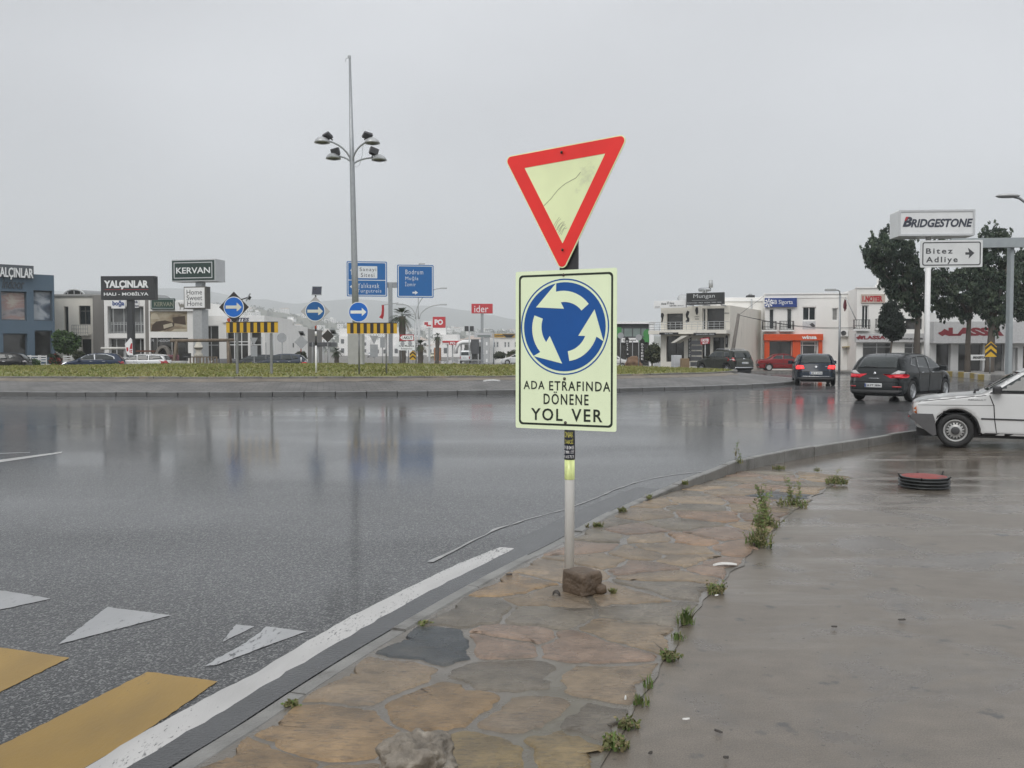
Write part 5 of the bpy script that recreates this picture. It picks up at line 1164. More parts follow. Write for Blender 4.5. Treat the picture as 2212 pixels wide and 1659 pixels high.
F11 = Fac(K3(470, 600)[0], 170, 0); gs = F11.thing('filling_station', 'filling station with a red and white canopy, left of the ider pole', 'building')
p = rc(F11, K3, 300, 560, 632, 586); MB().bbox(p[0], p[1], 0, 9, p[2], p[3], .05).build('canopy', white_p, gs)
p2 = rc(F11, K3, 296, 556, 634, 572); MB().box(p2[0], p2[1], -.1, -.004, p2[2], p2[3]).build('red_fascia', redpaint, gs)
cx0 = F11.p(*K3(420, 600))[0]; P = [F11.p(*K3(*p)) for p in ((410, 665), (420, 610), (440, 580), (470, 568), (560, 566), (630, 566))]; MB().tube([(x, -.4, z) for x, z in P], .35, 8).build('curved_white_band', white_p, gs)
for x in (335, 378, 452, 540, 600): r = rc(F11, K3, x, 586, x + 9, 745); MB().box(r[0], r[1], .5, 1.2, -.5, r[3]).build('column', lgrey, gs)
p = rc(F11, K3, 480, 590, 628, 745); wallbox(p[0], p[1], -.5, p[3], 5, [rc(F11, K3, 545, 605, 625, 720)], .4, y=3).build('kiosk_wall', white_wall, gs); r = rc(F11, K3, 545, 605, 625, 720); MB().box(r[0], r[1], 3.2, 3.3, r[2], r[3]).build('kiosk_window', shopglass, gs)
signbox(gs, rc(F11, K3, 358, 560, 414, 592), -.9, -.5, redpaint, 'canopy_sign', [('PO', (364, 566, 408, 588), whitetxt, .04)], F11, K3)
p = rc(F11, K3, 210, 615, 266, 690); MB().bbox(p[0], p[1], 4, 6, -.5, p[3], .03).build('orange_kiosk', mat('orange kiosk', (.42, .16, .05), .5), gs)
F12 = Fac(K3(820, 600)[0], 140, 2); wh = F12.thing('tyre_workshop', 'long low white building with a yellow fascia, left of the big sign', 'building')
x0, x1, z0, z1 = rc(F12, K3, 700, 530, 1010, 745); hs = [rc(F12, K3, a, 567, a + 16, 612) for a in (735, 763, 830, 858, 918, 946)]; wallbox(x0, x1, -.5, z1, 12, hs, .2).build('wall', white_wall, wh)
for h in hs: window(wh, h, 1, 2, .12, lgrey, glass, .1)
signbox(wh, rc(F12, K3, 730, 497, 920, 528), -.2, -.004, mat('fascia yellow', (.55, .32, .03), .45), 'fascia', [('Continental', (742, 500, 822, 520), greytxt, .03)], F12, K3)
p = rc(F12, K3, 848, 500, 888, 528, off=-.2); MB().prism([(p[0], p[2]), (p[1], p[2]), ((p[0] + p[1]) / 2 + 1, p[3]), ((p[0] + p[1]) / 2 - 1, p[3])], -.25, -.201).build('tyre_print', black, wh)
p = rc(F12, K3, 570, 488, 728, 527); F13 = Fac(K3(650, 600)[0], 138, 2); wb = F13.thing('price_board', 'long white board above a grey price totem at the filling station', 'sign'); q = rc(F13, K3, 570, 488, 728, 527); b_ = signbox(wb, q, 0, .6, silver, 'board', (), F13, K3)
MB().box(q[0] + .5, q[1] - .3, -.02, -.002, q[2] + .35, q[3] - .6).build('board_stripe', mat('grey green stripe', (.18, .21, .20), .5), b_); q = rc(F13, K3, 654, 527, 702, 760); to = MB().bbox(q[0], q[1], .1, .6, -.5, q[3] - .01, .03).build('totem', lgrey, wb)
for k in range(6): z = q[3] - .7 - k * 1.25; MB().box(q[0] + .3, q[1] - .3, .07, .097, z - .5, z).build('price_strip', white_p, to)
def lamp_post(F, K, base, head, arm, label, m=galv, r=.07, group='street lamps', name='street_lamp'):
    t = F.thing(name, label, 'street lamp', group); x, z = F.p(*K(*head)); bx = F.p(*K(*base))[0]; ax, az = F.p(*K(*arm))
    MB().tube([(bx, 0, -.4), (bx, 0, z - .2)], [r * 1.3, r], 10).build('pole', m, t); P = [(bx, 0, z - .2), (bx + (ax - bx) * .12, 0, z + (az - z) * .5), (bx + (ax - bx) * .5, 0, az), (ax, 0, az)]
    MB().tube(P, r * .7, 8).build('arm', m, t); s = 1 if ax > bx else -1
    MB().bbox(min(ax, ax + s * .75), max(ax, ax + s * .75), -.16, .16, az - .06, az + .10, .04).build('lamp_head', lgrey, t); return t
# ---------------------------------------------------------------- right hand row
# --- green glass showroom
F20 = Fac(K3(1960, 500)[0], 104, 0); gsr = F20.thing('glass_showroom', 'glass showroom with green panels and dark frame, right of the big sign', 'building')
x0, x1, z0, z1 = rc(F20, K3, 1640, 410, 2116, 760); MB().box(x0, x1, .6, 12, -.5, z1 - .02).build('wall', dgrey, gsr); MB().box(x0, x1 + .2, -.1, 12.1, z1 - .003, z1 + .25).build('roof_slab', white_p, gsr)
r = rc(F20, K3, 1700, 440, 2098, 528); window(gsr, r, 1, 1, .3, dgrey, mat('pale green glass', (.20, .25, .235), .12, .15, 1), .12, xs=[.2, .4, .59, .77, .9])
gp = mat('green panel', (.05, .24, .06), .35, .15, 1); r2 = rc(F20, K3, 1800, 440, 1838, 528); MB().box(r2[0], r2[1], .2, .26, r2[2], r2[3]).build('green_panel', gp, gsr); r2 = rc(F20, K3, 1990, 528, 2098, 568); MB().box(r2[0], r2[1], .2, .6, r2[2], r2[3]).build('green_panel', gp, gsr)
r2 = rc(F20, K3, 2035, 448, 2098, 528); MB().prism(disc((r2[0] + r2[1]) / 2, (r2[2] + r2[3]) / 2 - .1, .52, 24), .24, .268).build('green_print', gp, gsr)
signbox(gsr, rc(F20, K3, 1838, 532, 1990, 570), .1, .5, white_p, 'shop_sign', [('Şubesi', (1850, 540, 1960, 562), greytxt)], F20, K3); r = rc(F20, K3, 1700, 575, 2110, 760); MB().box(r[0], r[1], .5, .58, r[2], r[3]).build('ground_floor_glass', shopglass, gsr); MB().box(x1 - .5, x1 + .003, -.004, .5, -.5, z1 - .02).build('white_pier', white_p, gsr)
# --- two storey shop with the black roof sign
F21 = Fac(K4(720, 500)[0], 74, 28); mu = F21.thing('corner_shop', 'cream two storey corner shop with a black roof sign and upstairs terrace', 'building')
x0, x1, z0, z1 = rc(F21, K4, 420, 305, 1018, 800); U = [rc(F21, K4, 472, 375, 612, 518), rc(F21, K4, 778, 332, 806, 516), rc(F21, K4, 816, 330, 968, 516)]
L_ = [rc(F21, K4, 468, 570, 622, 790), rc(F21, K4, 775, 580, 846, 800), rc(F21, K4, 868, 580, 970, 800)]
wallbox(x0, x1, -.6, z1, 11, U + L_, .4).build('wall', cream_wall, mu)
for u_ in U: window(mu, u_, 1, 1, .25, dgrey if u_ is not U[1] else pvc, shopglass, .06)
for k, u_ in enumerate(L_): window(mu, u_, 2 if k != 1 else 1, 1, .25, plastic, shopglass, .06)
sl0, sl1, a_, b_ = rc(F21, K4, 366, 520, 1018, 556); MB().box(sl0 + .02, sl1 + .1, -1.5, -.004, a_, b_).build('terrace_slab', cream_wall, mu); railing(mu, sl0 + .05, sl1, -1.45, b_ - .02, rc(F21, K4, 0, 458, 5, 460, off=-1.45)[3], lgrey, 14, 4, 1.4)
r = rc(F21, K4, 366, 262, 640, 330, off=-1.2); o = signbox(mu, r, -1.3, -.9, white_p, 'salon_sign'); mb = MB()
for s, q_ in (('Ahmet', (425, 282, 470, 302)), ('Harun', (498, 276, 536, 296)), ('Kuaför Salonu', (498, 298, 556, 316)), ('V', (474, 272, 492, 300)), ('0252 363 00 77', (374, 314, 416, 324)), ('0535 434 33 25', (566, 302, 618, 314))): a = F21.p(*K4(q_[0], q_[3]), off=-1.3); b = F21.p(*K4(q_[2], q_[1]), off=-1.3); add_text(mb, s, a[0], b[0], a[1], b[1], -1.315, 0, .02)
mb.build('lettering', greytxt, o)
r = rc(F21, K4, 640, 192, 964, 302, off=-1.6); o = signbox(mu, r, -1.6, -1.3, mat('roof sign charcoal', (.03, .032, .033), .45), 'roof_sign'); mb = MB()
for s, q_, bd in (('Mungan', (702, 205, 886, 254), .0), ('DUVAR KAĞIDI - PERDE - DÖŞEME - PARKE - DECK', (648, 270, 944, 294), .0)): a = F21.p(*K4(q_[0], q_[3]), off=-1.6); b = F21.p(*K4(q_[2], q_[1]), off=-1.6); add_text(mb, s, a[0], b[0], a[1], b[1], -1.612, 0, bd, thick=.01)
a = F21.p(*K4(688, 264), off=-1.6); b = F21.p(*K4(898, 260), off=-1.6); mb.box(a[0], b[0], -1.611, -1.602, a[1], b[1]); mb.build('lettering', mat('pale grey lettering', (.55, .56, .56), .45), o)
for x in (660, 800, 940): a = F21.p(*K4(x, 300), off=-1.4); MB().box(a[0] - .04, a[0] + .04, -1.4, -.02, a[1] - .05, a[1] + .03).build('sign_strut', lgrey, mu)
for (q_, s, tq) in (((412, 538, 574, 558), 'DECK - PARKE', (455, 542, 525, 554)), ((706, 541, 896, 564), 'DUVAR KAĞIDI - PERDE', (728, 545, 880, 560))):
    signbox(mu, rc(F21, K4, *q_, off=-1.5), -1.62, -1.505, black, 'fascia_sign', [(s, tq, silver, .02)], F21, K4)
def F21b(): return F21.p(*K4(430, 400))[0]
for P, nm in (([(650, 350), (668, 360), (662, 385), (655, 400), (668, 420), (666, 445), (640, 458), (634, 440), (650, 425), (640, 410), (636, 380)], 'printed_figure'), ([(722, 322), (742, 322), (744, 365), (734, 390), (724, 380), (718, 350)], 'printed_figure'), ([(424, 376), (440, 370), (450, 388), (444, 410), (436, 455), (426, 450), (430, 420), (422, 400)], 'printed_figure')): MB().prism([F21.p(*K4(*p)) for p in P], -.012, -.002).build(nm, black, mu)
mb = MB(); a = F21.p(*K4(712, 408)); b = F21.p(*K4(752, 398)); add_text(mb, 'DAMASKO', a[0], b[0], a[1], b[1], -.004, 0, .02); a = F21.p(*K4(716, 430)); b = F21.p(*K4(750, 418)); add_text(mb, 'PERDE', a[0], b[0], a[1], b[1], -.004, 0, .02); a = F21.p(*K4(970, 380)); b = F21.p(*K4(1010, 366)); add_text(mb, 'MUNGAN', a[0], b[0], a[1], b[1], -.004, 0, .02); mb.build('lettering', greytxt, mu)
r = rc(F21, K4, 545, 568, 690, 630, off=-1.5); MB().prism([(0, 0), (0, 0)] if 0 else [(r[0], r[2]), (r[0] + .25, r[2]), (r[1], r[3]), (r[1] - .5, r[3])], -2.6, -1.0).build('awning', mat('awning canvas', (.62, .60, .54), .7, .06, 3), mu)
# roof tank and dish
wtk = F21.thing('water_tank', 'grey solar water tank on the roof behind the black roof sign', 'water tank'); q = rc(F21, K4, 748, 152, 852, 190, off=2.0); r_ = (q[3] - q[2]) / 2
MB().tube([(q[0], 2, q[2] + r_), (q[0] + .1, 2, q[2] + r_), (q[1] - .1, 2, q[2] + r_), (q[1], 2, q[2] + r_)], [r_ * .8, r_, r_, r_ * .8], 16).build('tank', galv, wtk)
for x in (q[0] + .4, q[1] - .4): MB().box(x - .05, x + .05, 1.8, 2.2, z1, q[2] + .1).build('leg', lgrey, wtk)
MB().tube([((q[0] + q[1]) / 2 + .5, 2, q[3]), ((q[0] + q[1]) / 2 + .5, 2, q[3] + .6)], .18, 8).build('float_valve', lgrey, wtk)
def dish(F, K, c, r, off, label):
    t = F.thing('satellite_dish', label, 'satellite dish'); x, z = F.p(*K(*c), off=off); M = Matrix.Translation((x, off, z)) @ Matrix.Rotation(R(60), 4, 'X') @ Matrix.Rotation(R(15), 4, 'Y')
    MB().lathe([(0, .10), (r * .5, .05), (r * .85, -.02), (r, -.06)], 18, 0, M).build('dish', lgrey, t); MB().tube([(x, off + .1, z), (x, off + .15, z - r - .5)], .03, 6).build('mast', galv, t)
dish(F21, K4, (613, 245), .45, .6, 'satellite dish on the roof between the white and black signs')
# side wing and low wall of the corner shop
F22 = Fac(K4(1160, 500)[0], 82, 2); wg = F22.thing('white_wing', 'plain white two storey building with a downpipe, between corner shop and insurance shop', 'building')
x0, x1, z0, z1 = rc(F22, K4, 900, 238, 1316, 800); MB().bbox(x0, x1, 0, 10, -.6, z1, .04).build('wall', white_wall, wg); a = rc(F22, K4, 900, 262, 1316, 272); MB().box(a[0], a[1], -.12, -.004, a[2], a[3]).build('string_course', white_p, wg); a = rc(F22, K4, 1196, 250, 1204, 800); MB().tube([(a[0], -.08, -.4), (a[0], -.08, a[3])], .07, 8).build('downpipe', lgrey, wg)
def aircon(F, K, r, label):
    t = F.thing('air_conditioner', label, 'air conditioner', 'wall mounted air conditioners'); q = rc(F, K, *r, off=-.4); MB().bbox(q[0], q[1], -.42, -.08, q[2], q[3], .03).build('casing', white_p, t); MB().prism(disc(q[0] + (q[1] - q[0]) * .42, (q[2] + q[3]) / 2, (q[3] - q[2]) * .4, 20), -.45, -.421).build('fan_grille', dgrey, t)
    for x in (q[0] + .08, q[1] - .08): MB().box(x - .02, x + .02, -.4, -.003, q[2] - .05, q[2] - .003).build('bracket', lgrey, t)
aircon(F22, K4, (1198, 552, 1256, 598), 'air conditioner on the plain white wall by the downpipe'); a = rc(F22, K4, 1172, 216, 1232, 236, off=3); hv = F22.thing('roof_vent', 'dark box on the roof of the plain white building', 'roof vent'); MB().bbox(a[0], a[1], 3, 4, z1, a[3], .05).build('box', plastic, hv); MB().box(a[0] + .2, a[1] - .2, 3.2, 3.8, a[3] + .002, a[3] + .12).build('lid', lgrey, hv)
# --- insurance and window shop
F23 = Fac(K4(1700, 500)[0], 80, 8); sb_ = F23.thing('insurance_shop', 'white two storey shop with an orange shopfront and a blue sign upstairs', 'building')
x0, x1, z0, z1 = rc(F23, K4, 1314, 205, 2330, 800); U = [rc(F23, K4, 1352, 335, 1398, 512), rc(F23, K4, 1504, 330, 1552, 512), rc(F23, K4, 1640, 318, 1756, 436), rc(F23, K4, 1894, 328, 1946, 436), rc(F23, K4, 2040, 330, 2082, 436)]
G_ = [rc(F23, K4, 1352, 612, 1548, 800), rc(F23, K4, 1618, 615, 1772, 800), rc(F23, K4, 2030, 635, 2092, 800)]
wallbox(x0, x1, -.6, z1, 11, U + G_, .25).build('wall', white_wall, sb_)
for k, u_ in enumerate(U): window(sb_, u_, 2 if k == 2 else 1, 1, .15, pvc, glass if k < 3 else mat('curtained glass', (.25, .25, .24), .2, .2, 3), .07)
window(sb_, G_[0], 1, 1, .15, mat('orange frame', (.55, .10, .02), .4), shopglass, .05); d_ = window(sb_, G_[1], 1, 1, .15, pvc, shopglass, .08, 'door', xs=[.14, .86], zs=[.82]); MB().box(G_[2][0], G_[2][1], .1, .16, G_[2][2], G_[2][3]).build('side_door', mat('grey door', (.16, .155, .145), .6), sb_)
MB().box(x0 - .08, x1 + .05, -.1, .4, z1 + .003, z1 + .12).build('parapet_cap', white_p, sb_); a = rc(F23, K4, 1314, 236, 2330, 244); MB().box(a[0], a[1], -.07, -.003, a[2], a[3]).build('string_course', white_p, sb_)
orng = mat('orange shopfront', (.62, .075, .012), .4, .06, 2); r = rc(F23, K4, 1302, 553, 1808, 608); o = MB().bbox(r[0], r[1], -.55, -.003, r[2], r[3], .02).build('orange_fascia', orng, sb_)
mb = MB(); a = F23.p(*K4(1634, 596), off=-.55); b = F23.p(*K4(1762, 564), off=-.55); add_text(mb, 'winsa', a[0], b[0], a[1], b[1], -.56, 0, .04, thick=.02); mb.build('lettering', whitetxt, o)
for q_ in ((1308, 608, 1352, 800), (1548, 608, 1618, 800), (1772, 608, 1806, 800)): a = rc(F23, K4, *q_); MB().box(a[0] + .004, a[1] - .004, -.35, -.003, -.5, a[3] - .01).build('orange_pier', orng, sb_)
signbox(sb_, rc(F23, K4, 1312, 242, 1588, 322), -.3, -.08, mat('insurance blue', (.02, .05, .22), .4, .08), 'shop_sign', [('SB Sigorta', (1378, 258, 1556, 306), whitetxt, .0)], F23, K4)
cx, cz = F23.p(*K4(1350, 285), off=-.3)
for k in range(8): a = k * pi / 4; MB().prism([(cx + .08 * cos(a - .3), cz + .08 * sin(a - .3)), (cx + .38 * cos(a - .2), cz + .38 * sin(a - .2)), (cx + .38 * cos(a + .2), cz + .38 * sin(a + .2)), (cx + .08 * cos(a + .3), cz + .08 * sin(a + .3))], -.315, -.301).build('emblem_ray', whitetxt, sb_)
blkiron = mat('black iron', (.02, .02, .021), .45, .2, 8)
def basket(par, F, K, x0, y0, x1, y1, n=9):
    q = rc(F, K, x0, y0, x1, y1, off=-.35); mb = MB(); d = .55
    for k in range(n + 1):
        x = q[0] + (q[1] - q[0]) * k / n; mb.tube([(x, -d, q[3]), (x, -d - .12, q[2] + (q[3] - q[2]) * .35), (x, -d + .05, q[2])], .018, 5)
    for x in (q[0], q[1]):
        for k in range(1, 3): mb.tube([(x, -d * k / 3, q[3]), (x, -d * k / 3, q[2])], .018, 5)
    for z, dd in ((q[3], d), (q[2] + (q[3] - q[2]) * .35, d + .12), (q[2], d - .05)): mb.tube([(q[0], -.01, z), (q[0], -dd, z), (q[1], -dd, z), (q[1], -.01, z)], .022, 5, smooth=False)
    mb.build('balcony_railing', blkiron, par); MB().box(q[0] - .05, q[1] + .05, -.6, -.004, q[2] - .14, q[2] - .01).build('balcony_slab', white_p, par)
basket(sb_, F23, K4, 1294, 444, 1412, 516); basket(sb_, F23, K4, 1446, 442, 1562, 516)
o = signbox(sb_, rc(F23, K4, 1640, 442, 1752, 512), -.02, -.002, mat('window ad panel', (.55, .56, .57), .4), 'window_panel'); P = [(1700, 470), (1722, 455), (1748, 476), (1742, 494), (1716, 486)]; MB().prism([F23.p(*K4(*p)) for p in P], -.03, -.021).build('printed_picture', dgrey, o)
aircon(F23, K4, (1962, 518, 2034, 572), 'air conditioner on the white wall behind the street lamp'); a = rc(F23, K4, 2000, 652, 2092, 668, off=-1); MB().prism([(a[0], a[2]), (a[1], a[3] - .1), (a[1], a[3]), (a[0], a[2] + .08)], -1, -.01).build('door_canopy', mat('straw canopy', (.4, .33, .17), .7), sb_)
for x in (1380, 1520, 1660): a = F23.p(*K4(x, 196), off=2); MB().box(a[0], a[0] + .9, 2, 2.6, z1, z1 + .22).build('roof_slab', lgrey, sb_)
# --- notary building and tyre shop
F24 = Fac(K5(680, 900)[0], 76, 8); no = F24.thing('notary_building', 'white corner building with red notary sign and tyre shop below, behind the cypress', 'building')
x0, x1, z0, z1 = rc(F24, K5, 540, 752, 1100, 1500); U = [rc(F24, K5, 584, 884, 638, 1060), rc(F24, K5, 915, 985, 1042, 1066)]; G_ = [rc(F24, K5, 590, 1166, 812, 1390), rc(F24, K5, 905, 1170, 1040, 1390)]
wallbox(x0, x1, -.6, z1, 11, U + G_, .3).build('wall', white_wall, no)
window(no, U[0], 2, 1, .2, pvc, glass, .07); window(no, U[1], 1, 1, .2, dgrey, shopglass, .08)
for g_ in G_: window(no, g_, 2, 1, .2, lgrey, shopglass, .07, xs=[.5], zs=[.85])
MB().box(x0 - .08, x1 + .05, -.1, .4, z1 + .003, z1 + .12).build('parapet_cap', white_p, no)
signbox(no, rc(F24, K5, 578, 800, 760, 868), -.12, -.003, mat('beige sign', (.50, .42, .36), .5), 'notary_sign', [('1.NOTER', (590, 812, 742, 858), redtxt, .05)], F24, K5)
o = signbox(no, rc(F24, K5, 530, 1098, 1090, 1164), -.5, -.003, mat('fascia grey white', (.50, .50, .50), .5), 'fascia', [('LASSA', (600, 1114, 765, 1142), mat('dull red lettering', (.20, .02, .028), .5), .05), ('BODRUM LASTİK', (872, 1128, 1052, 1144), greytxt, .04, .3)], F24, K5)
def flame(F, K, x0, y0, x1, y1, par, off):
    P = [(0, .55), (.25, .35), (.45, .0), (.7, .25), (1, .15), (.92, .6), (.8, 1), (.5, .8), (.3, 1.0), (.1, .75)]; MB().prism([F.p(*K(x0 + (x1 - x0) * a, y0 + (y1 - y0) * b), off=off) for a, b in P], off - .02, off - .002).build('flame_emblem', mat('dull red lettering', (.20, .02, .028), .5), par)
flame(F24, K5, 542, 1108, 602, 1144, o, -.5); basket(no, F24, K5, 526, 994, 642, 1064); basket(no, F24, K5, 694, 988, 770, 1056)
ch = F24.thing('roof_chimney', 'white domed chimney on the notary roof, beside the pine crown', 'chimney'); a = F24.p(*K5(715, 740), off=3); MB().lathe([(.28, 0), (.28, .2), (.36, .24), (.32, .42), (.18, .55), (.16, .8), (.2, .82), (.06, 1.0), (0, 1.02)], 14, 0, Matrix.Translation((a[0], 3, z1))).build('stack', white_wall, ch)
F25 = Fac(K5(1450, 1100)[0], 74, 4); ty = F25.thing('tyre_shop', 'wide grey white tyre shop with large dull red lettering under the pines', 'building')
x0, x1, z0, z1 = rc(F25, K5, 1092, 940, 2100, 1500); G_ = [rc(F25, K5, 1145, 1172, 1258, 1400), rc(F25, K5, 1312, 1172, 1500, 1400), rc(F25, K5, 1512, 1172, 1665, 1400), rc(F25, K5, 1716, 1205, 1765, 1400), rc(F25, K5, 1800, 1190, 2050, 1400)]; U = [rc(F25, K5, 1150, 950, 1200, 990)]
wallbox(x0, x1, -.6, z1, 12, G_ + U, .4).build('wall', mat('pale grey render', (.62, .62, .61), .8, .06, 1), ty)
for k, g_ in enumerate(G_): window(ty, g_, 1 if k == 0 else 2, 1, .3, lgrey, shopglass if k != 3 else white_p, .08)
window(ty, U[0], 1, 1, .2)
o = signbox(ty, rc(F25, K5, 1092, 1008, 2100, 1172), -1.0, -.003, mat('fascia pale grey', (.50, .50, .50), .5), 'fascia', [('LASSA', (1240, 1052, 1660, 1116), mat('dull red lettering', (.20, .02, .028), .5), .06)], F25, K5); flame(F25, K5, 1160, 1062, 1270, 1118, o, -1.0)
signbox(ty, rc(F25, K5, 1408, 1258, 1542, 1300, off=-1.1), -1.15, -1.05, white_p, 'small_sign', [('BRIDGESTONE', (1424, 1270, 1530, 1288), greytxt, .04, .3)], F25, K5)
MB().box(0, .1, -1.05, -.5, -.5, .2).build('sign_foot', lgrey, ty)
# --- big tyre brand pylon and white direction gantry
F26 = Fac(K5(1130, 1000)[0], 58, 4); br = F26.thing('pylon_sign', 'large white box sign with slanted dark lettering on a thick white pole among pines', 'pylon sign')
q = rc(F26, K5, 862, 160, 1442, 362); sgw = mat('sign box white', (.70, .71, .71), .4, .05, 1)
MB().bbox(q[0], q[1], 0, 1.7, q[2], q[3], .06).build('sign_box', sgw, br); fr = MB(); ringmesh(fr, rrect(q[0], q[1], q[2], q[3], .05, 2), rrect(q[0] + .12, q[1] - .12, q[2] + .12, q[3] - .12, .05, 2), -.05, -.003); fr.build('box_rim', silver, br)
mb = MB(); a = F26.p(*K5(955, 296)); b = F26.p(*K5(1424, 222)); add_text(mb, 'RIDGESTONE', a[0], b[0], a[1], b[1] - .05, -.01, 0, .035, .25, thick=.01); a = F26.p(*K5(893, 292)); b = F26.p(*K5(966, 216)); add_text(mb, 'B', a[0], b[0], a[1], b[1], -.01, 0, .05, .3, thick=.01); mb.build('lettering', mat('navy charcoal lettering', (.03, .036, .055), .45), br)
MB().prism([F26.p(*K5(*p)) for p in ((908, 244), (918, 216), (940, 216), (916, 248))], -.03, -.022).build('red_wedge', redtxt, br)
p = rc(F26, K5, 1092, 362, 1152, 1450); cx = (p[0] + p[1]) / 2; MB().tube([(cx, .9, -.4), (cx, .9, 3), (cx, .9, q[2])], [(p[1] - p[0]) / 2] * 3, 18).build('pole', white_p, br)
F27 = Fac(K5(1700, 900)[0], 46, 6); gy = F27.thing('gantry_sign', 'white direction sign with a right arrow on a grey gantry post at the right', 'road sign')
q = rc(F27, K5, 1012, 396, 1482, 600); zl = (F27.p(*K5(1012, 412))[1] + F27.p(*K5(1478, 382))[1]) / 2; zb = (F27.p(*K5(1012, 610))[1] + F27.p(*K5(1478, 592))[1]) / 2
pn = MB().prism(rrect(q[0], q[1], zb, zl, .05, 3), -.3, -.25).build('sign_panel', mat('direction panel white', (.66, .67, .66), .4, .05, 2), gy)
i = .09; ringmesh(MB(), rrect(q[0] + i, q[1] - i, zb + i, zl - i, .1, 4), rrect(q[0] + i + .05, q[1] - i - .05, zb + i + .05, zl - i - .05, .07, 4), -.308, -.301).build('border', greytxt, pn)
mb = MB()
for s, r_ in (('Bitez', (1070, 452, 1272, 496)), ('Adliye', (1070, 516, 1310, 574))): a = F27.p(*K5(r_[0], r_[3]), off=-.3); b = F27.p(*K5(r_[2], r_[1]), off=-.3); add_text(mb, s, a[0], b[0], a[1], b[1], -.306, 0, .02, 0, 1.3)
mb.build('lettering', greytxt, pn); MB().prism([F27.p(*K5(*p), off=-.3) for p in ((1368, 484), (1396, 484), (1388, 450), (1436, 489), (1392, 532), (1398, 502), (1368, 502))], -.308, -.301).build('arrow', greytxt, pn)
p = rc(F27, K5, 1692, 396, 1742, 1420); gpm = mat('gantry paint', (.30, .33, .34), .5, .08, 3); MB().bbox(p[0], p[1], 0, .45, -.2, F27.p(*K5(1715, 392))[1], .03).build('post', gpm, gy); z_ = F27.p(*K5(1600, 420))[1]; MB().box(q[0] + 1.5, p[1] + .45, -.24, -.003, z_ - .2, z_ + .27).build('cross_arm', gpm, gy); MB().bbox(p[0] - .5, p[1] + .5, -.4, .9, -.2, .35, .05).build('footing', concrete_k, gy)
# street lamps, poles, wires
lamp_post(Fac(K4(1955, 700)[0], 66, 0), K4, (1955, 860), (1955, 195), (1925, 175), 'street lamp with a short arm before the insurance shop')
F = Fac(2235, 26, 0); t = F.thing('street_lamp', 'street lamp whose curved arm reaches in at the right edge', 'street lamp', 'street lamps'); P = [F.p(*q) for q in ((2256, 880), (2256, 640), (2254, 560), (2246, 490), (2232, 458), (2216, 438), (2202, 428), (2186, 424))]
MB().tube([(x, 0, z) for x, z in P[:3]], .07, 10).build('pole', galv, t); MB().tube([(x, 0, z) for x, z in P[2:]], .038, 8).build('arm', galv, t); x, z = P[-1]; MB().lathe([(0, .10), (.10, .09), (.16, .05), (.18, 0), (.14, -.04), (0, -.05)], 16, 0, Matrix.Translation((x - .12, 0, z)) @ Matrix.Diagonal((1.9, 1, .8, 1))).build('lamp_head', lgrey, t)
up = Fac(K4(1065, 600)[0], 72, 0); t = up.thing('utility_pole', 'leaning grey utility pole with wires in front of the plain white wall', 'utility pole'); a = up.p(*K4(1040, 700)); b = up.p(*K4(1092, 378)); k = (a[1] + .5) / (b[1] - a[1]); foot = (a[0] - (b[0] - a[0]) * k, -.5)
MB().tube([(foot[0], 0, foot[1]), (b[0], 0, b[1])], [.17, .12], 10).build('pole', mat('weathered pole', (.17, .155, .14), .85, .2, 6), t)
q0 = (b[0], 0, b[1] - .1)
for (tx, ty_) in ((2100, 496), (2100, 508)):
    e_ = up.p(*K4(tx, ty_), off=2.0); P = [Vector(q0).lerp(Vector((e_[0], 2, e_[1])), s / 10) - Vector((0, 0, .35 * sin(pi * s / 10))) for s in range(11)]; MB().tube(P, .018, 5).build('wire', plastic, t)
e_ = up.p(*K4(1310, 225), off=6); MB().tube([q0, (e_[0], 6, e_[1])], .014, 5).build('wire', plastic, t)
# far double lamps behind the palm, thin
for k, (bx, hx, hy, lb) in enumerate(((1850, 1735, 514, 'thin street lamp with a long curved left arm above the palm'), (1880, 2065, 516, 'thin street lamp with a long curved right arm above the red sign'), (1845, 2068, 375, 'tall thin street lamp with a right arm beside the blue sign'), (1870, 1880, 165, 'tall thin street lamp whose head shows above the right blue sign'))):
    F = Fac(K2(bx, 700)[0], 118 + k * 6, 0); t = F.thing('street_lamp', lb, 'street lamp', 'street lamps'); b0 = F.p(*K2(bx, 640)); e_ = F.p(*K2(hx, hy)); P = [(b0[0], 0, -.5), (b0[0], 0, b0[1])]; MB().tube(P, .10, 8).build('pole', lgrey, t)
    P = [(b0[0] + (e_[0] - b0[0]) * (1 - cos(pi / 2 * s / 8)), 0, b0[1] + (e_[1] - b0[1]) * sin(pi / 2 * s / 8)) for s in range(9)]; MB().tube(P, .07, 6).build('arm', lgrey, t); MB().bbox(e_[0] - .1 - (.7 if hx < bx else 0), e_[0] + .1 + (.7 if hx > bx else 0), -.2, .2, e_[1] - .08, e_[1] + .1, .03).build('lamp_head', lgrey, t)
F = Fac(K3(738, 600)[0], 130, 0); lamp_post(F, K3, (738, 740), (738, 470), (710, 458), 'thin street lamp before the long white building')
F = Fac(K3(528, 600)[0], 160, 0); t = F.thing('floodlight_pole', 'thin pole with floodlights above the filling station', 'street lamp'); z = F.p(*K3(528, 470))[1]; MB().tube([(0, 0, -.5), (0, 0, z)], .12, 8).build('pole', lgrey, t)
for dx in (-.45, .45): MB().bbox(dx - .35, dx + .35, -.2, .2, z - .1, z + .8, .05).build('flood_light', plastic, t)
MB().bbox(.3, 1.7, -.2, .2, z - 4, z - 1.5, .05).build('side_box', dgrey, t)
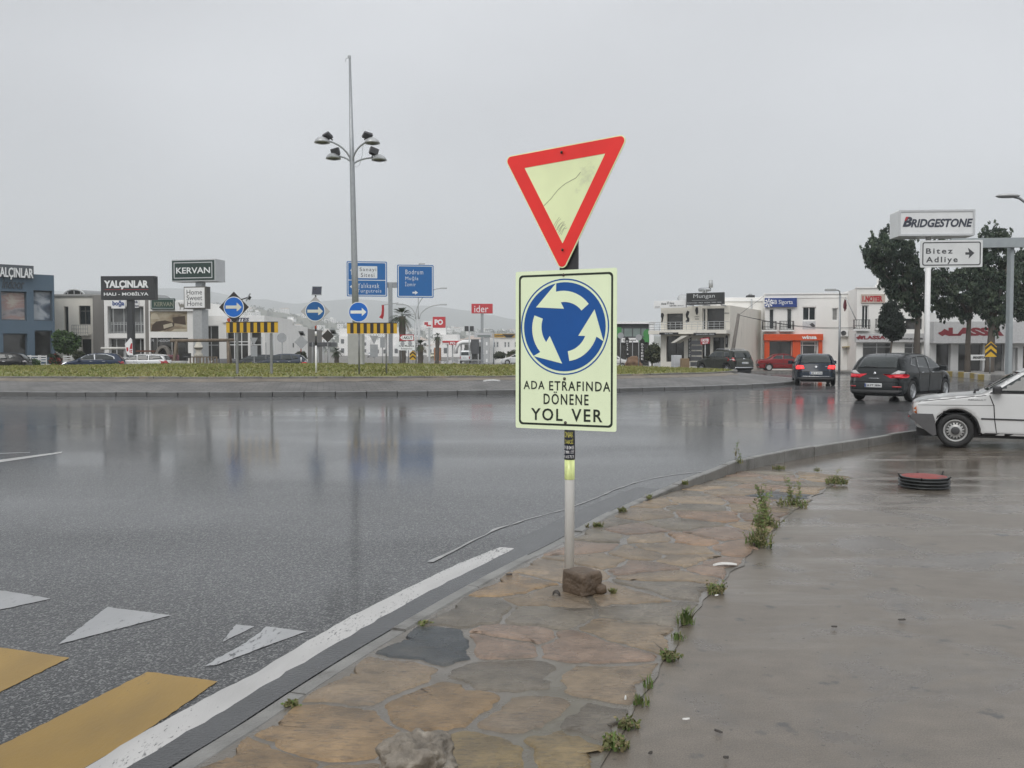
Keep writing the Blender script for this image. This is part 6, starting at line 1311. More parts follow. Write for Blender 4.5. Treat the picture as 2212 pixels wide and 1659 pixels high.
# flags
def flag(F, K, P, pole, label, m=redpaint):
    t = F.thing('flag', label, 'flag', 'red flags'); a = [F.p(*K(*p)) for p in pole]; MB().tube([(a[0][0], -.3 if 0 else 0, a[0][1]), (a[1][0], 0, a[1][1])], .04, 6).build('pole', lgrey, t)
    V = [F.p(*K(*p)) for p in P]; n = len(V) // 2; vs = []
    for i in range(n):
        A = Vector(V[i]); B = Vector(V[-1 - i])
        for j in range(5): q = A.lerp(B, j / 4); vs.append((q.x, -.06 + .12 * sin(j * 1.7 + i), q.y))
    mb = MB().add(vs, [(i * 5 + j, (i + 1) * 5 + j, (i + 1) * 5 + j + 1, i * 5 + j + 1) for i in range(n - 1) for j in range(4)], 0, True); mb.build('cloth', m, t)
flag(Fac(K2(1565, 600)[0], 90, 0), K2, [(1556, 518), (1556, 560), (1550, 600), (1533, 625), (1566, 640), (1574, 610), (1576, 560), (1576, 520)], ((1700, 500), (1552, 520)), 'red flag hanging from an arm left of the palm')
flag(F24, K5, [(455, 835), (450, 860), (446, 880), (444, 905), (456, 932), (470, 910), (474, 885), (466, 850)], ((462, 824), (546, 1000)), 'dark red flag on a slanted pole at the notary balcony', mat('dark red cloth', (.11, .015, .022), .7))
# banners
def banner(F, K, r, s, label, tilt=0.0):
    t = F.thing('banner', label, 'banner', 'black vertical shop banners'); q = rc(F, K, *r); w_ = q[1] - q[0]
    P = [(q[0], max(q[2], -.2)), (q[1], max(q[2], -.2)), (q[1], q[3] - w_ * .6), ((q[0] + q[1]) / 2, q[3]), (q[0], q[3] - w_ * .6)]; o = MB().prism([(x + tilt * (q[3] - z) , z) for x, z in P], -.02, .02).build('cloth', black, t); mb = MB(); n = len(s); h = (q[3] - w_ - q[2] - .3) / n
    for k, c in enumerate(s):
        if c == ' ': continue
        z = q[3] - w_ * 1.1 - h * (k + .85); xo = tilt * (q[3] - z); add_text(mb, c, q[0] + xo + w_ * .28, q[0] + xo + w_ * .72, z, z + h * .72, -.026, 0, .02)
    
    mb.build('lettering', whitetxt, o); MB().tube([((q[0] + q[1]) / 2, .05, -.4), ((q[0] + q[1]) / 2, .05, q[3])], .025, 6).build('pole', lgrey, t); return t
banner(Fac(K3(2015, 600)[0], 80, 0), K3, (1994, 530, 2036, 750), 'DÖŞEME', 'upright black banner reading downwards beside the soil heap'); banner(Fac(K3(1885, 600)[0], 84, 0), K3, (1866, 518, 1898, 705), 'DUVAR K', 'tilted black banner by the white saloon', .06); banner(F21, K4, (656, 556, 686, 784), 'PERDE', 'black banner standing before the corner shop door'); banner(F21, K4, (976, 560, 1000, 668), 'PERDE', 'narrow black banner on the right corner of the corner shop')
nt_ = Fac(K4(800, 610)[0], 68, 10); t = nt_.thing('notary_board', 'small tilted red notary board with an arrow before the corner shop', 'sign'); q = [nt_.p(*K4(*p)) for p in ((765, 644), (842, 634), (838, 580), (762, 590))]; o = MB().prism(q, -.04, 0).build('panel', mat('board red', (.34, .015, .03), .45), t); mb = MB(); a = nt_.p(*K4(770, 618)); b = nt_.p(*K4(834, 592)); add_text(mb, '1.NOTER', a[0], b[0], a[1], b[1], -.046, 0, .04); mb.build('lettering', whitetxt, o); MB().prism([nt_.p(*K4(*p)) for p in ((776, 630), (790, 622), (790, 628), (826, 624), (826, 631), (790, 634), (790, 640))], -.046, -.041).build('arrow', whitetxt, o); MB().tube([((q[0][0] + q[1][0]) / 2, .04, -.4), ((q[0][0] + q[1][0]) / 2, .04, q[2][1] - .1)], .03, 6).build('post', lgrey, t)
# ------------------------------------------------------------------ vehicles
def smooth_poly(P, it=2):
    for _ in range(it):
        Q = [P[0]]
        for a, b in zip(P, P[1:]): Q += [(a[0] * .75 + b[0] * .25, a[1] * .75 + b[1] * .25), (a[0] * .25 + b[0] * .75, a[1] * .25 + b[1] * .75)]
        P = Q + [P[-1]]
    return P
def resample(P, d):
    out = []
    for i in range(len(P)):
        a = Vector(P[i]); b = Vector(P[(i + 1) % len(P)]); k = max(1, int((b - a).length / d + .5)); out += [a.lerp(b, t / k) for t in range(k)]
    return out
def cdt_fill(P, extra):
    n = len(P); V, _, F, _, _, _ = delaunay_2d_cdt([Vector(p) for p in P] + [Vector(p) for p in extra], [(i, (i + 1) % n) for i in range(n)], [], 1, 1e-5)
    return V, F
def pdist(p, P):
    best = 9
    for i in range(len(P)):
        a, b = P[i], P[(i + 1) % len(P)]; ab = b - a; t = max(0, min(1, (p - a).dot(ab) / max(1e-9, ab.dot(ab)))); d = (a + ab * t - p).length
        if d < best: best = d
    return best
class Car:
    """x forward, y left, z up; upper outline runs from the rear bottom over the roof to the front bottom"""
    def __init__(s, upper, W, belt, roof, wheels, zb=.20, tum=.20, R_=.09, endk=.16, ends=.10, crown=.05, res=.07, ra=None, it=2):
        s.W, s.belt, s.roof = W, belt, roof; s.x0 = min(p[0] for p in upper); s.x1 = max(p[0] for p in upper); s.endk, s.ends, s.crown, s.tum, s.R = endk, ends, crown, tum, R_
        up = smooth_poly(upper, it); low = []
        (xr, xf, wr) = wheels; ra = ra or wr * 1.13; s.wh = wheels
        low.append((up[-1][0] - .0, up[-1][1]))
        for xc in (xf, xr):
            hh = max(.02, wr - zb); a0 = math.asin(min(.95, (zb - wr) / ra)) if zb > wr else -math.asin(min(.95, hh / ra)); n = 12
            for k in range(n + 1): a = a0 + (pi - 2 * a0) * k / n; low.append((xc + ra * cos(a), wr + ra * sin(a)))
        P = up + low[1:]; P = P[:]  # closed
        s.P = resample(P, res * .8); ar = sum(s.P[i].x * s.P[(i + 1) % len(s.P)].y - s.P[(i + 1) % len(s.P)].x * s.P[i].y for i in range(len(s.P)))
        extra = []; x = s.x0
        while x < s.x1:
            z = zb
            while z < roof + .1:
                p = Vector((x + .003 * sin(z * 40), z))
                if inpoly(p, s.P) and pdist(p, s.P) > res * .35: extra.append(p)
                z += res * .62
            x += res
        V, F = cdt_fill(s.P, extra); nb = len(s.P)
        D = [pdist(Vector(v), s.P) if i >= nb else 0 for i, v in enumerate(V)]
        vs = []; fs = []
        for sg in (1, -1):
            o = len(vs)
            for v, d in zip(V, D):
                w = s.wid(v.x, v.y); r = s.R; t = min(1, d / r); yy = w - r + r * sqrt(max(0, 1 - (1 - t) ** 2)); vs.append(s.deform(v.x, sg * yy, v.y))
            for f in F:
                a, b, c = (V[i] for i in f[:3]); ccw = (b - a).cross(c - a) > 0; g = [i + o for i in f]; fs.append(g[::-1] if (ccw == (sg > 0)) else g)
        N = 8; o = len(vs); base2 = len(V); strip = []
        for i in range(nb):
            v = V[i]; w = s.wid(v.x, v.y) - s.R; row = [i]
            for k in range(1, N): vs.append(s.deform(v.x, w - 2 * w * k / N, v.y)); row.append(len(vs) - 1)
            row.append(base2 + i); strip.append(row)
        for i in range(nb):
            j = (i + 1) % nb
            for k in range(N):
                q = [strip[i][k], strip[j][k], strip[j][k + 1], strip[i][k + 1]]; fs.append(q if ar < 0 else q[::-1])
        s.V, s.F = vs, fs; s.bvh = BVHTree.FromPolygons([Vector(v) for v in vs], fs)
    def wid(s, x, z):
        t = (x - (s.x0 + s.x1) / 2) / ((s.x1 - s.x0) / 2); f = 1 - s.ends * abs(t) ** 4
        if z < s.belt: f *= 1 - .06 * ((s.belt - z) / s.belt) ** 2
        else: f *= 1 - s.tum * ((z - s.belt) / (s.roof - s.belt)) ** 1.15
        return s.W * f
    def deform(s, x, y, z):
        q = (y / s.W) ** 2; m = (s.x0 + s.x1) / 2; L = (s.x1 - s.x0) / 2; t = (x - m) / L
        x2 = x - math.copysign(s.endk * q * sstep(.45, 1, abs(t)), t); z2 = z - s.crown * q * sstep(s.belt * .8, s.belt * 1.15, z)
        return (x2, y, z2)
    def shell(s, view, poly, off=.006, res=.06, thick=.012):
        P = resample(poly, res); mn = Vector((min(p.x for p in P), min(p.y for p in P))); mx = Vector((max(p.x for p in P), max(p.y for p in P))); ex = []; x = mn.x + res / 2
        while x < mx.x:
            z = mn.y + res / 2
            while z < mx.y:
                p = Vector((x, z))
                if inpoly(p, P) and pdist(p, P) > res * .3: ex.append(p)
                z += res
            x += res
        V, F = cdt_fill(P, ex); nb = len(P); vs = []; ns = []
        for v in V:
            a, b = v
            if view == 'L': o, d = Vector((a, 3, b)), Vector((0, -1, 0))
            elif view == 'Rt': o, d = Vector((a, -3, b)), Vector((0, 1, 0))
            elif view == 'rear': o, d = Vector((-6, a, b)), Vector((1, 0, 0))
            elif view == 'front': o, d = Vector((6, a, b)), Vector((-1, 0, 0))
            else: o, d = Vector((a, b, 4)), Vector((0, 0, -1))
            h, n, _, _ = s.bvh.ray_cast(o, d)
            if h is None:
                h, n, _, _ = s.bvh.find_nearest(Vector((a, 0, b)) if view in ('L', 'Rt') else o + d * 4)
            if n.dot(d) > 0: n = -n
            vs.append(h + n * off * .4 - d * off * .6); ns.append(d)
        out = [tuple(v) for v in vs] + [tuple(vs[i] + ns[i] * thick) for i in range(nb)]; fs = []
        flip = view in ('L', 'rear') ; flip = view in ('L', 'rear')
        for f in F:
            a, b, c = (vs[i] for i in f[:3]); nn = (b - a).cross(c - a); fs.append(list(f) if nn.dot(ns[f[0]]) < 0 else list(f)[::-1])
        n0 = len(V)
        for i in range(nb): j = (i + 1) % nb; fs.append([i, j, n0 + j, n0 + i])
        return out, fs
def wheelset(root, car, wr, ww, rim_m, spokes=5, style='alloy', track=None, names=True):
    xr, xf, _ = car.wh
    for xc in (xf, xr):
        for sg in (1, -1):
            tr = car.W - .02; M = Matrix.Translation((xc, sg * (tr - ww / 2), wr)) @ Matrix.Rotation(-sg * pi / 2, 4, 'X')
            prof = [(wr * .66, -ww / 2), (wr * .86, -ww / 2), (wr * .96, -ww * .42), (wr, -ww * .25), (wr, ww * .25), (wr * .96, ww * .42), (wr * .86, ww / 2), (wr * .66, ww * .46), (wr * .63, ww * .2)]
            w_ = MB().lathe(prof, 28, 0, M).build('wheel', rubber, root)
            mb = MB(); rr = wr * .655
            mb.lathe([(rr, -ww * .2), (rr, ww * .40), (rr * .95, ww * .46), (rr * .86, ww * .40), (rr * .82, ww * .22)], 28, 0, M)
            if style == 'alloy':
                for k in range(spokes):
                    a = 2 * pi * k / spokes; c, s_ = cos(a), sin(a); h = rr * .13; P = []
                    for r_, hh in ((rr * .12, h * 1.25), (rr * .9, h * .75)): P += [(r_ * c - hh * s_, r_ * s_ + hh * c), (r_ * c + hh * s_, r_ * s_ - hh * c)]
                    vs = [M @ Vector((x, y, ww * z)) for z in (.26, .37) for x, y in P]; mb.add(vs, [(0, 1, 3, 2), (4, 6, 7, 5), (0, 2, 6, 4), (1, 5, 7, 3), (2, 3, 7, 6)])
                mb.lathe([(0, ww * .41), (rr * .2, ww * .40), (rr * .22, ww * .3)], 16, 0, M)
            else:                                     # pressed steel rim with slots
                mb.lathe([(rr * .80, ww * .30), (rr * .62, ww * .36), (rr * .45, ww * .34), (rr * .42, ww * .40), (rr * .2, ww * .43), (0, ww * .43)], 28, 0, M)
            rim = mb.build('rim', rim_m, w_)
            if style == 'alloy': MB().lathe([(0, ww * .12), (rr * .85, ww * .12)], 24, 0, M).build('brake_disc', plastic, rim)
            else:
                mb = MB()
                for k in range(16):
                    a = 2 * pi * k / 16; c, s_ = cos(a), sin(a); P = [(rr * r_ * c - hh * s_, rr * r_ * s_ + hh * c) for r_, hh in ((.56, -rr * .055), (.74, -rr * .07), (.74, rr * .07), (.56, rr * .055))]
                    MBv = [M @ Vector((x, y, ww * .375 if 0 else ww * (.372 if abs(x * x + y * y) < (rr * .6) ** 2 else .345))) for x, y in P]; mb.add(MBv, [(0, 1, 2, 3)])
                o = mb.build('rim_slots', plastic, rim); tag(o, kind='stuff'); MB().lathe([(rr * .36, ww * .42), (rr * .3, ww * .455), (rr * .1, ww * .47), (0, ww * .47)], 16, 0, M).build('hub_cap', mat('hub cap dark', (.05, .05, .052), .4), rim)
lampred = mat('tail lamp red', (.35, .01, .015), .15, .1, 30, coat=.5); litred = mat('lit brake lamp', (.9, .03, .03), .2, .25, 40, emit=1.1); litred2 = mat('lit tail lamp', (.55, .012, .025), .2, .25, 40, emit=.07); clearl = mat('clear lamp', (.45, .42, .42), .12, .15, 30, coat=.5); amber = mat('amber lamp', (.40, .10, .015), .2, .15, 30, coat=.5); litwhite = mat('lit head lamp', (.9, .92, .95), .2, .2, 30, emit=2.2); chrome = mat('chrome trim', (.55, .56, .57), .18, .05, 6, metal=.9); alloy = mat('alloy wheel', (.42, .43, .44), .3, .1, 10, metal=.6); platem = mat('number plate', (.62, .63, .63), .4, .05, 10); seam = mat('door seam', (.008, .008, .009), .6)
def paint(name, c): return mat(name, c, .27, .05, 2.0, coat=.26 if sum(c) < .3 else .6, spec=.22 if sum(c) < .3 else .5)
def vehicle(name, label, car, pm, loc, head, parts, wheels, cat='car', group='cars on the road', plate=None, wheel=None, dz=0.0):
    """parts: list of (part name, material, view, polygon, [offset, parent name])"""
    root = thing(name, label, cat, loc, head, group); made = {}
    mb = MB().add(car.V, car.F, 0, True); body = mb.build('body', pm, root)
    xr, xf, wr = car.wh; mb = MB().box(xr - .62, xf + .62, -(car.W - .28), car.W - .28, .17, .52); mb.build('underbody', plastic, root)
    for it in parts:
        nm, m, view, poly = it[:4]; off = it[4] if len(it) > 4 else .008; par = made.get(it[5]) if len(it) > 5 else root
        views = (('L', 'Rt') if view == 'side' else (view,))
        for v in views:
            v_, f_ = car.shell(v, poly, off, it[6] if len(it) > 6 else .07); o = MB().add(v_, f_, 0, True).build(nm, m, par); made[nm] = o
            for k in range(len(f_)): pass
    wheelset(root, car, wr, *wheels)
    return root, made
def mirror_poly(P): return [(-a, b) for a, b in P][::-1]
def mirrors(root, x, y, z, m, s=1.0):
    for sg in (1, -1):
        mb = MB().bbox(-.06 * s, .10 * s, -.11 * s, .11 * s, -.07 * s, .08 * s, .03); mb.v = [(v[0] + x, v[1] + sg * y, v[2] + z) for v in mb.v]; o = mb.build('wing_mirror', m, root)
        MB().tube([(x + .03, sg * (y - .2), z - .03), (x + .03, sg * (y - .08), z - .02)], .025, 6).build('mirror_arm', plastic, o)
def plate_on(root, car, view, cy, cz, w_, h, txt, off=.016):
    v_, f_ = car.shell(view, [(cy - w_ / 2, cz - h / 2), (cy + w_ / 2, cz - h / 2), (cy + w_ / 2, cz + h / 2), (cy - w_ / 2, cz + h / 2)], off, .15); o = MB().add(v_, f_).build('number_plate', platem, root)
    xs = min(v[0] for v in v_) if view == 'rear' else max(v[0] for v in v_); d = -1 if view == 'rear' else 1
    mb = MB(); mb.add([(xs + d * .004, d * a, b) for a, b in ((-w_ / 2 + .01 + cy, cz - h / 2 + .008), (-w_ / 2 + .05 + cy, cz - h / 2 + .008), (-w_ / 2 + .05 + cy, cz + h / 2 - .008), (-w_ / 2 + .01 + cy, cz + h / 2 - .008))], [(0, 1, 2, 3)]); mb.build('blue_strip', bluetxt, o)
    mb = MB(); add_text(mb, txt, -w_ / 2 + .065 + cy, w_ / 2 - .02 + cy, cz - h * .28, cz + h * .28, 0, 0, .02, fmap=lambda a, b, q: (xs + d * .005, -d * -a if 0 else (-a if view == 'rear' else a), b)); mb.build('lettering', greytxt, o)
def heading(dx, dy): return atan2(dy, dx)
# --- dark grey hatchback (nearest one on the road)
UH = [(-2.10, .22), (-2.14, .40), (-2.12, .62), (-2.02, .80), (-1.98, .98), (-1.78, 1.22), (-1.52, 1.40), (-1.15, 1.46), (-.4, 1.485), (.15, 1.45), (.55, 1.32), (1.10, 1.02), (1.25, .96), (1.75, .86), (2.02, .70), (2.10, .50), (2.06, .24)]
ch_ = Car(UH, .90, .92, 1.48, (-1.30, 1.34, .325), zb=.22, tum=.24, res=.075)
dk = paint('charcoal car paint', (.020, .023, .024))
hp = [('rear_window', carglass, 'rear', [(-.60, 1.02), (.60, 1.02), (.52, 1.34), (.30, 1.385), (-.30, 1.385), (-.52, 1.34)], .012), ('windscreen', carglass, 'front', [(-.66, 1.03), (.66, 1.03), (.54, 1.36), (-.54, 1.36)], .010),
      ('side_window', carglass, 'side', [(.92, 1.02), (.42, 1.31), (-.02, 1.385), (-.06, 1.01)], .010), ('side_window', carglass, 'side', [(-.12, 1.01), (-.10, 1.385), (-.75, 1.375), (-.92, 1.04)], .010), ('side_window', carglass, 'side', [(-.99, 1.05), (-.85, 1.36), (-1.18, 1.31), (-1.38, 1.12)], .010),
      ('tail_lamp', litred2, 'rear', [(.50, .74), (.84, .72), (.86, .84), (.52, .82)], .016), ('tail_lamp', litred2, 'rear', mirror_poly([(.50, .74), (.84, .72), (.86, .84), (.52, .82)]), .016), ('reversing_lamp', clearl, 'rear', [(.46, .825), (.86, .845), (.82, .92), (.66, .95)], .017), ('reversing_lamp', clearl, 'rear', mirror_poly([(.46, .825), (.86, .845), (.82, .92), (.66, .95)]), .017),
      ('tail_lamp', litred2, 'side', [(-2.02, .72), (-1.66, .74), (-1.58, .80), (-1.72, .84), (-2.0, .84)], .014),
      ('bumper_seam', seam, 'rear', [(-.84, .600), (.84, .600), (.84, .618), (-.84, .618)], .010), ('lower_bumper', plastic, 'rear', [(-.74, .24), (.74, .24), (.80, .36), (-.80, .36)], .012), ('reflector', lampred, 'rear', [(.56, .44), (.78, .44), (.78, .48), (.56, .48)], .016), ('reflector', lampred, 'rear', mirror_poly([(.56, .44), (.78, .44), (.78, .48), (.56, .48)]), .016), ('tailgate_strip', chrome, 'rear', [(-.16, .70), (.16, .70), (.16, .715), (-.16, .715)], .016),
      ('badge', chrome, 'rear', [(0, .79), (.05, .855), (0, .92), (-.05, .855)], .02), ('rear_wiper', plastic, 'rear', [(-.03, 1.03), (.36, 1.055), (.36, 1.075), (-.03, 1.06)], .024),
      ('door_seam', seam, 'side', [(-.10, .30), (-.085, .30), (-.085, 1.0), (-.10, 1.0)], .006), ('door_seam', seam, 'side', [(.98, .34), (.995, .34), (.95, .98), (.935, .98)], .006), ('door_seam', seam, 'side', [(-.92, .62), (-.905, .62), (-.86, 1.02), (-.875, 1.02)], .006), ('door_handle', chrome, 'side', [(.0, .87), (.20, .88), (.20, .905), (.0, .895)], .022), ('door_handle', chrome, 'side', [(-.80, .87), (-.60, .88), (-.60, .905), (-.80, .895)], .022), ('sill_trim', plastic, 'side', [(-.86, .23), (.90, .23), (.90, .29), (-.86, .29)], .012), ('head_lamp', clearl, 'front', [(.46, .70), (.80, .74), (.78, .84), (.56, .80)], .012), ('head_lamp', clearl, 'front', mirror_poly([(.46, .70), (.80, .74), (.78, .84), (.56, .80)]), .012)]
c0 = Vector((11.55, 29.6, 0)); c0 = Vector((12.42, 29.35, 0)); rt, _ = vehicle('hatchback', 'charcoal hatchback with lit tail lamps and five spoke alloys, nearest car on the wet road', ch_, dk, c0, heading(1, 1.0), hp, (.19, alloy, 5, 'alloy'))
mirrors(rt, .80, .98, 1.0, dk); plate_on(rt, ch_, 'rear', 0, .50, .52, .12, '34 FT 3894'); MB().tube([(-1.2, 0, 1.44), (-1.3, 0, 1.60)], .008, 5).build('aerial', plastic, rt)
# --- dark blue compact hatchback
UB = [(-2.08, .24), (-2.12, .42), (-2.08, .66), (-1.98, .84), (-1.94, .98), (-1.72, 1.22), (-1.50, 1.37), (-1.2, 1.405), (-.4, 1.42), (.1, 1.38), (.5, 1.26), (1.0, 1.0), (1.2, .95), (1.9, .84), (2.10, .68), (2.13, .45), (2.06, .24)]
cb_ = Car(UB, .88, .92, 1.42, (-1.30, 1.36, .32), zb=.22, tum=.22, res=.085)
nb_ = paint('midnight blue car paint', (.009, .017, .030))
bp_ = [('rear_window', carglass, 'rear', [(-.64, 1.0), (.64, 1.0), (.56, 1.30), (.3, 1.345), (-.3, 1.345), (-.56, 1.30)], .012), ('windscreen', carglass, 'front', [(-.64, 1.0), (.64, 1.0), (.54, 1.3), (-.54, 1.3)], .010), ('side_window', carglass, 'side', [(.85, 1.0), (.38, 1.25), (-.1, 1.325), (-.14, 1.0)], .010), ('side_window', carglass, 'side', [(-.2, 1.0), (-.17, 1.325), (-.8, 1.30), (-1.35, 1.1), (-1.3, 1.02)], .010),
       ('tail_lamp', litred, 'rear', [(.48, .74), (.82, .72), (.84, .90), (.62, .90), (.52, .88)], .016), ('tail_lamp', litred, 'rear', mirror_poly([(.48, .74), (.82, .72), (.84, .90), (.62, .90), (.52, .88)]), .016), ('badge', chrome, 'rear', disc(0, .83, .055, 16), .02), ('bumper_trim', chrome, 'rear', [(-.60, .405), (.60, .405), (.60, .425), (-.60, .425)], .016), ('bumper_seam', seam, 'rear', [(-.84, .62), (.84, .62), (.84, .635), (-.84, .635)], .010), ('lower_bumper', plastic, 'rear', [(-.70, .25), (.70, .25), (.78, .37), (-.78, .37)], .012), ('rear_wiper', plastic, 'rear', [(-.02, 1.01), (.3, 1.03), (.3, 1.05), (-.02, 1.035)], .024), ('tailgate_lettering', chrome, 'rear', [(-.50, .83), (-.38, .83), (-.38, .85), (-.50, .85)], .018), ('door_seam', seam, 'side', [(-.18, .32), (-.165, .32), (-.165, 1.0), (-.18, 1.0)], .006)]
rt, _ = vehicle('hatchback', 'midnight blue hatchback with bright red brake lamps, braking ahead of the charcoal one', cb_, nb_, Vector((13.85, 42.4, 0)), heading(.26, 1), bp_, (.19, alloy, 5, 'alloy'))
mirrors(rt, .75, .97, 1.0, nb_); plate_on(rt, cb_, 'rear', 0, .56, .52, .115, '48 Y 4794'); MB().tube([(-1.15, 0, 1.40), (-1.25, 0, 1.5)], .012, 5).build('aerial', plastic, rt)
# --- olive grey off-roader
US = [(-2.08, .38), (-2.16, .52), (-2.14, .78), (-2.08, .98), (-1.98, 1.10), (-1.78, 1.50), (-1.66, 1.60), (-1.2, 1.645), (-.2, 1.655), (.25, 1.60), (.78, 1.16), (.95, 1.12), (1.75, 1.04), (2.05, .88), (2.14, .60), (2.06, .36)]
cs_ = Car(US, .90, 1.08, 1.65, (-1.33, 1.34, .35), zb=.34, tum=.19, res=.09, ra=.43)
ol = paint('olive grey car paint', (.040, .043, .036))
sp_ = [('rear_window', carglass, 'rear', [(-.62, 1.12), (.62, 1.12), (.56, 1.46), (-.56, 1.46)], .012), ('windscreen', carglass, 'front', [(-.66, 1.18), (.66, 1.18), (.56, 1.52), (-.56, 1.52)], .010), ('side_window', carglass, 'side', [(.60, 1.17), (.25, 1.50), (-.10, 1.53), (-.14, 1.16)], .010), ('side_window', carglass, 'side', [(-.20, 1.16), (-.17, 1.53), (-.85, 1.52), (-.95, 1.17)], .010), ('side_window', carglass, 'side', [(-1.05, 1.18), (-.98, 1.50), (-1.45, 1.46), (-1.6, 1.2)], .010),
       ('tail_lamp', lampred, 'rear', [(.70, .92), (.88, .92), (.86, 1.16), (.70, 1.14)], .016), ('tail_lamp', lampred, 'rear', mirror_poly([(.70, .92), (.88, .92), (.86, 1.16), (.70, 1.14)]), .016), ('lamp_insert', clearl, 'rear', [(.72, .97), (.86, .97), (.86, 1.04), (.72, 1.04)], .02), ('lamp_insert', clearl, 'rear', mirror_poly([(.72, .97), (.86, .97), (.86, 1.04), (.72, 1.04)]), .02), ('badge', chrome, 'rear', [(-.10, 1.03), (.10, 1.03), (.06, 1.10), (-.06, 1.10)], .02), ('lower_bumper', plastic, 'rear', [(-.8, .39), (.8, .39), (.86, .60), (-.86, .60)], .014), ('skid_plate', chrome, 'rear', [(-.78, .46), (.78, .46), (.66, .54), (-.66, .54)], .022), ('wheel_arch_trim', plastic, 'side', [(-1.80, .36), (-.88, .36), (-.86, .44), (-.98, .76), (-1.33, .88), (-1.70, .78), (-1.82, .44)], .008), ('wheel_arch_trim', plastic, 'side', [(.86, .36), (1.80, .36), (1.82, .44), (1.70, .78), (1.34, .88), (.98, .76), (.84, .44)], .008), ('sill_trim', plastic, 'side', [(-.85, .35), (.83, .35), (.83, .44), (-.85, .44)], .012), ('door_handle', plastic, 'side', [(-.02, 1.0), (.16, 1.0), (.16, 1.03), (-.02, 1.03)], .02), ('door_seam', seam, 'side', [(-.175, .46), (-.16, .46), (-.16, 1.15), (-.175, 1.15)], .006)]
rt, _ = vehicle('off_roader', 'olive grey off-roader with roof rails leaving the roundabout beyond the grass', cs_, ol, Vector((14.0, 60.8, gz(0, 60.8))), heading(-.42, .9), sp_, (.2, alloy, 5, 'alloy'))
for sg in (1, -1): MB().tube([(-1.35, sg * .60, 1.58), (-1.2, sg * .60, 1.68), (.0, sg * .60, 1.70), (.2, sg * .60, 1.58)], .022, 6).build('roof_rail', chrome, rt)
mirrors(rt, .55, 1.0, 1.16, ol); plate_on(rt, cs_, 'rear', 0, .80, .50, .12, '48 BK 673')
# --- red saloon
US2 = [(-2.02, .24), (-2.10, .45), (-2.08, .86), (-1.98, .92), (-1.40, .95), (-1.15, 1.05), (-.82, 1.32), (-.5, 1.37), (.15, 1.38), (.4, 1.32), (.9, .98), (1.05, .93), (1.95, .82), (2.06, .70), (2.08, .45), (2.0, .24)]
cr_ = Car(US2, .82, .92, 1.38, (-1.22, 1.22, .29), zb=.24, tum=.18, res=.1, endk=.08, ends=.05)
def saloon_parts(rear=True):
    return [('side_window', carglass, 'side', [(.75, .97), (.32, 1.27), (-.08, 1.30), (-.10, .96)], .010), ('side_window', carglass, 'side', [(-.16, .96), (-.14, 1.30), (-.55, 1.29), (-.95, 1.03), (-.9, .97)], .010), ('windscreen', carglass, 'front', [(-.6, 1.0), (.6, 1.0), (.52, 1.28), (-.52, 1.28)], .010), ('rear_window', carglass, 'rear', [(-.6, 1.03), (.6, 1.03), (.52, 1.27), (-.52, 1.27)], .012), ('tail_lamp', lampred, 'rear', [(.45, .62), (.74, .62), (.74, .78), (.45, .78)], .016), ('tail_lamp', lampred, 'rear', mirror_poly([(.45, .62), (.74, .62), (.74, .78), (.45, .78)]), .016), ('rear_bumper', plastic, 'rear', [(-.76, .42), (.76, .42), (.76, .54), (-.76, .54)], .03), ('front_bumper', plastic, 'front', [(-.76, .36), (.76, .36), (.76, .50), (-.76, .50)], .03), ('head_lamp', clearl, 'front', [(.4, .58), (.72, .58), (.72, .72), (.4, .72)], .012), ('head_lamp', clearl, 'front', mirror_poly([(.4, .58), (.72, .58), (.72, .72), (.4, .72)]), .012), ('grille', plastic, 'front', [(-.38, .58), (.38, .58), (.38, .71), (-.38, .71)], .012), ('door_seam', seam, 'side', [(-.135, .30), (-.12, .30), (-.12, .95), (-.135, .95)], .006), ('side_strip', plastic, 'side', [(-1.9, .56), (1.9, .54), (1.9, .58), (-1.9, .60)], .010)]
p = PXY(1690, 73.5); rt, _ = vehicle('saloon_car', 'red old saloon parked before the orange shopfront', cr_, paint('faded red car paint', (.22, .018, .022)), Vector((p.x, 73.2, gz(0, 73.2) + .14)), heading(1, -.12), saloon_parts(), (.16, lgrey, 5, 'alloy'), group='parked cars'); plate_on(rt, cr_, 'rear', 0, .48, .4, .11, '48 EL 210', .04)
# --- white old saloon beyond the big sign
p = PXY(1318, 92); rt, _ = vehicle('saloon_car', 'white old saloon between the big sign and the soil heap', cr_, paint('white car paint', (.62, .62, .61)), Vector((p.x, 92, gz(0, 92))), heading(-1, .15), saloon_parts(), (.16, lgrey, 5, 'alloy'), group='parked cars')
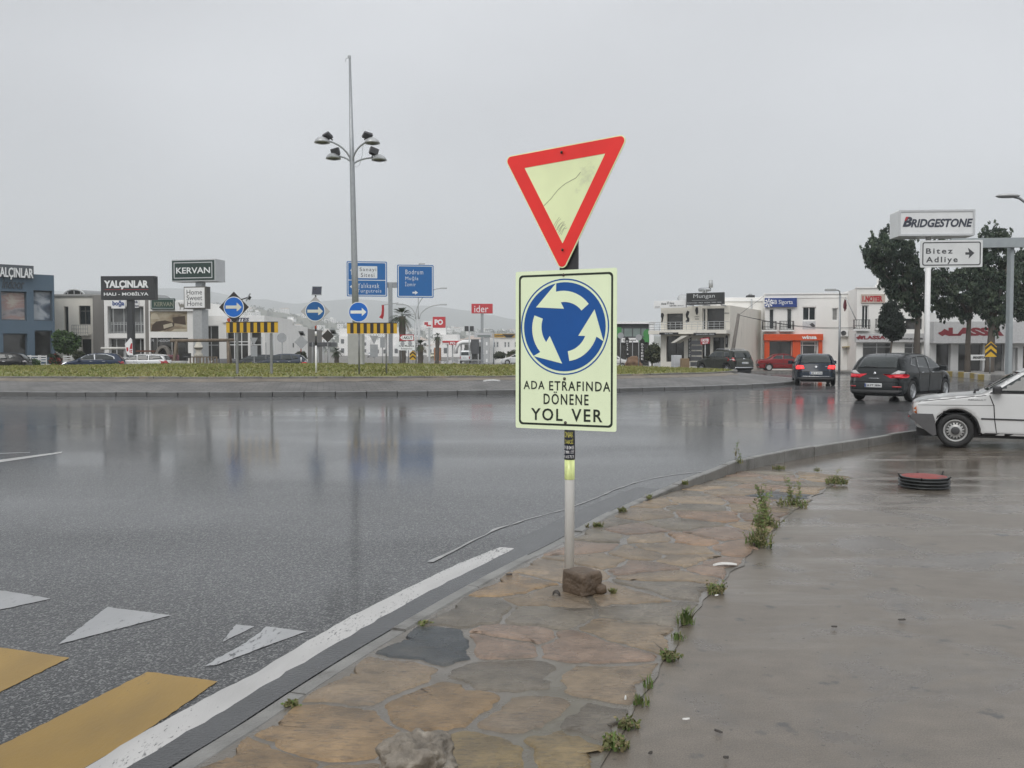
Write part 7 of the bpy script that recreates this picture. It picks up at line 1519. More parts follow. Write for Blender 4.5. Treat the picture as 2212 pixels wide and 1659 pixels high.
# --- blue hatchback and white estate beyond the island, left
def at_px(px, Y): p = PXY(px, Y); return Vector((p.x, Y, gz(p.x, Y)))
mb_ = paint('steel blue car paint', (.028, .042, .075)); sp2 = [q for q in hp if q[0] not in ('tail_lamp', 'reversing_lamp', 'side_window', 'head_lamp')] + [('window_trim', chrome, 'side', [(.98, .98), (.42, 1.345), (-.1, 1.415), (-.85, 1.40), (-1.35, 1.22), (-1.42, 1.06), (-1.3, 1.0)], .006), ('side_window', carglass, 'side', [(.86, 1.02), (.40, 1.305), (-.06, 1.385), (-.10, 1.02)], .014), ('side_window', carglass, 'side', [(-.16, 1.02), (-.13, 1.385), (-.82, 1.365), (-1.28, 1.20), (-1.34, 1.07), (-1.25, 1.03)], .014), ('head_lamp', litwhite, 'front', [(.40, .68), (.80, .74), (.78, .84), (.56, .80)], .014), ('head_lamp', litwhite, 'front', mirror_poly([(.40, .68), (.80, .74), (.78, .84), (.56, .80)]), .014), ('tail_lamp', lampred, 'rear', [(.50, .74), (.84, .72), (.86, .90), (.52, .88)], .016), ('tail_lamp', lampred, 'rear', mirror_poly([(.50, .74), (.84, .72), (.86, .90), (.52, .88)]), .016)]
rt, _ = vehicle('hatchback', 'steel blue hatchback with lit headlamps beyond the island at the left', ch_, mb_, at_px(203, 64), heading(-1, -.32), sp2, (.19, alloy, 5, 'alloy')); mirrors(rt, .80, .98, 1.0, mb_)
UE = [(-2.2, .24), (-2.25, .45), (-2.2, .8), (-2.12, .95), (-1.95, 1.25), (-1.75, 1.38), (-1.2, 1.43), (-.3, 1.44), (.15, 1.40), (.5, 1.3), (1.1, 1.0), (1.3, .95), (1.95, .82), (2.2, .66), (2.25, .45), (2.18, .24)]
ce_ = Car(UE, .88, .93, 1.44, (-1.35, 1.4, .32), zb=.23, tum=.2, res=.095)
ep = [('side_window', carglass, 'side', [(.92, 1.0), (.42, 1.28), (.0, 1.34), (-.02, 1.0)], .010), ('side_window', carglass, 'side', [(-.08, 1.0), (-.06, 1.34), (-.80, 1.335), (-.84, 1.0)], .010), ('side_window', carglass, 'side', [(-.90, 1.0), (-.86, 1.335), (-1.62, 1.30), (-1.85, 1.05)], .010), ('windscreen', carglass, 'front', [(-.64, 1.0), (.64, 1.0), (.54, 1.3), (-.54, 1.3)], .010), ('rear_window', carglass, 'rear', [(-.6, 1.0), (.6, 1.0), (.52, 1.3), (-.52, 1.3)], .012), ('tail_lamp', lampred, 'rear', [(.5, .72), (.84, .72), (.84, .95), (.6, .95)], .016), ('tail_lamp', lampred, 'rear', mirror_poly([(.5, .72), (.84, .72), (.84, .95), (.6, .95)]), .016), ('tail_lamp', lampred, 'side', [(-2.1, .74), (-1.88, .76), (-1.86, .86), (-2.06, .9)], .012), ('door_seam', seam, 'side', [(-.06, .3), (-.045, .3), (-.045, 1), (-.06, 1)], .006), ('door_handle', chrome, 'side', [(.02, .86), (.2, .86), (.2, .885), (.02, .885)], .02), ('door_handle', chrome, 'side', [(-.8, .86), (-.62, .86), (-.62, .885), (-.8, .885)], .02)]
wp_ = paint('bright white car paint', (.70, .71, .71)); rt, _ = vehicle('estate_car', 'white estate car just behind the steel blue hatchback', ce_, wp_, at_px(303, 66.5), heading(-1, -.05), ep, (.19, alloy, 5, 'alloy')); mirrors(rt, .85, .96, 1.0, wp_)
# --- two parked dark cars, far dark one left, white hatch, van and taxi
gp_ = paint('slate car paint', (.055, .06, .068)); rt, _ = vehicle('estate_car', 'dark grey parked car, left of the pair behind the left striped board', ce_, gp_, at_px(548, 72), heading(-1, -.25), ep, (.19, alloy, 5, 'alloy'), group='parked cars')
rt, _ = vehicle('hatchback', 'dark blue grey parked hatchback, right of the pair behind the left striped board', ch_, paint('blue grey car paint', (.045, .055, .075)), at_px(605, 69.5), heading(-1, -.2), [q for q in hp if q[0] != 'rear_wiper'], (.19, alloy, 5, 'alloy'), group='parked cars')
rt, _ = vehicle('hatchback', 'nearly black car at the extreme left edge beyond the island', ch_, paint('black car paint', (.012, .012, .013)), at_px(-8, 60), heading(-1, -.2), [q for q in hp if q[0] not in ('rear_wiper', 'tail_lamp', 'reflector')], (.19, alloy, 5, 'alloy'))
rt, _ = vehicle('hatchback', 'white small car half hidden behind the left edge of the big sign', ch_, wp_, at_px(1117, 118), heading(-1, -.1), [q for q in hp if q[0] not in ('rear_wiper', 'tail_lamp')], (.19, alloy, 5, 'alloy'))
UV = [(-1.75, .26), (-1.80, .5), (-1.79, 1.1), (-1.68, 1.75), (-1.5, 1.86), (.9, 1.86), (1.2, 1.75), (1.62, 1.12), (1.75, .95), (1.78, .5), (1.7, .26)]
cv_ = Car(UV, .80, 1.05, 1.86, (-1.1, 1.2, .29), zb=.26, tum=.10, res=.12, endk=.06, ends=.04)
vp = [('rear_window', carglass, 'rear', [(-.58, 1.12), (.58, 1.12), (.54, 1.62), (-.54, 1.62)], .012), ('tail_lamp', lampred, 'rear', [(.60, .62), (.74, .62), (.74, .95), (.60, .95)], .016), ('tail_lamp', lampred, 'rear', mirror_poly([(.60, .62), (.74, .62), (.74, .95), (.60, .95)]), .016), ('rear_bumper', lgrey, 'rear', [(-.74, .32), (.74, .32), (.74, .48), (-.74, .48)], .03), ('side_window', carglass, 'side', [(1.3, 1.15), (.98, 1.65), (.4, 1.65), (.4, 1.15)], .01), ('side_window', carglass, 'side', [(.3, 1.15), (.3, 1.65), (-1.4, 1.65), (-1.4, 1.15)], .01), ('windscreen', carglass, 'front', [(-.62, 1.15), (.62, 1.15), (.56, 1.68), (-.56, 1.68)], .01)]
rt, _ = vehicle('minivan', 'white minivan seen from behind on the road ahead', cv_, wp_, at_px(1006, 139), heading(.02, 1), vp, (.16, lgrey, 5, 'alloy'), 'van'); plate_on(rt, cv_, 'rear', 0, .72, .5, .12, '48 AS 521')
rt, _ = vehicle('saloon_car', 'pale yellow saloon far down the road beside the palms', cr_, paint('pale yellow car paint', (.55, .52, .36)), at_px(936, 195), heading(.1, -1), saloon_parts(), (.16, lgrey, 5, 'alloy'))
rt, _ = vehicle('saloon_car', 'tiny white car far away left of the lamp mast base', cr_, wp_, at_px(655 + 146, 240), heading(.2, -1), saloon_parts(), (.16, lgrey, 5, 'alloy'))
# --- the old white saloon parked on the lot, near right
UR = [(-2.10, .30), (-2.16, .52), (-2.12, .88), (-2.02, .955), (-1.42, .985), (-1.15, 1.10), (-.82, 1.33), (-.45, 1.385), (.10, 1.39), (.30, 1.34), (.84, .975), (.96, .935), (1.50, .885), (1.92, .80), (1.975, .775), (2.00, .70), (1.985, .50), (1.93, .34)]
cw_ = Car(UR, .82, .945, 1.39, (-1.19, 1.29, .295), zb=.235, tum=.17, res=.055, endk=.05, ends=.035, crown=.03, ra=.365, R_=.05)
wr_ = mat('old white car paint', (.64, .645, .64), .3, .05, 2, coat=.5, dirt=((.45, .44, .42), 3, .68)); gbm = mat('grey bumper plastic', (.085, .083, .085), .55, .12, 6)
wp2 = [('windscreen', carglass, 'front', [(-.64, .99), (.64, .99), (.54, 1.30), (-.54, 1.30)], .008, ), ('side_window', carglass, 'side', [(.72, .968), (.66, 1.0), (.24, 1.285), (-.06, 1.31), (-.08, .965)], .010), ('side_window', carglass, 'side', [(-.14, .965), (-.12, 1.31), (-.60, 1.30), (-.95, 1.06), (-.9, .97)], .010), ('window_seal', plastic, 'side', [(.80, .95), (.27, 1.325), (-.6, 1.345), (-1.02, 1.06), (-.98, .945), (-.95, .96), (.77, .962), (.26, 1.305), (-.60, 1.322), (-.98, 1.05)], .006) if 0 else ('belt_seal', plastic, 'side', [(-.98, .945), (.78, .945), (.76, .966), (-.98, .966)], .008),
       ('rear_window', carglass, 'rear', [(-.6, 1.08), (.6, 1.08), (.52, 1.29), (-.52, 1.29)], .012), ('front_indicator', amber, 'side', [(1.895, .565), (1.955, .56), (1.965, .76), (1.915, .77)], .014), ('head_lamp', clearl, 'front', [(.36, .58), (.68, .58), (.68, .76), (.36, .76)], .012), ('head_lamp', clearl, 'front', mirror_poly([(.36, .58), (.68, .58), (.68, .76), (.36, .76)]), .012), ('grille', plastic, 'front', [(-.34, .58), (.34, .58), (.34, .75), (-.34, .75)], .012), ('tail_lamp', lampred, 'rear', [(.4, .66), (.74, .66), (.74, .82), (.4, .82)], .016), ('tail_lamp', lampred, 'rear', mirror_poly([(.4, .66), (.74, .66), (.74, .82), (.4, .82)]), .016),
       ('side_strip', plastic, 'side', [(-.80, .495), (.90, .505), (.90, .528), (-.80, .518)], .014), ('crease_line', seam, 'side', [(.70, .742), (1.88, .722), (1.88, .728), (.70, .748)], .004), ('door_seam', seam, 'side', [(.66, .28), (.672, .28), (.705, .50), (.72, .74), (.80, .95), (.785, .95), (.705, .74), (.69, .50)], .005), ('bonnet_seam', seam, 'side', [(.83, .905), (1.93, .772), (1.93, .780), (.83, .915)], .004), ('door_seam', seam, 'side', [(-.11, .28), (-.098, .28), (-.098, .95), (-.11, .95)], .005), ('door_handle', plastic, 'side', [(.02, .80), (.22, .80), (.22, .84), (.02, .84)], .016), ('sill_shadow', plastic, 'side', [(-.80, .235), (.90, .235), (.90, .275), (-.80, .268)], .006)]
WC = G(2063, 967, -.119); hw = heading(-.905, .425); off = Vector((cos(hw), sin(hw), 0)) * 1.29 + Vector((-sin(hw), cos(hw), 0)) * (.74)
rt, mk = vehicle('saloon_car', 'old white saloon with grey bumper and slotted steel wheels, parked on the wet concrete', cw_, wr_, Vector((WC.x - off.x, WC.y - off.y, -.119)), hw, wp2, (.17, mat('silver steel rim', (.40, .40, .39), .38, .08, 10, metal=.4), 0, 'steel'), group='parked cars')
# grey bumper: wraps the nose
P = [(1.60, .22), (1.655, .20), (1.78, .29), (1.96, .42), (2.04, .47), (2.06, .545), (2.03, .575), (1.66, .575), (1.635, .50)]
mb = MB(); N = 12; vs = []
for k in range(N + 1):
    y = -.835 + 1.67 * k / N; q = (y / .82) ** 2
    vs += [(x - .06 * q * (1 if x > 1.9 else .3), y, z) for x, z in P]
n = len(P); mb.add(vs, [(k * n + i, k * n + (i + 1) % n, (k + 1) * n + (i + 1) % n, (k + 1) * n + i) for k in range(N) for i in range(n)] + [tuple(range(n - 1, -1, -1)), tuple(N * n + i for i in range(n))]); bpr = mb.build('front_bumper', gbm, rt)
MB().box(2.0, 2.045, -.55, .55, .500, .512).build('bumper_line', redtxt, bpr); P2 = [(-x - .08, z) for x, z in P]
mb = MB(); vs = []
for k in range(N + 1): y = -.835 + 1.67 * k / N; vs += [(x, y, z) for x, z in P2]
mb.add(vs, [(k * n + i, (k + 1) * n + i, (k + 1) * n + (i + 1) % n, k * n + (i + 1) % n) for k in range(N) for i in range(n)] + [tuple(range(n)), tuple(N * n + i for i in range(n - 1, -1, -1))]); mb.build('rear_bumper', gbm, rt)
for sg in (1, -1):
    mb = MB().bbox(.60, .74, sg * .83 - (.0 if sg > 0 else .14), sg * .83 + (.14 if sg > 0 else .0), .955, 1.07, .03); mb.build('wing_mirror', plastic, rt)
    for xc in (1.29, -1.19):
        mb = MB(); A = [(xc + .372 * cos(pi * (k / 16) * 1.08 - .12), .295 + .372 * sin(pi * (k / 16) * 1.08 - .12)) for k in range(17)]; mb.tube([(x, sg * (cw_.wid(x, z) - .035), z) for x, z in A], .022, 6); mb.build('wheel_arch_lip', plastic, rt)
MB().tube([(1.0, .45, .93), (.99, .45, .985), (.93, .45, .99)], .022, 8).build('washer_jet', plastic, rt)
mb = MB(); add_text(mb, 'RENAULT', .83, 1.10, .82, .842, 0, 0, .02, fmap=lambda a, b, q: (1.93 - a, cw_.wid(1.93 - a, b) + .004, b)); mb.build('lettering', mat('faint lettering', (.12, .12, .13), .5), rt)
# ------------------------------------------------------------------ hills, town, haze
M_HILL = turf_mat('hill scrub', (.055, .07, .035), (.10, .10, .06), (.14, .125, .09)); M_MTN = turf_mat('mountain scrub', (.06, .075, .06), (.08, .09, .07), (.10, .105, .09))
def interp(T, x):
    if x <= T[0][0]: return T[0][1]
    for (a, b), (c, d) in zip(T, T[1:]):
        if x <= c: t = (x - a) / (c - a); t = t * t * (3 - 2 * t); return b + (d - b) * t
    return T[-1][1]
HT = [(-400, 690), (100, 672), (420, 655), (541, 668), (610, 678), (650, 686), (710, 696), (760, 708), (850, 718), (931, 716), (969, 714), (1000, 718), (1112, 720), (1300, 722), (1500, 730), (1800, 735), (2400, 740)]
MT = [(-600, 640), (0, 632), (250, 628), (336, 622), (420, 627), (500, 640), (560, 648), (640, 655), (700, 650), (760, 646), (830, 652), (900, 662), (1000, 670), (1060, 680), (1110, 690), (1200, 705), (1330, 712), (1500, 722), (2200, 735), (2800, 735)]
def relief(name, T, Y0, Y1, m, rough, ny=14, px0=-500, px1=2600, step=14):
    mb = MB(); xs = list(range(px0, px1, step)); vs = []
    for j in range(ny + 3):
        t = min(j, ny) / ny; Y = Y0 + (Y1 - Y0) * t if j <= ny else Y1 + (j - ny) * (Y1 - Y0) * .3
        for px in xs:
            top = (757 - interp(T, px)) / FPX * Y1 + EYE; x = (px - CX) / FPX * Y; k = sstep(0, 1, t) if j <= ny else 1 - (j - ny) * .45
            vs.append((x, Y, -.5 + top * k + rough * top * noise.noise(Vector((x * .006, Y * .006, 1))) * k + (rough * .35 * top) * noise.noise(Vector((x * .02, Y * .02, 5))) * k))
    n = len(xs); mb.add(vs, [(j * n + i, j * n + i + 1, (j + 1) * n + i + 1, (j + 1) * n + i) for j in range(ny + 2) for i in range(n - 1)], 0, True)
    o = mb.build(name, m); tag(o, kind='structure'); return o, BVHTree.FromPolygons([Vector(v) for v in mb.v], mb.f)
hill, HB = relief('hills', HT, 620, 1700, M_HILL, .10); relief('mountains', MT, 2300, 3400, M_MTN, .05, 10)
hw_ = mat('far house white', (.78, .77, .75), .8, .05, .1); hwin = mat('far house openings', (.10, .105, .11), .4, .2, .3); roofs = mat('far roof', (.42, .35, .30), .8, .15, .2)
protos = []; rg = random.Random(21)
for k in range(7):
    mb = MB(); w_, d_, h_ = rg.uniform(5.5, 10), rg.uniform(6, 9), rg.choice([3.4, 6.2, 6.4]); mb.box(-w_ / 2, w_ / 2, 0, d_, -4, h_)
    if k % 2: mb.box(-w_ / 2, -w_ / 2 + w_ * .55, 1, d_ - .5, h_ + .002, h_ + 2.4)
    for fl_ in range(2 if h_ > 5 else 1):
        nw = int(w_ / 2.2)
        for i in range(nw): x = -w_ / 2 + (i + .5) * w_ / nw; mb.box(x - .5, x + .5, -.05, .0 - .002, fl_ * 2.9 + .9, fl_ * 2.9 + 2.3, 1)
    if k in (2, 5): mb.add([(-w_ / 2 - .3, -.3, h_ + .003), (w_ / 2 + .3, -.3, h_ + .003), (w_ / 2 + .3, d_ + .3, h_ + .003), (-w_ / 2 - .3, d_ + .3, h_ + .003), (-w_ / 4, d_ / 2, h_ + 1.5), (w_ / 4, d_ / 2, h_ + 1.5)], [(0, 1, 5, 4), (1, 2, 5), (2, 3, 4, 5), (3, 0, 4)], 2)
    protos.append(mb)
first = {}
def far_house(px, Y, k, label, group):
    x = (px - CX) / FPX * Y; h, n, _, _ = HB.ray_cast(Vector((x, Y, 500)), Vector((0, 0, -1))); z = h.z if h else -.3
    if k not in first: o = protos[k].build('far_house', [hw_, hwin, roofs]); first[k] = o
    else: o = first[k].copy(); COL.objects.link(o)
    o.location = (x, Y, z); o.rotation_euler = (0, 0, rg.uniform(-.5, .5)); s = rg.uniform(.85, 1.2); o.scale = (s, s, s); return tag(o, label, 'house', group)
placed = []
for i in range(2600):
    px = rg.uniform(430, 1112); Y = rg.uniform(700, 1600) ; x = (px - CX) / FPX * Y
    if px < 520 and Y < 1200: continue
    if any(abs(px - a) < 7 and abs(Y - b) < 40 for a, b in placed): continue
    placed.append((px, Y))
    if len(placed) > 150: break
for px, Y in placed: far_house(px, Y, rg.randrange(7), 'small pale house among trees on the far hillside', 'pale houses on the far hillside')
pl2 = []
for i in range(900):
    px = rg.uniform(735, 1100); Y = rg.uniform(260, 560)
    if abs((px - CX) / FPX * Y + 3) < 12 or any(abs(px - a) < 13 and abs(Y - b) < 30 for a, b in pl2): continue
    if 985 < px < 1080 and Y < 400: continue
    pl2.append((px, Y))
    if len(pl2) > 34: break
for px, Y in pl2: far_house(px, Y, rg.randrange(7), 'pale flat roofed building in the hazy town below the hill', 'pale buildings in the town')
def leafy(mb, c, r, n, s, rnd, flat=.8, up=0.0, mi=2):
    fav = rnd.randrange(mi)                                # each clump leans to one tone
    for _ in range(n):
        while 1:
            d = Vector((rnd.uniform(-1, 1), rnd.uniform(-1, 1), rnd.uniform(-1, 1)))
            if d.length < 1: break
        p = c + Vector((d.x * r, d.y * r, d.z * r * flat)); u = Vector((rnd.uniform(-1, 1), rnd.uniform(-1, 1), rnd.uniform(-1, 1) + up)).normalized() * s * rnd.uniform(.6, 1.3); v = u.cross(Vector((rnd.uniform(-1, 1), rnd.uniform(-1, 1), rnd.uniform(-1, 1)))).normalized() * s * rnd.uniform(.28, .5)
        mb.add([p - u, p + v, p + u, p - v], [(0, 1, 2, 3)], fav if rnd.random() < .7 else rnd.randrange(mi))
far_leaf = [mat('far foliage dark', (.035, .05, .03), .8, .2, .1), mat('far foliage mid', (.06, .075, .04), .8, .2, .1)]
mb = MB(); rw = random.Random(5)
for i in range(620):
    px = rw.uniform(420, 1112); Y = rw.uniform(500, 1650); x = (px - CX) / FPX * Y; h, n, _, _ = HB.ray_cast(Vector((x, Y, 500)), Vector((0, 0, -1))); z = h.z if h else -.3; r = rw.uniform(2, 4.5); leafy(mb, Vector((x, Y, z + r * .7)), r, 22, r * .45, rw)
tag(mb.build('far_woods', far_leaf), 'dark scattered trees between the houses on the far hillside', 'woods', kind='stuff')
# ------------------------------------------------------------------ trees
bark = mat('grey brown bark', (.10, .085, .07), .85, .3, 4, .5, 14, streak=.3); pinem = [mat('pine needles dark', (.020, .037, .024), .7, .3, 1), mat('pine needles mid', (.036, .062, .038), .7, .3, 1), mat('pine needles light', (.085, .115, .07), .7, .3, 1)]
cypm = [mat('cypress dark', (.010, .017, .012), .75, .3, 1), mat('cypress mid', (.017, .028, .018), .75, .3, 1)]
greenm = [mat('leaf dark green', (.018, .040, .012), .6, .3, 1), mat('leaf mid green', (.04, .085, .02), .6, .3, 1), mat('leaf light green', (.075, .13, .035), .6, .3, 1)]
olivem = [mat('leaf dark olive', (.022, .032, .016), .65, .3, 1), mat('leaf mid olive', (.05, .062, .03), .65, .3, 1), mat('leaf pale olive', (.09, .10, .05), .65, .3, 1)]
def tree(F, K, outline, trunk, label, mats, n, rc_, leaf, m, depth, seed, name='tree', cat='tree', group=None, up=0.0, trunk_r=.2, clip_r=True, limbs=8, base=None):
    """crown clumps spread through the traced crown's volume; trunk = (x top, y top, x foot)"""
    t = F.thing(name, label, cat, group); rnd = random.Random(seed); P = [Vector(F.p(*K(*p))) for p in outline]
    x0, x1 = min(p.x for p in P), max(p.x for p in P); z0, z1 = min(p.y for p in P), max(p.y for p in P); mb = MB(); C = []; tries = 0
    while len(C) < n and tries < n * 40:
        tries += 1; p = Vector((rnd.uniform(x0, x1), rnd.uniform(z0, z1)))
        if not inpoly(p, P): continue
        e = pdist(p, P)
        if e < rc_ * .35: continue
        dd = min(depth, e * 1.5 + rc_ * .5); c = Vector((p.x, rnd.uniform(-dd, dd), p.y)); C.append(c); leafy(mb, c, rc_ * rnd.uniform(.7, 1.2), m, leaf, rnd, .85, up, len(mats))
    if group == 'dark pines at the right':                 # upright candles along the outline
        Q = resample(P, .42); cc = sum(P, Vector((0, 0))) / len(P)
        for q in Q:
            if rnd.random() < .35: continue
            dr = ((q - cc).normalized() * .55 + Vector((0, .75 if q.y > cc.y - 1 else -.1))).normalized(); L = rnd.uniform(.25, .75)
            for k in range(4): s = q - dr * .25 + dr * L * k / 3; leafy(mb, Vector((s.x, rnd.uniform(-.4, .4), s.y)), .17 - .03 * k, 16, .11, rnd, 1.2, 1.4, len(mats))
    mb.build('crown', mats, t)
    if trunk:
        a = Vector(F.p(*K(trunk[0], trunk[1]))); xf = F.p(*K(trunk[2], 700))[0]; zt = max(a.y, .3); tb = MB(); mid = Vector(((a.x + xf) / 2 + rnd.uniform(-.12, .12), 0, zt * .5)); tb.tube([(xf, 0, -.4), (xf + (mid.x - xf) * .3, 0, zt * .15), mid, (a.x, 0, zt), (a.x * .6 + (x0 + x1) * .2, 0, zt + (z1 - zt) * .6)], [trunk_r * 1.25, trunk_r, trunk_r * .85, trunk_r * .65, trunk_r * .25], 10)
        if C:
            for c in rnd.sample(C, min(limbs, len(C))): tb.tube([(a.x, 0, zt * .9), (a.x * .5 + c.x * .5, c.y * .5, zt * .45 + c.z * .55 - .1), c], [trunk_r * .45, trunk_r * .3, trunk_r * .08], 6)
        tb.build('trunk', bark, t)
    return t
FP1 = Fac(K5(900, 700)[0], 63, 0); tree(FP1, K5, [(606, 490), (630, 430), (660, 365), (700, 380), (735, 345), (770, 288), (800, 300), (815, 350), (880, 380), (940, 365), (975, 400), (990, 480), (1000, 560), (1060, 640), (1110, 740), (1110, 860), (1060, 960), (980, 980), (900, 920), (840, 850), (770, 800), (735, 720), (700, 640), (640, 590), (616, 540)], (1010, 940, 1020), 'dark pine left of the white pylon, its crown leaning left over the notary building', pinem, 380, .27, .13, 46, 2.0, 1, 'pine_tree', 'tree', 'dark pines at the right', 1.1, .24)
FP2 = Fac(K5(1300, 700)[0], 65, 0); tree(FP2, K5, [(1130, 400), (1230, 370), (1250, 480), (1190, 620), (1260, 640), (1330, 600), (1420, 560), (1470, 640), (1500, 780), (1470, 900), (1400, 990), (1320, 1000), (1270, 960), (1190, 980), (1120, 880), (1110, 700)], (1400, 930, 1396), 'dark pine right of the white pylon, crown behind the direction sign', pinem, 260, .27, .13, 46, 1.8, 2, 'pine_tree', 'tree', 'dark pines at the right', 1.1, .2)
FP3 = Fac(K5(1570, 700)[0], 64, 0); tree(FP3, K5, [(1450, 480), (1490, 400), (1512, 330), (1535, 300), (1560, 350), (1590, 295), (1620, 330), (1655, 315), (1695, 340), (1680, 400), (1700, 480), (1760, 640), (1750, 800), (1720, 920), (1650, 1000), (1600, 1085), (1540, 1020), (1470, 960), (1440, 800), (1430, 620)], (1572, 1010, 1560), 'tall dark pine with a forked top behind the gantry post', pinem, 350, .27, .13, 46, 2.0, 3, 'pine_tree', 'tree', 'dark pines at the right', 1.1, .3)
FP4 = Fac(K5(1830, 700)[0], 66, 0); tree(FP4, K5, [(1720, 560), (1770, 490), (1830, 440), (1900, 520), (1930, 700), (1900, 900), (1830, 1000), (1760, 1010), (1720, 900), (1700, 740)], (1860, 980, 1870), 'dark pine cut by the right edge of the photo', pinem, 240, .27, .13, 46, 1.8, 4, 'pine_tree', 'tree', 'dark pines at the right', 1.1, .22)
tree(Fac(K5(820, 1000)[0], 60, 0), K5, [(768, 838), (785, 870), (820, 845), (850, 900), (880, 960), (905, 1030), (895, 1090), (860, 1140), (825, 1162), (780, 1130), (735, 1095), (720, 1040), (735, 960), (755, 890)], (815, 1140, 812), 'dark teardrop shaped cypress on a thin trunk before the notary building', cypm, 190, .26, .10, 60, 1.1, 5, 'cypress_tree', 'tree', None, 1.2, .07, limbs=3)
tree(Fac(K9(890, 1100)[0], 71, 0), K9, [(745, 1010), (800, 990), (900, 1000), (970, 1020), (1020, 1070), (1035, 1160), (1020, 1240), (940, 1262), (840, 1262), (755, 1240), (735, 1120)], (890, 1240, 890), 'dense round green tree in front of the cream building', greenm, 120, .35, .14, 55, 1.6, 6, 'round_tree', 'tree', None, .4, .12)
tree(Fac(K9(420, 1400)[0], 67, 0), K9, [(322, 1400), (360, 1350), (420, 1336), (490, 1352), (524, 1400), (500, 1460), (420, 1475), (345, 1460)], None, 'small clipped ball bush before the blue store', greenm, 60, .2, .09, 60, .8, 7, 'clipped_bush', 'bush')
tree(Fac(K9(725, 1370)[0], 68.5, 0), K9, [(655, 1380), (680, 1290), (740, 1265), (795, 1310), (800, 1390), (760, 1450), (690, 1450)], None, 'dark bush with reddish flowers beside the white chairs', [greenm[0], olivem[0], greenm[0], mat('red blossom', (.28, .04, .03), .6)], 60, .2, .09, 50, .7, 8, 'flowering_bush', 'bush')
tree(Fac(K9(1040, 1310)[0], 69.5, 0), K9, [(975, 1340), (1000, 1260), (1060, 1240), (1110, 1290), (1115, 1350), (1000, 1360)], None, 'low dark bush behind the bonnet of the steel blue hatchback', olivem, 45, .2, .1, 45, .7, 9, 'dark_bush', 'bush')
tree(Fac(K2(862, 950)[0], 92, 0), K2, [(820, 1000), (825, 940), (860, 905), (895, 930), (905, 1000)], None, 'small dark bush left of the banded sign back', olivem, 45, .3, .13, 45, 1.0, 10, 'dark_bush', 'bush')
tree(Fac(K3(2100, 650)[0], 82, 0), K3, [(2036, 720), (2045, 640), (2070, 590), (2110, 575), (2150, 600), (2165, 660), (2160, 730), (2090, 745)], (2100, 720, 2100), 'grey green bushy tree left of the corner shop', olivem, 100, .34, .13, 50, 1.4, 11, 'bushy_tree', 'tree', None, .3, .1)
tree(Fac(K3(790, 680)[0], 128, 0), K3, [(745, 700), (755, 660), (800, 655), (830, 670), (835, 700)], None, 'low clipped shrub before the long white building', olivem, 40, .4, .18, 40, 1.0, 12, 'shrub', 'bush', 'shrubs before the long white building'); tree(Fac(K3(890, 680)[0], 124, 0), K3, [(845, 710), (860, 660), (900, 640), (940, 650), (945, 710)], None, 'darker taller shrub beside the white small car', olivem, 50, .4, .18, 40, 1.0, 13, 'shrub', 'bush', 'shrubs before the long white building')
palmg = [mat('palm frond dark', (.022, .038, .016), .5, .3, 1), mat('palm frond mid', (.045, .065, .028), .5, .3, 1), mat('dry frond', (.15, .125, .07), .7, .3, 1)]
def palm(F, K, c, foot, rad, label, seed, nf=46, tr=.22, droop=1.0, group='palms by the road ahead'):
    t = F.thing('palm_tree', label, 'palm tree', group); rnd = random.Random(seed); cx, cz = F.p(*K(*c)); L0 = abs(F.p(*K(c[0] + rad, c[1]))[0] - cx); xf = F.p(*K(*foot))[0]
    n = 9; P = [(xf + (cx - xf) * k / n, 0, -.4 + (cz + .4) * k / n) for k in range(n + 1)]; MB().tube(P, [tr * (1.15 if k % 2 else .95) for k in range(n + 1)], 10).build('trunk', bark, t); mb = MB()
    for f in range(nf):
        a = rnd.uniform(0, 2 * pi); el = rnd.uniform(-.75, 1.35) if droop else rnd.uniform(.1, 1.3); L = L0 * rnd.uniform(.75, 1.1); mi = 2 if el < -.45 and rnd.random() < .7 else rnd.randrange(2); d = Vector((cos(a), sin(a), 0)); Q = []
        for k in range(6): s = k / 5; r_ = L * s; Q.append(Vector((cx, 0, cz)) + d * r_ * cos(el) + Vector((0, 0, r_ * sin(el) - L * .42 * s * s)))
        nrm = d.cross(Vector((0, 0, 1)))
        for k in range(5): w_ = L * .05; mb.add([Q[k] - nrm * .012, Q[k] + nrm * .012, Q[k + 1] + nrm * .012, Q[k + 1] - nrm * .012], [(0, 1, 2, 3)], mi)
        for k in range(22):                       # leaflets fan towards the tip
            s = .35 + .65 * k / 22; i = min(4, int(s * 5)); p = Q[i].lerp(Q[i + 1], s * 5 - i); tg = (Q[i + 1] - Q[i]).normalized(); sd = 1 if k % 2 else -1; l = L * .30 * (1 - .3 * s); e = p + (tg * .75 + nrm * sd * .75).normalized() * l + Vector((0, 0, -l * .18)); w_ = tg * L * .022; mb.add([p - w_, p + w_, e], [(0, 1, 2)], mi)
    mb.build('crown', palmg, t); return t
palm(Fac(K2(1730, 700)[0], 74, 0), K2, (1732, 615), (1735, 980), 125, 'largest fan palm, beside the gantry post', 1, 60, .25)
palm(Fac(K3(258, 600)[0], 128, 0), K3, (256, 522), (250, 740), 62, 'smaller fan palm below the red PO sign', 2, 50, .28)
palm(Fac(K2(1890, 880)[0], 88, 0), K2, (1890, 860), (1890, 990), 75, 'low bushy palm right of the direction boards', 3, 60, .25); palm(Fac(K2(1166, 920)[0], 84, 0), K2, (1168, 920), (1168, 1000), 66, 'low shrub palm left of the lamp mast base', 4, 60, .2)
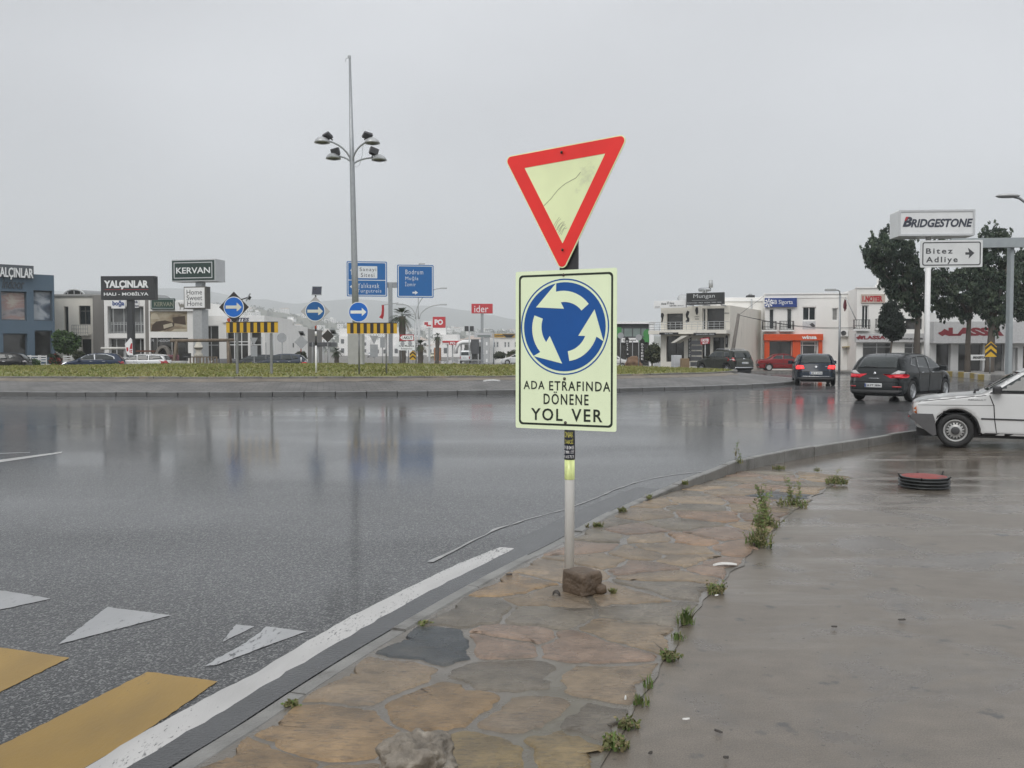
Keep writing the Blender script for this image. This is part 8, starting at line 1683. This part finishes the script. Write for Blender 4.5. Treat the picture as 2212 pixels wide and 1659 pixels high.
SH = rock('soil_heap', PXY(K3(1944, 700)[0], 70) + Vector((0, 0, -.2)), 1.0 * .62, .6, .62, 5.0, mat('reddish soil', (.17, .105, .065), .9, .3, 2, .5, 12), 'brown soil heap beyond the island grass, left of the upright black banner', 'soil heap', .3, .1)
# ------------------------------------------------------------------ shop front furniture on the left
whitepl = mat('white plastic', (.62, .62, .61), .45, .05, 5); pinkc = mat('dull pink cushion', (.21, .095, .11), .8, .12, 5); wood = mat('weathered wood', (.16, .125, .09), .8, .3, 6, .3, 20, streak=.3)
def chair(loc, rz, label, proto=[None], high=False):
    if proto[0] is None:
        t = thing('garden_chair', label, 'chair', loc, rz, 'white chairs before the blue store'); MB().bbox(-.24, .24, -.24, .24, .42, .46, .01).build('seat', whitepl, t); mb = MB()
        for z in (.60, .74, .88): mb.box(-.22, .22, .215, .245, z, z + .07)
        mb.box(-.24, -.20, .21, .25, .461, .98); mb.box(.20, .24, .21, .25, .461, .98); mb.build('backrest', whitepl, t)
        for x in (-.21, .21):
            for y in (-.21, .21): MB().box(x - .025, x + .025, y - .025, y + .025, 0, .419).build('leg', whitepl, t)
        proto[0] = t; return t
    o = copy_tree(proto[0]); o.location = loc; o.rotation_euler = (0, 0, rz); o['label'] = label; return o
def onp(K, x, y, Y): p = PXY(K(x, y)[0], Y); return Vector((p.x, Y, gz(p.x, Y) + .12))
for (x, Y, r, lb) in ((235, 66.5, .5, 'white chair leftmost before the blue store'), (318, 66.3, -.4, 'white chair just left of the clipped ball bush'), (475, 68, 3.4, 'white chair just right of the clipped ball bush'), (545, 68.2, .2, 'white chair with its back to the blue wall'), (615, 68, 2.8, 'white chair left of the flowering bush'), (885, 69.6, .3, 'white chair before the round green tree'), (960, 69.8, -.3, 'white chair right of the round tree, by the blue car')): chair(onp(K9, x, 1300, Y), r, lb).scale = (1.25, 1.25, 1.25)
for (x, Y, lb) in ((275, 67.2, 'small white table between the two leftmost chairs'), (815, 69.8, 'small white table right of the flowering bush')):
    t = thing('garden_table', lb, 'table', onp(K9, x, 1300, Y), 0, 'white tables before the blue store'); MB().bbox(-.5, .5, -.4, .4, .70, .75, .02).build('table_top', whitepl, t)
    for a in (-.42, .42):
        for b_ in (-.32, .32): MB().box(a - .03, a + .03, b_ - .03, b_ + .03, 0, .699).build('leg', whitepl, t)
pr = Fac(K1(1708, 900)[0], 70, 0); t = pr.thing('closed_parasol', 'closed cream parasol before the furniture shop column', 'parasol'); zt = pr.p(*K1(1708, 815))[1]; zb_ = pr.p(*K1(1708, 972))[1]
MB().tube([(0, 0, -.3), (0, 0, zt)], .03, 8).build('pole', wood, t); MB().lathe([(.30, zb_), (.34, zb_ + .25), (.20, zb_ + .4), (.30, zb_ + .9), (.34, zt - .7), (.22, zt - .3), (.09, zt - .05), (0, zt)], 9, 0).build('canopy', mat('cream canvas', (.55, .52, .45), .8, .1, 5), t)
ft = Fac(K1(1110, 870)[0], 66, 0); t = ft.thing('promotion_flag', 'drooping white and red flag before the black pylon pole', 'flag'); V = [ft.p(*K1(*p)) for p in ((1122, 800), (1075, 855), (1090, 930), (1100, 950), (1142, 950), (1140, 880), (1134, 815))]; o = MB().prism(V, -.03, .03).build('cloth', white_p, t); MB().prism([ft.p(*K1(*p)) for p in ((1126, 850), (1138, 845), (1140, 895), (1114, 900))], -.036, -.031).build('red_patch', redtxt, o); MB().prism([ft.p(*K1(*p)) for p in ((1086, 884), (1104, 882), (1104, 915), (1092, 918))], -.036, -.031).build('red_patch', redtxt, o); mb = MB(); a = ft.p(*K1(1112, 932)); b = ft.p(*K1(1140, 905)); add_text(mb, 'VZ', a[0], b[0], a[1], b[1], -.034, 0, .05); mb.build('lettering', redtxt, o); x, z = ft.p(*K1(1115, 960)); MB().tube([(x, 0, -.3), (x, 0, ft.p(*K1(1115, 810))[1])], .025, 6).build('pole', lgrey, t)
aw = Fac(K1(980, 890)[0], 71, 0); t = aw.thing('rolled_awning', 'long rolled white awning left of the promotion flag', 'awning'); q = rc(aw, K1, 870, 880, 1085, 902); MB().tube([(q[0], 0, q[2] + .1), (q[1], 0, q[2] + .1)], (q[3] - q[2]) / 2, 10).build('roll', mat('awning roll', (.58, .57, .53), .7, .08, 4), t); 
for x in (q[0] + .2, q[1] - .2): MB().tube([(x, .1, -.2), (x, .1, q[2] + .05)], .03, 6).build('leg', lgrey, t)
t = aw.thing('wooden_beam', 'brown wooden beam frame right of the promotion flag', 'beam'); q = rc(aw, K1, 1140, 908, 1335, 922); MB().box(q[0], q[1], -.06, .06, q[2], q[3]).build('beam', mat('red brown wood', (.13, .05, .03), .7, .2, 4), t)
for x in (q[0] + .15, q[1] - .15): MB().box(x - .05, x + .05, -.05, .05, -.2, q[2] - .002).build('post', wood, t)
for (x, Y, lb) in ((1320, 68, 'dull pink garden armchair left of the stone arch'), (1400, 67.6, 'dull pink garden armchair in the middle before the stone arch'), (1475, 67.9, 'dull pink garden armchair right of the stone arch')):
    t = thing('armchair', lb, 'armchair', onp(K1, x, 960, Y), rg.uniform(-.4, .4), 'pink armchairs before the furniture shop'); MB().bbox(-.45, .45, -.4, .4, .32, .52, .05).build('seat', pinkc, t); MB().bbox(-.45, .45, .25, .42, .523, 1.25, .06).build('backrest', pinkc, t); MB().box(-.45, .45, -.4, .4, .0, .319).build('base', mat('chair base grey', (.2, .19, .18), .7), t)
    for sx in (-1, 1): MB().bbox(min(sx * .453, sx * .58), max(sx * .453, sx * .58), -.4, .4, 0, .72, .03).build('armrest', pinkc, t)
t = thing('swing_bench', 'rustic wooden swing bench of round logs before the grey sign column', 'bench', onp(K1, 1740, 960, 68.5), .1)
for x in (-2.0, 2.0):
    for y in (-.6, .6): MB().tube([(x, y, 0), (x * .93, 0, 2.3)], .11, 8).build('leg', wood, t)
MB().tube([(-2.3, 0, 2.3), (2.3, 0, 2.35)], .12, 8).build('top_log', wood, t); MB().bbox(-1.0, 1.0, -.35, .3, .5, .60, .03).build('seat', wood, t); mb = MB()
for k in range(9): x = -.96 + k * .24; mb.box(x - .05, x + .05, .303, .36, .601, 1.05)
mb.box(-1.0, 1.0, .30, .37, 1.051, 1.13); mb.build('backrest', wood, t)
for x in (-1.2, 1.2): MB().tube([(x, 0, 2.3), (x, 0, .6)], .025, 6).build('rope', plastic, t)
bs = Fac(K1(1605, 960)[0], 67, 0); t = bs.thing('small_board', 'small black board with white lettering among the garden furniture', 'sign'); q = rc(bs, K1, 1568, 932, 1642, 974); o = MB().box(q[0], q[1], -.02, .02, q[2], q[3]).build('panel', black, t); mb = MB(); m_ = (q[2] + q[3]) / 2; add_text(mb, 'BAHÇE', q[0] + .15, q[1] - .15, m_ + .06, q[3] - .12, -.024); add_text(mb, 'MOBİLYA', q[0] + .1, q[1] - .1, q[2] + .1, m_ - .06, -.024); mb.build('lettering', whitetxt, o); MB().tube([((q[0] + q[1]) / 2, .04, -.2), ((q[0] + q[1]) / 2, .04, q[2] + .05)], .03, 6).build('post', plastic, t)
for k, (x, lb) in enumerate(((1540, 'pale concrete planter right of the pink armchairs'), (1380, 'grey green barrel left of the pink armchairs'))):
    t = thing('planter', lb, 'planter', onp(K1, x if k == 0 else 1362, 1000, 66.6), 0); MB().lathe([(.42, 0), (.5, .3), (.55, .75), (.5, .8), (.44, .78), (.4, .6)], 16).build('pot', (mat('planter concrete', (.33, .33, .31), .8, .1, 5), mat('barrel paint', (.12, .17, .14), .6))[k], t); MB().lathe([(.42, .70), (.2, .74), (0, .75)], 16).build('soil', mat('potting soil', (.05, .04, .03), .9), t)
for (x, lb) in ((1905, 'rounded grey pot before the tall shop windows, left one'), (1985, 'rounded grey pot by the electrical shop door')):
    t = thing('stone_pot', lb, 'pot', onp(K1, x, 1000, 72), 0, 'grey pots before the electrical shop'); MB().lathe([(.4, 0), (.75, .3), (.8, .65), (.55, .95), (.5, .98), (.4, .9)], 14).build('pot', mat('grey pot', (.12, .12, .125), .7, .15, 4), t); MB().lathe([(.42, .86), (.2, .9), (0, .9)], 14).build('soil', mat('potting soil', (.05, .04, .03), .9), t)
# rear lot bits at the right: pale trailer and goods before the corner shop
for (x, y, Y, sx, sy, sz, m, lb, nm, ct) in ((556, 720, 71, .32, .3, 1.25, silver, 'pale stacked goods box in the open doorway of the corner shop', 'goods_box', 'box'), (628, 760, 70, .28, .25, 1.0, mat('cardboard', (.24, .17, .10), .8), 'brown carton leaning at the corner shop doorway', 'carton', 'box')):
    p = onp(K4, x, y, Y); mb = MB().bbox(-sx, sx, -sy, sy, 0, sz, .03); mb.box(-sx - .02, sx + .02, -sy - .02, -sy - .003, sz * .45, sz * .5); tag(mb.build(nm, m, None, p, .2), lb, ct)
t = thing('sign_board', 'dark board with small price plates leaning by the corner shop door', 'sign', onp(K4, 725, 700, 71.5), .1)
for k in range(5): MB().box(-.45, .45, -.03, .0, .4 + k * .42, .72 + k * .42).build('plate', dgrey, t)
MB().box(-.03, .03, .002, .05, 0, 2.5).build('post', lgrey, t)
# ------------------------------------------------------------------ rain haze
hz = MB().box(-3900, 3900, -350, 4450, -2.5, 330).build('haze', None or bpy.data.materials.new('rain haze'))
hm = hz.data.materials[0]; hm.use_nodes = True; t_ = hm.node_tree; t_.nodes.clear(); o_ = t_.nodes.new('ShaderNodeOutputMaterial'); v_ = t_.nodes.new('ShaderNodeVolumePrincipled')
v_.inputs['Color'].default_value = (.93, .955, .98, 1); v_.inputs['Density'].default_value = .00046; v_.inputs['Anisotropy'].default_value = .0; t_.links.new(v_.outputs[0], o_.inputs['Volume'])
tag(hz, kind='stuff'); hz['label'] = 'pale grey rain haze filling the air over the town'; hz['category'] = 'haze'
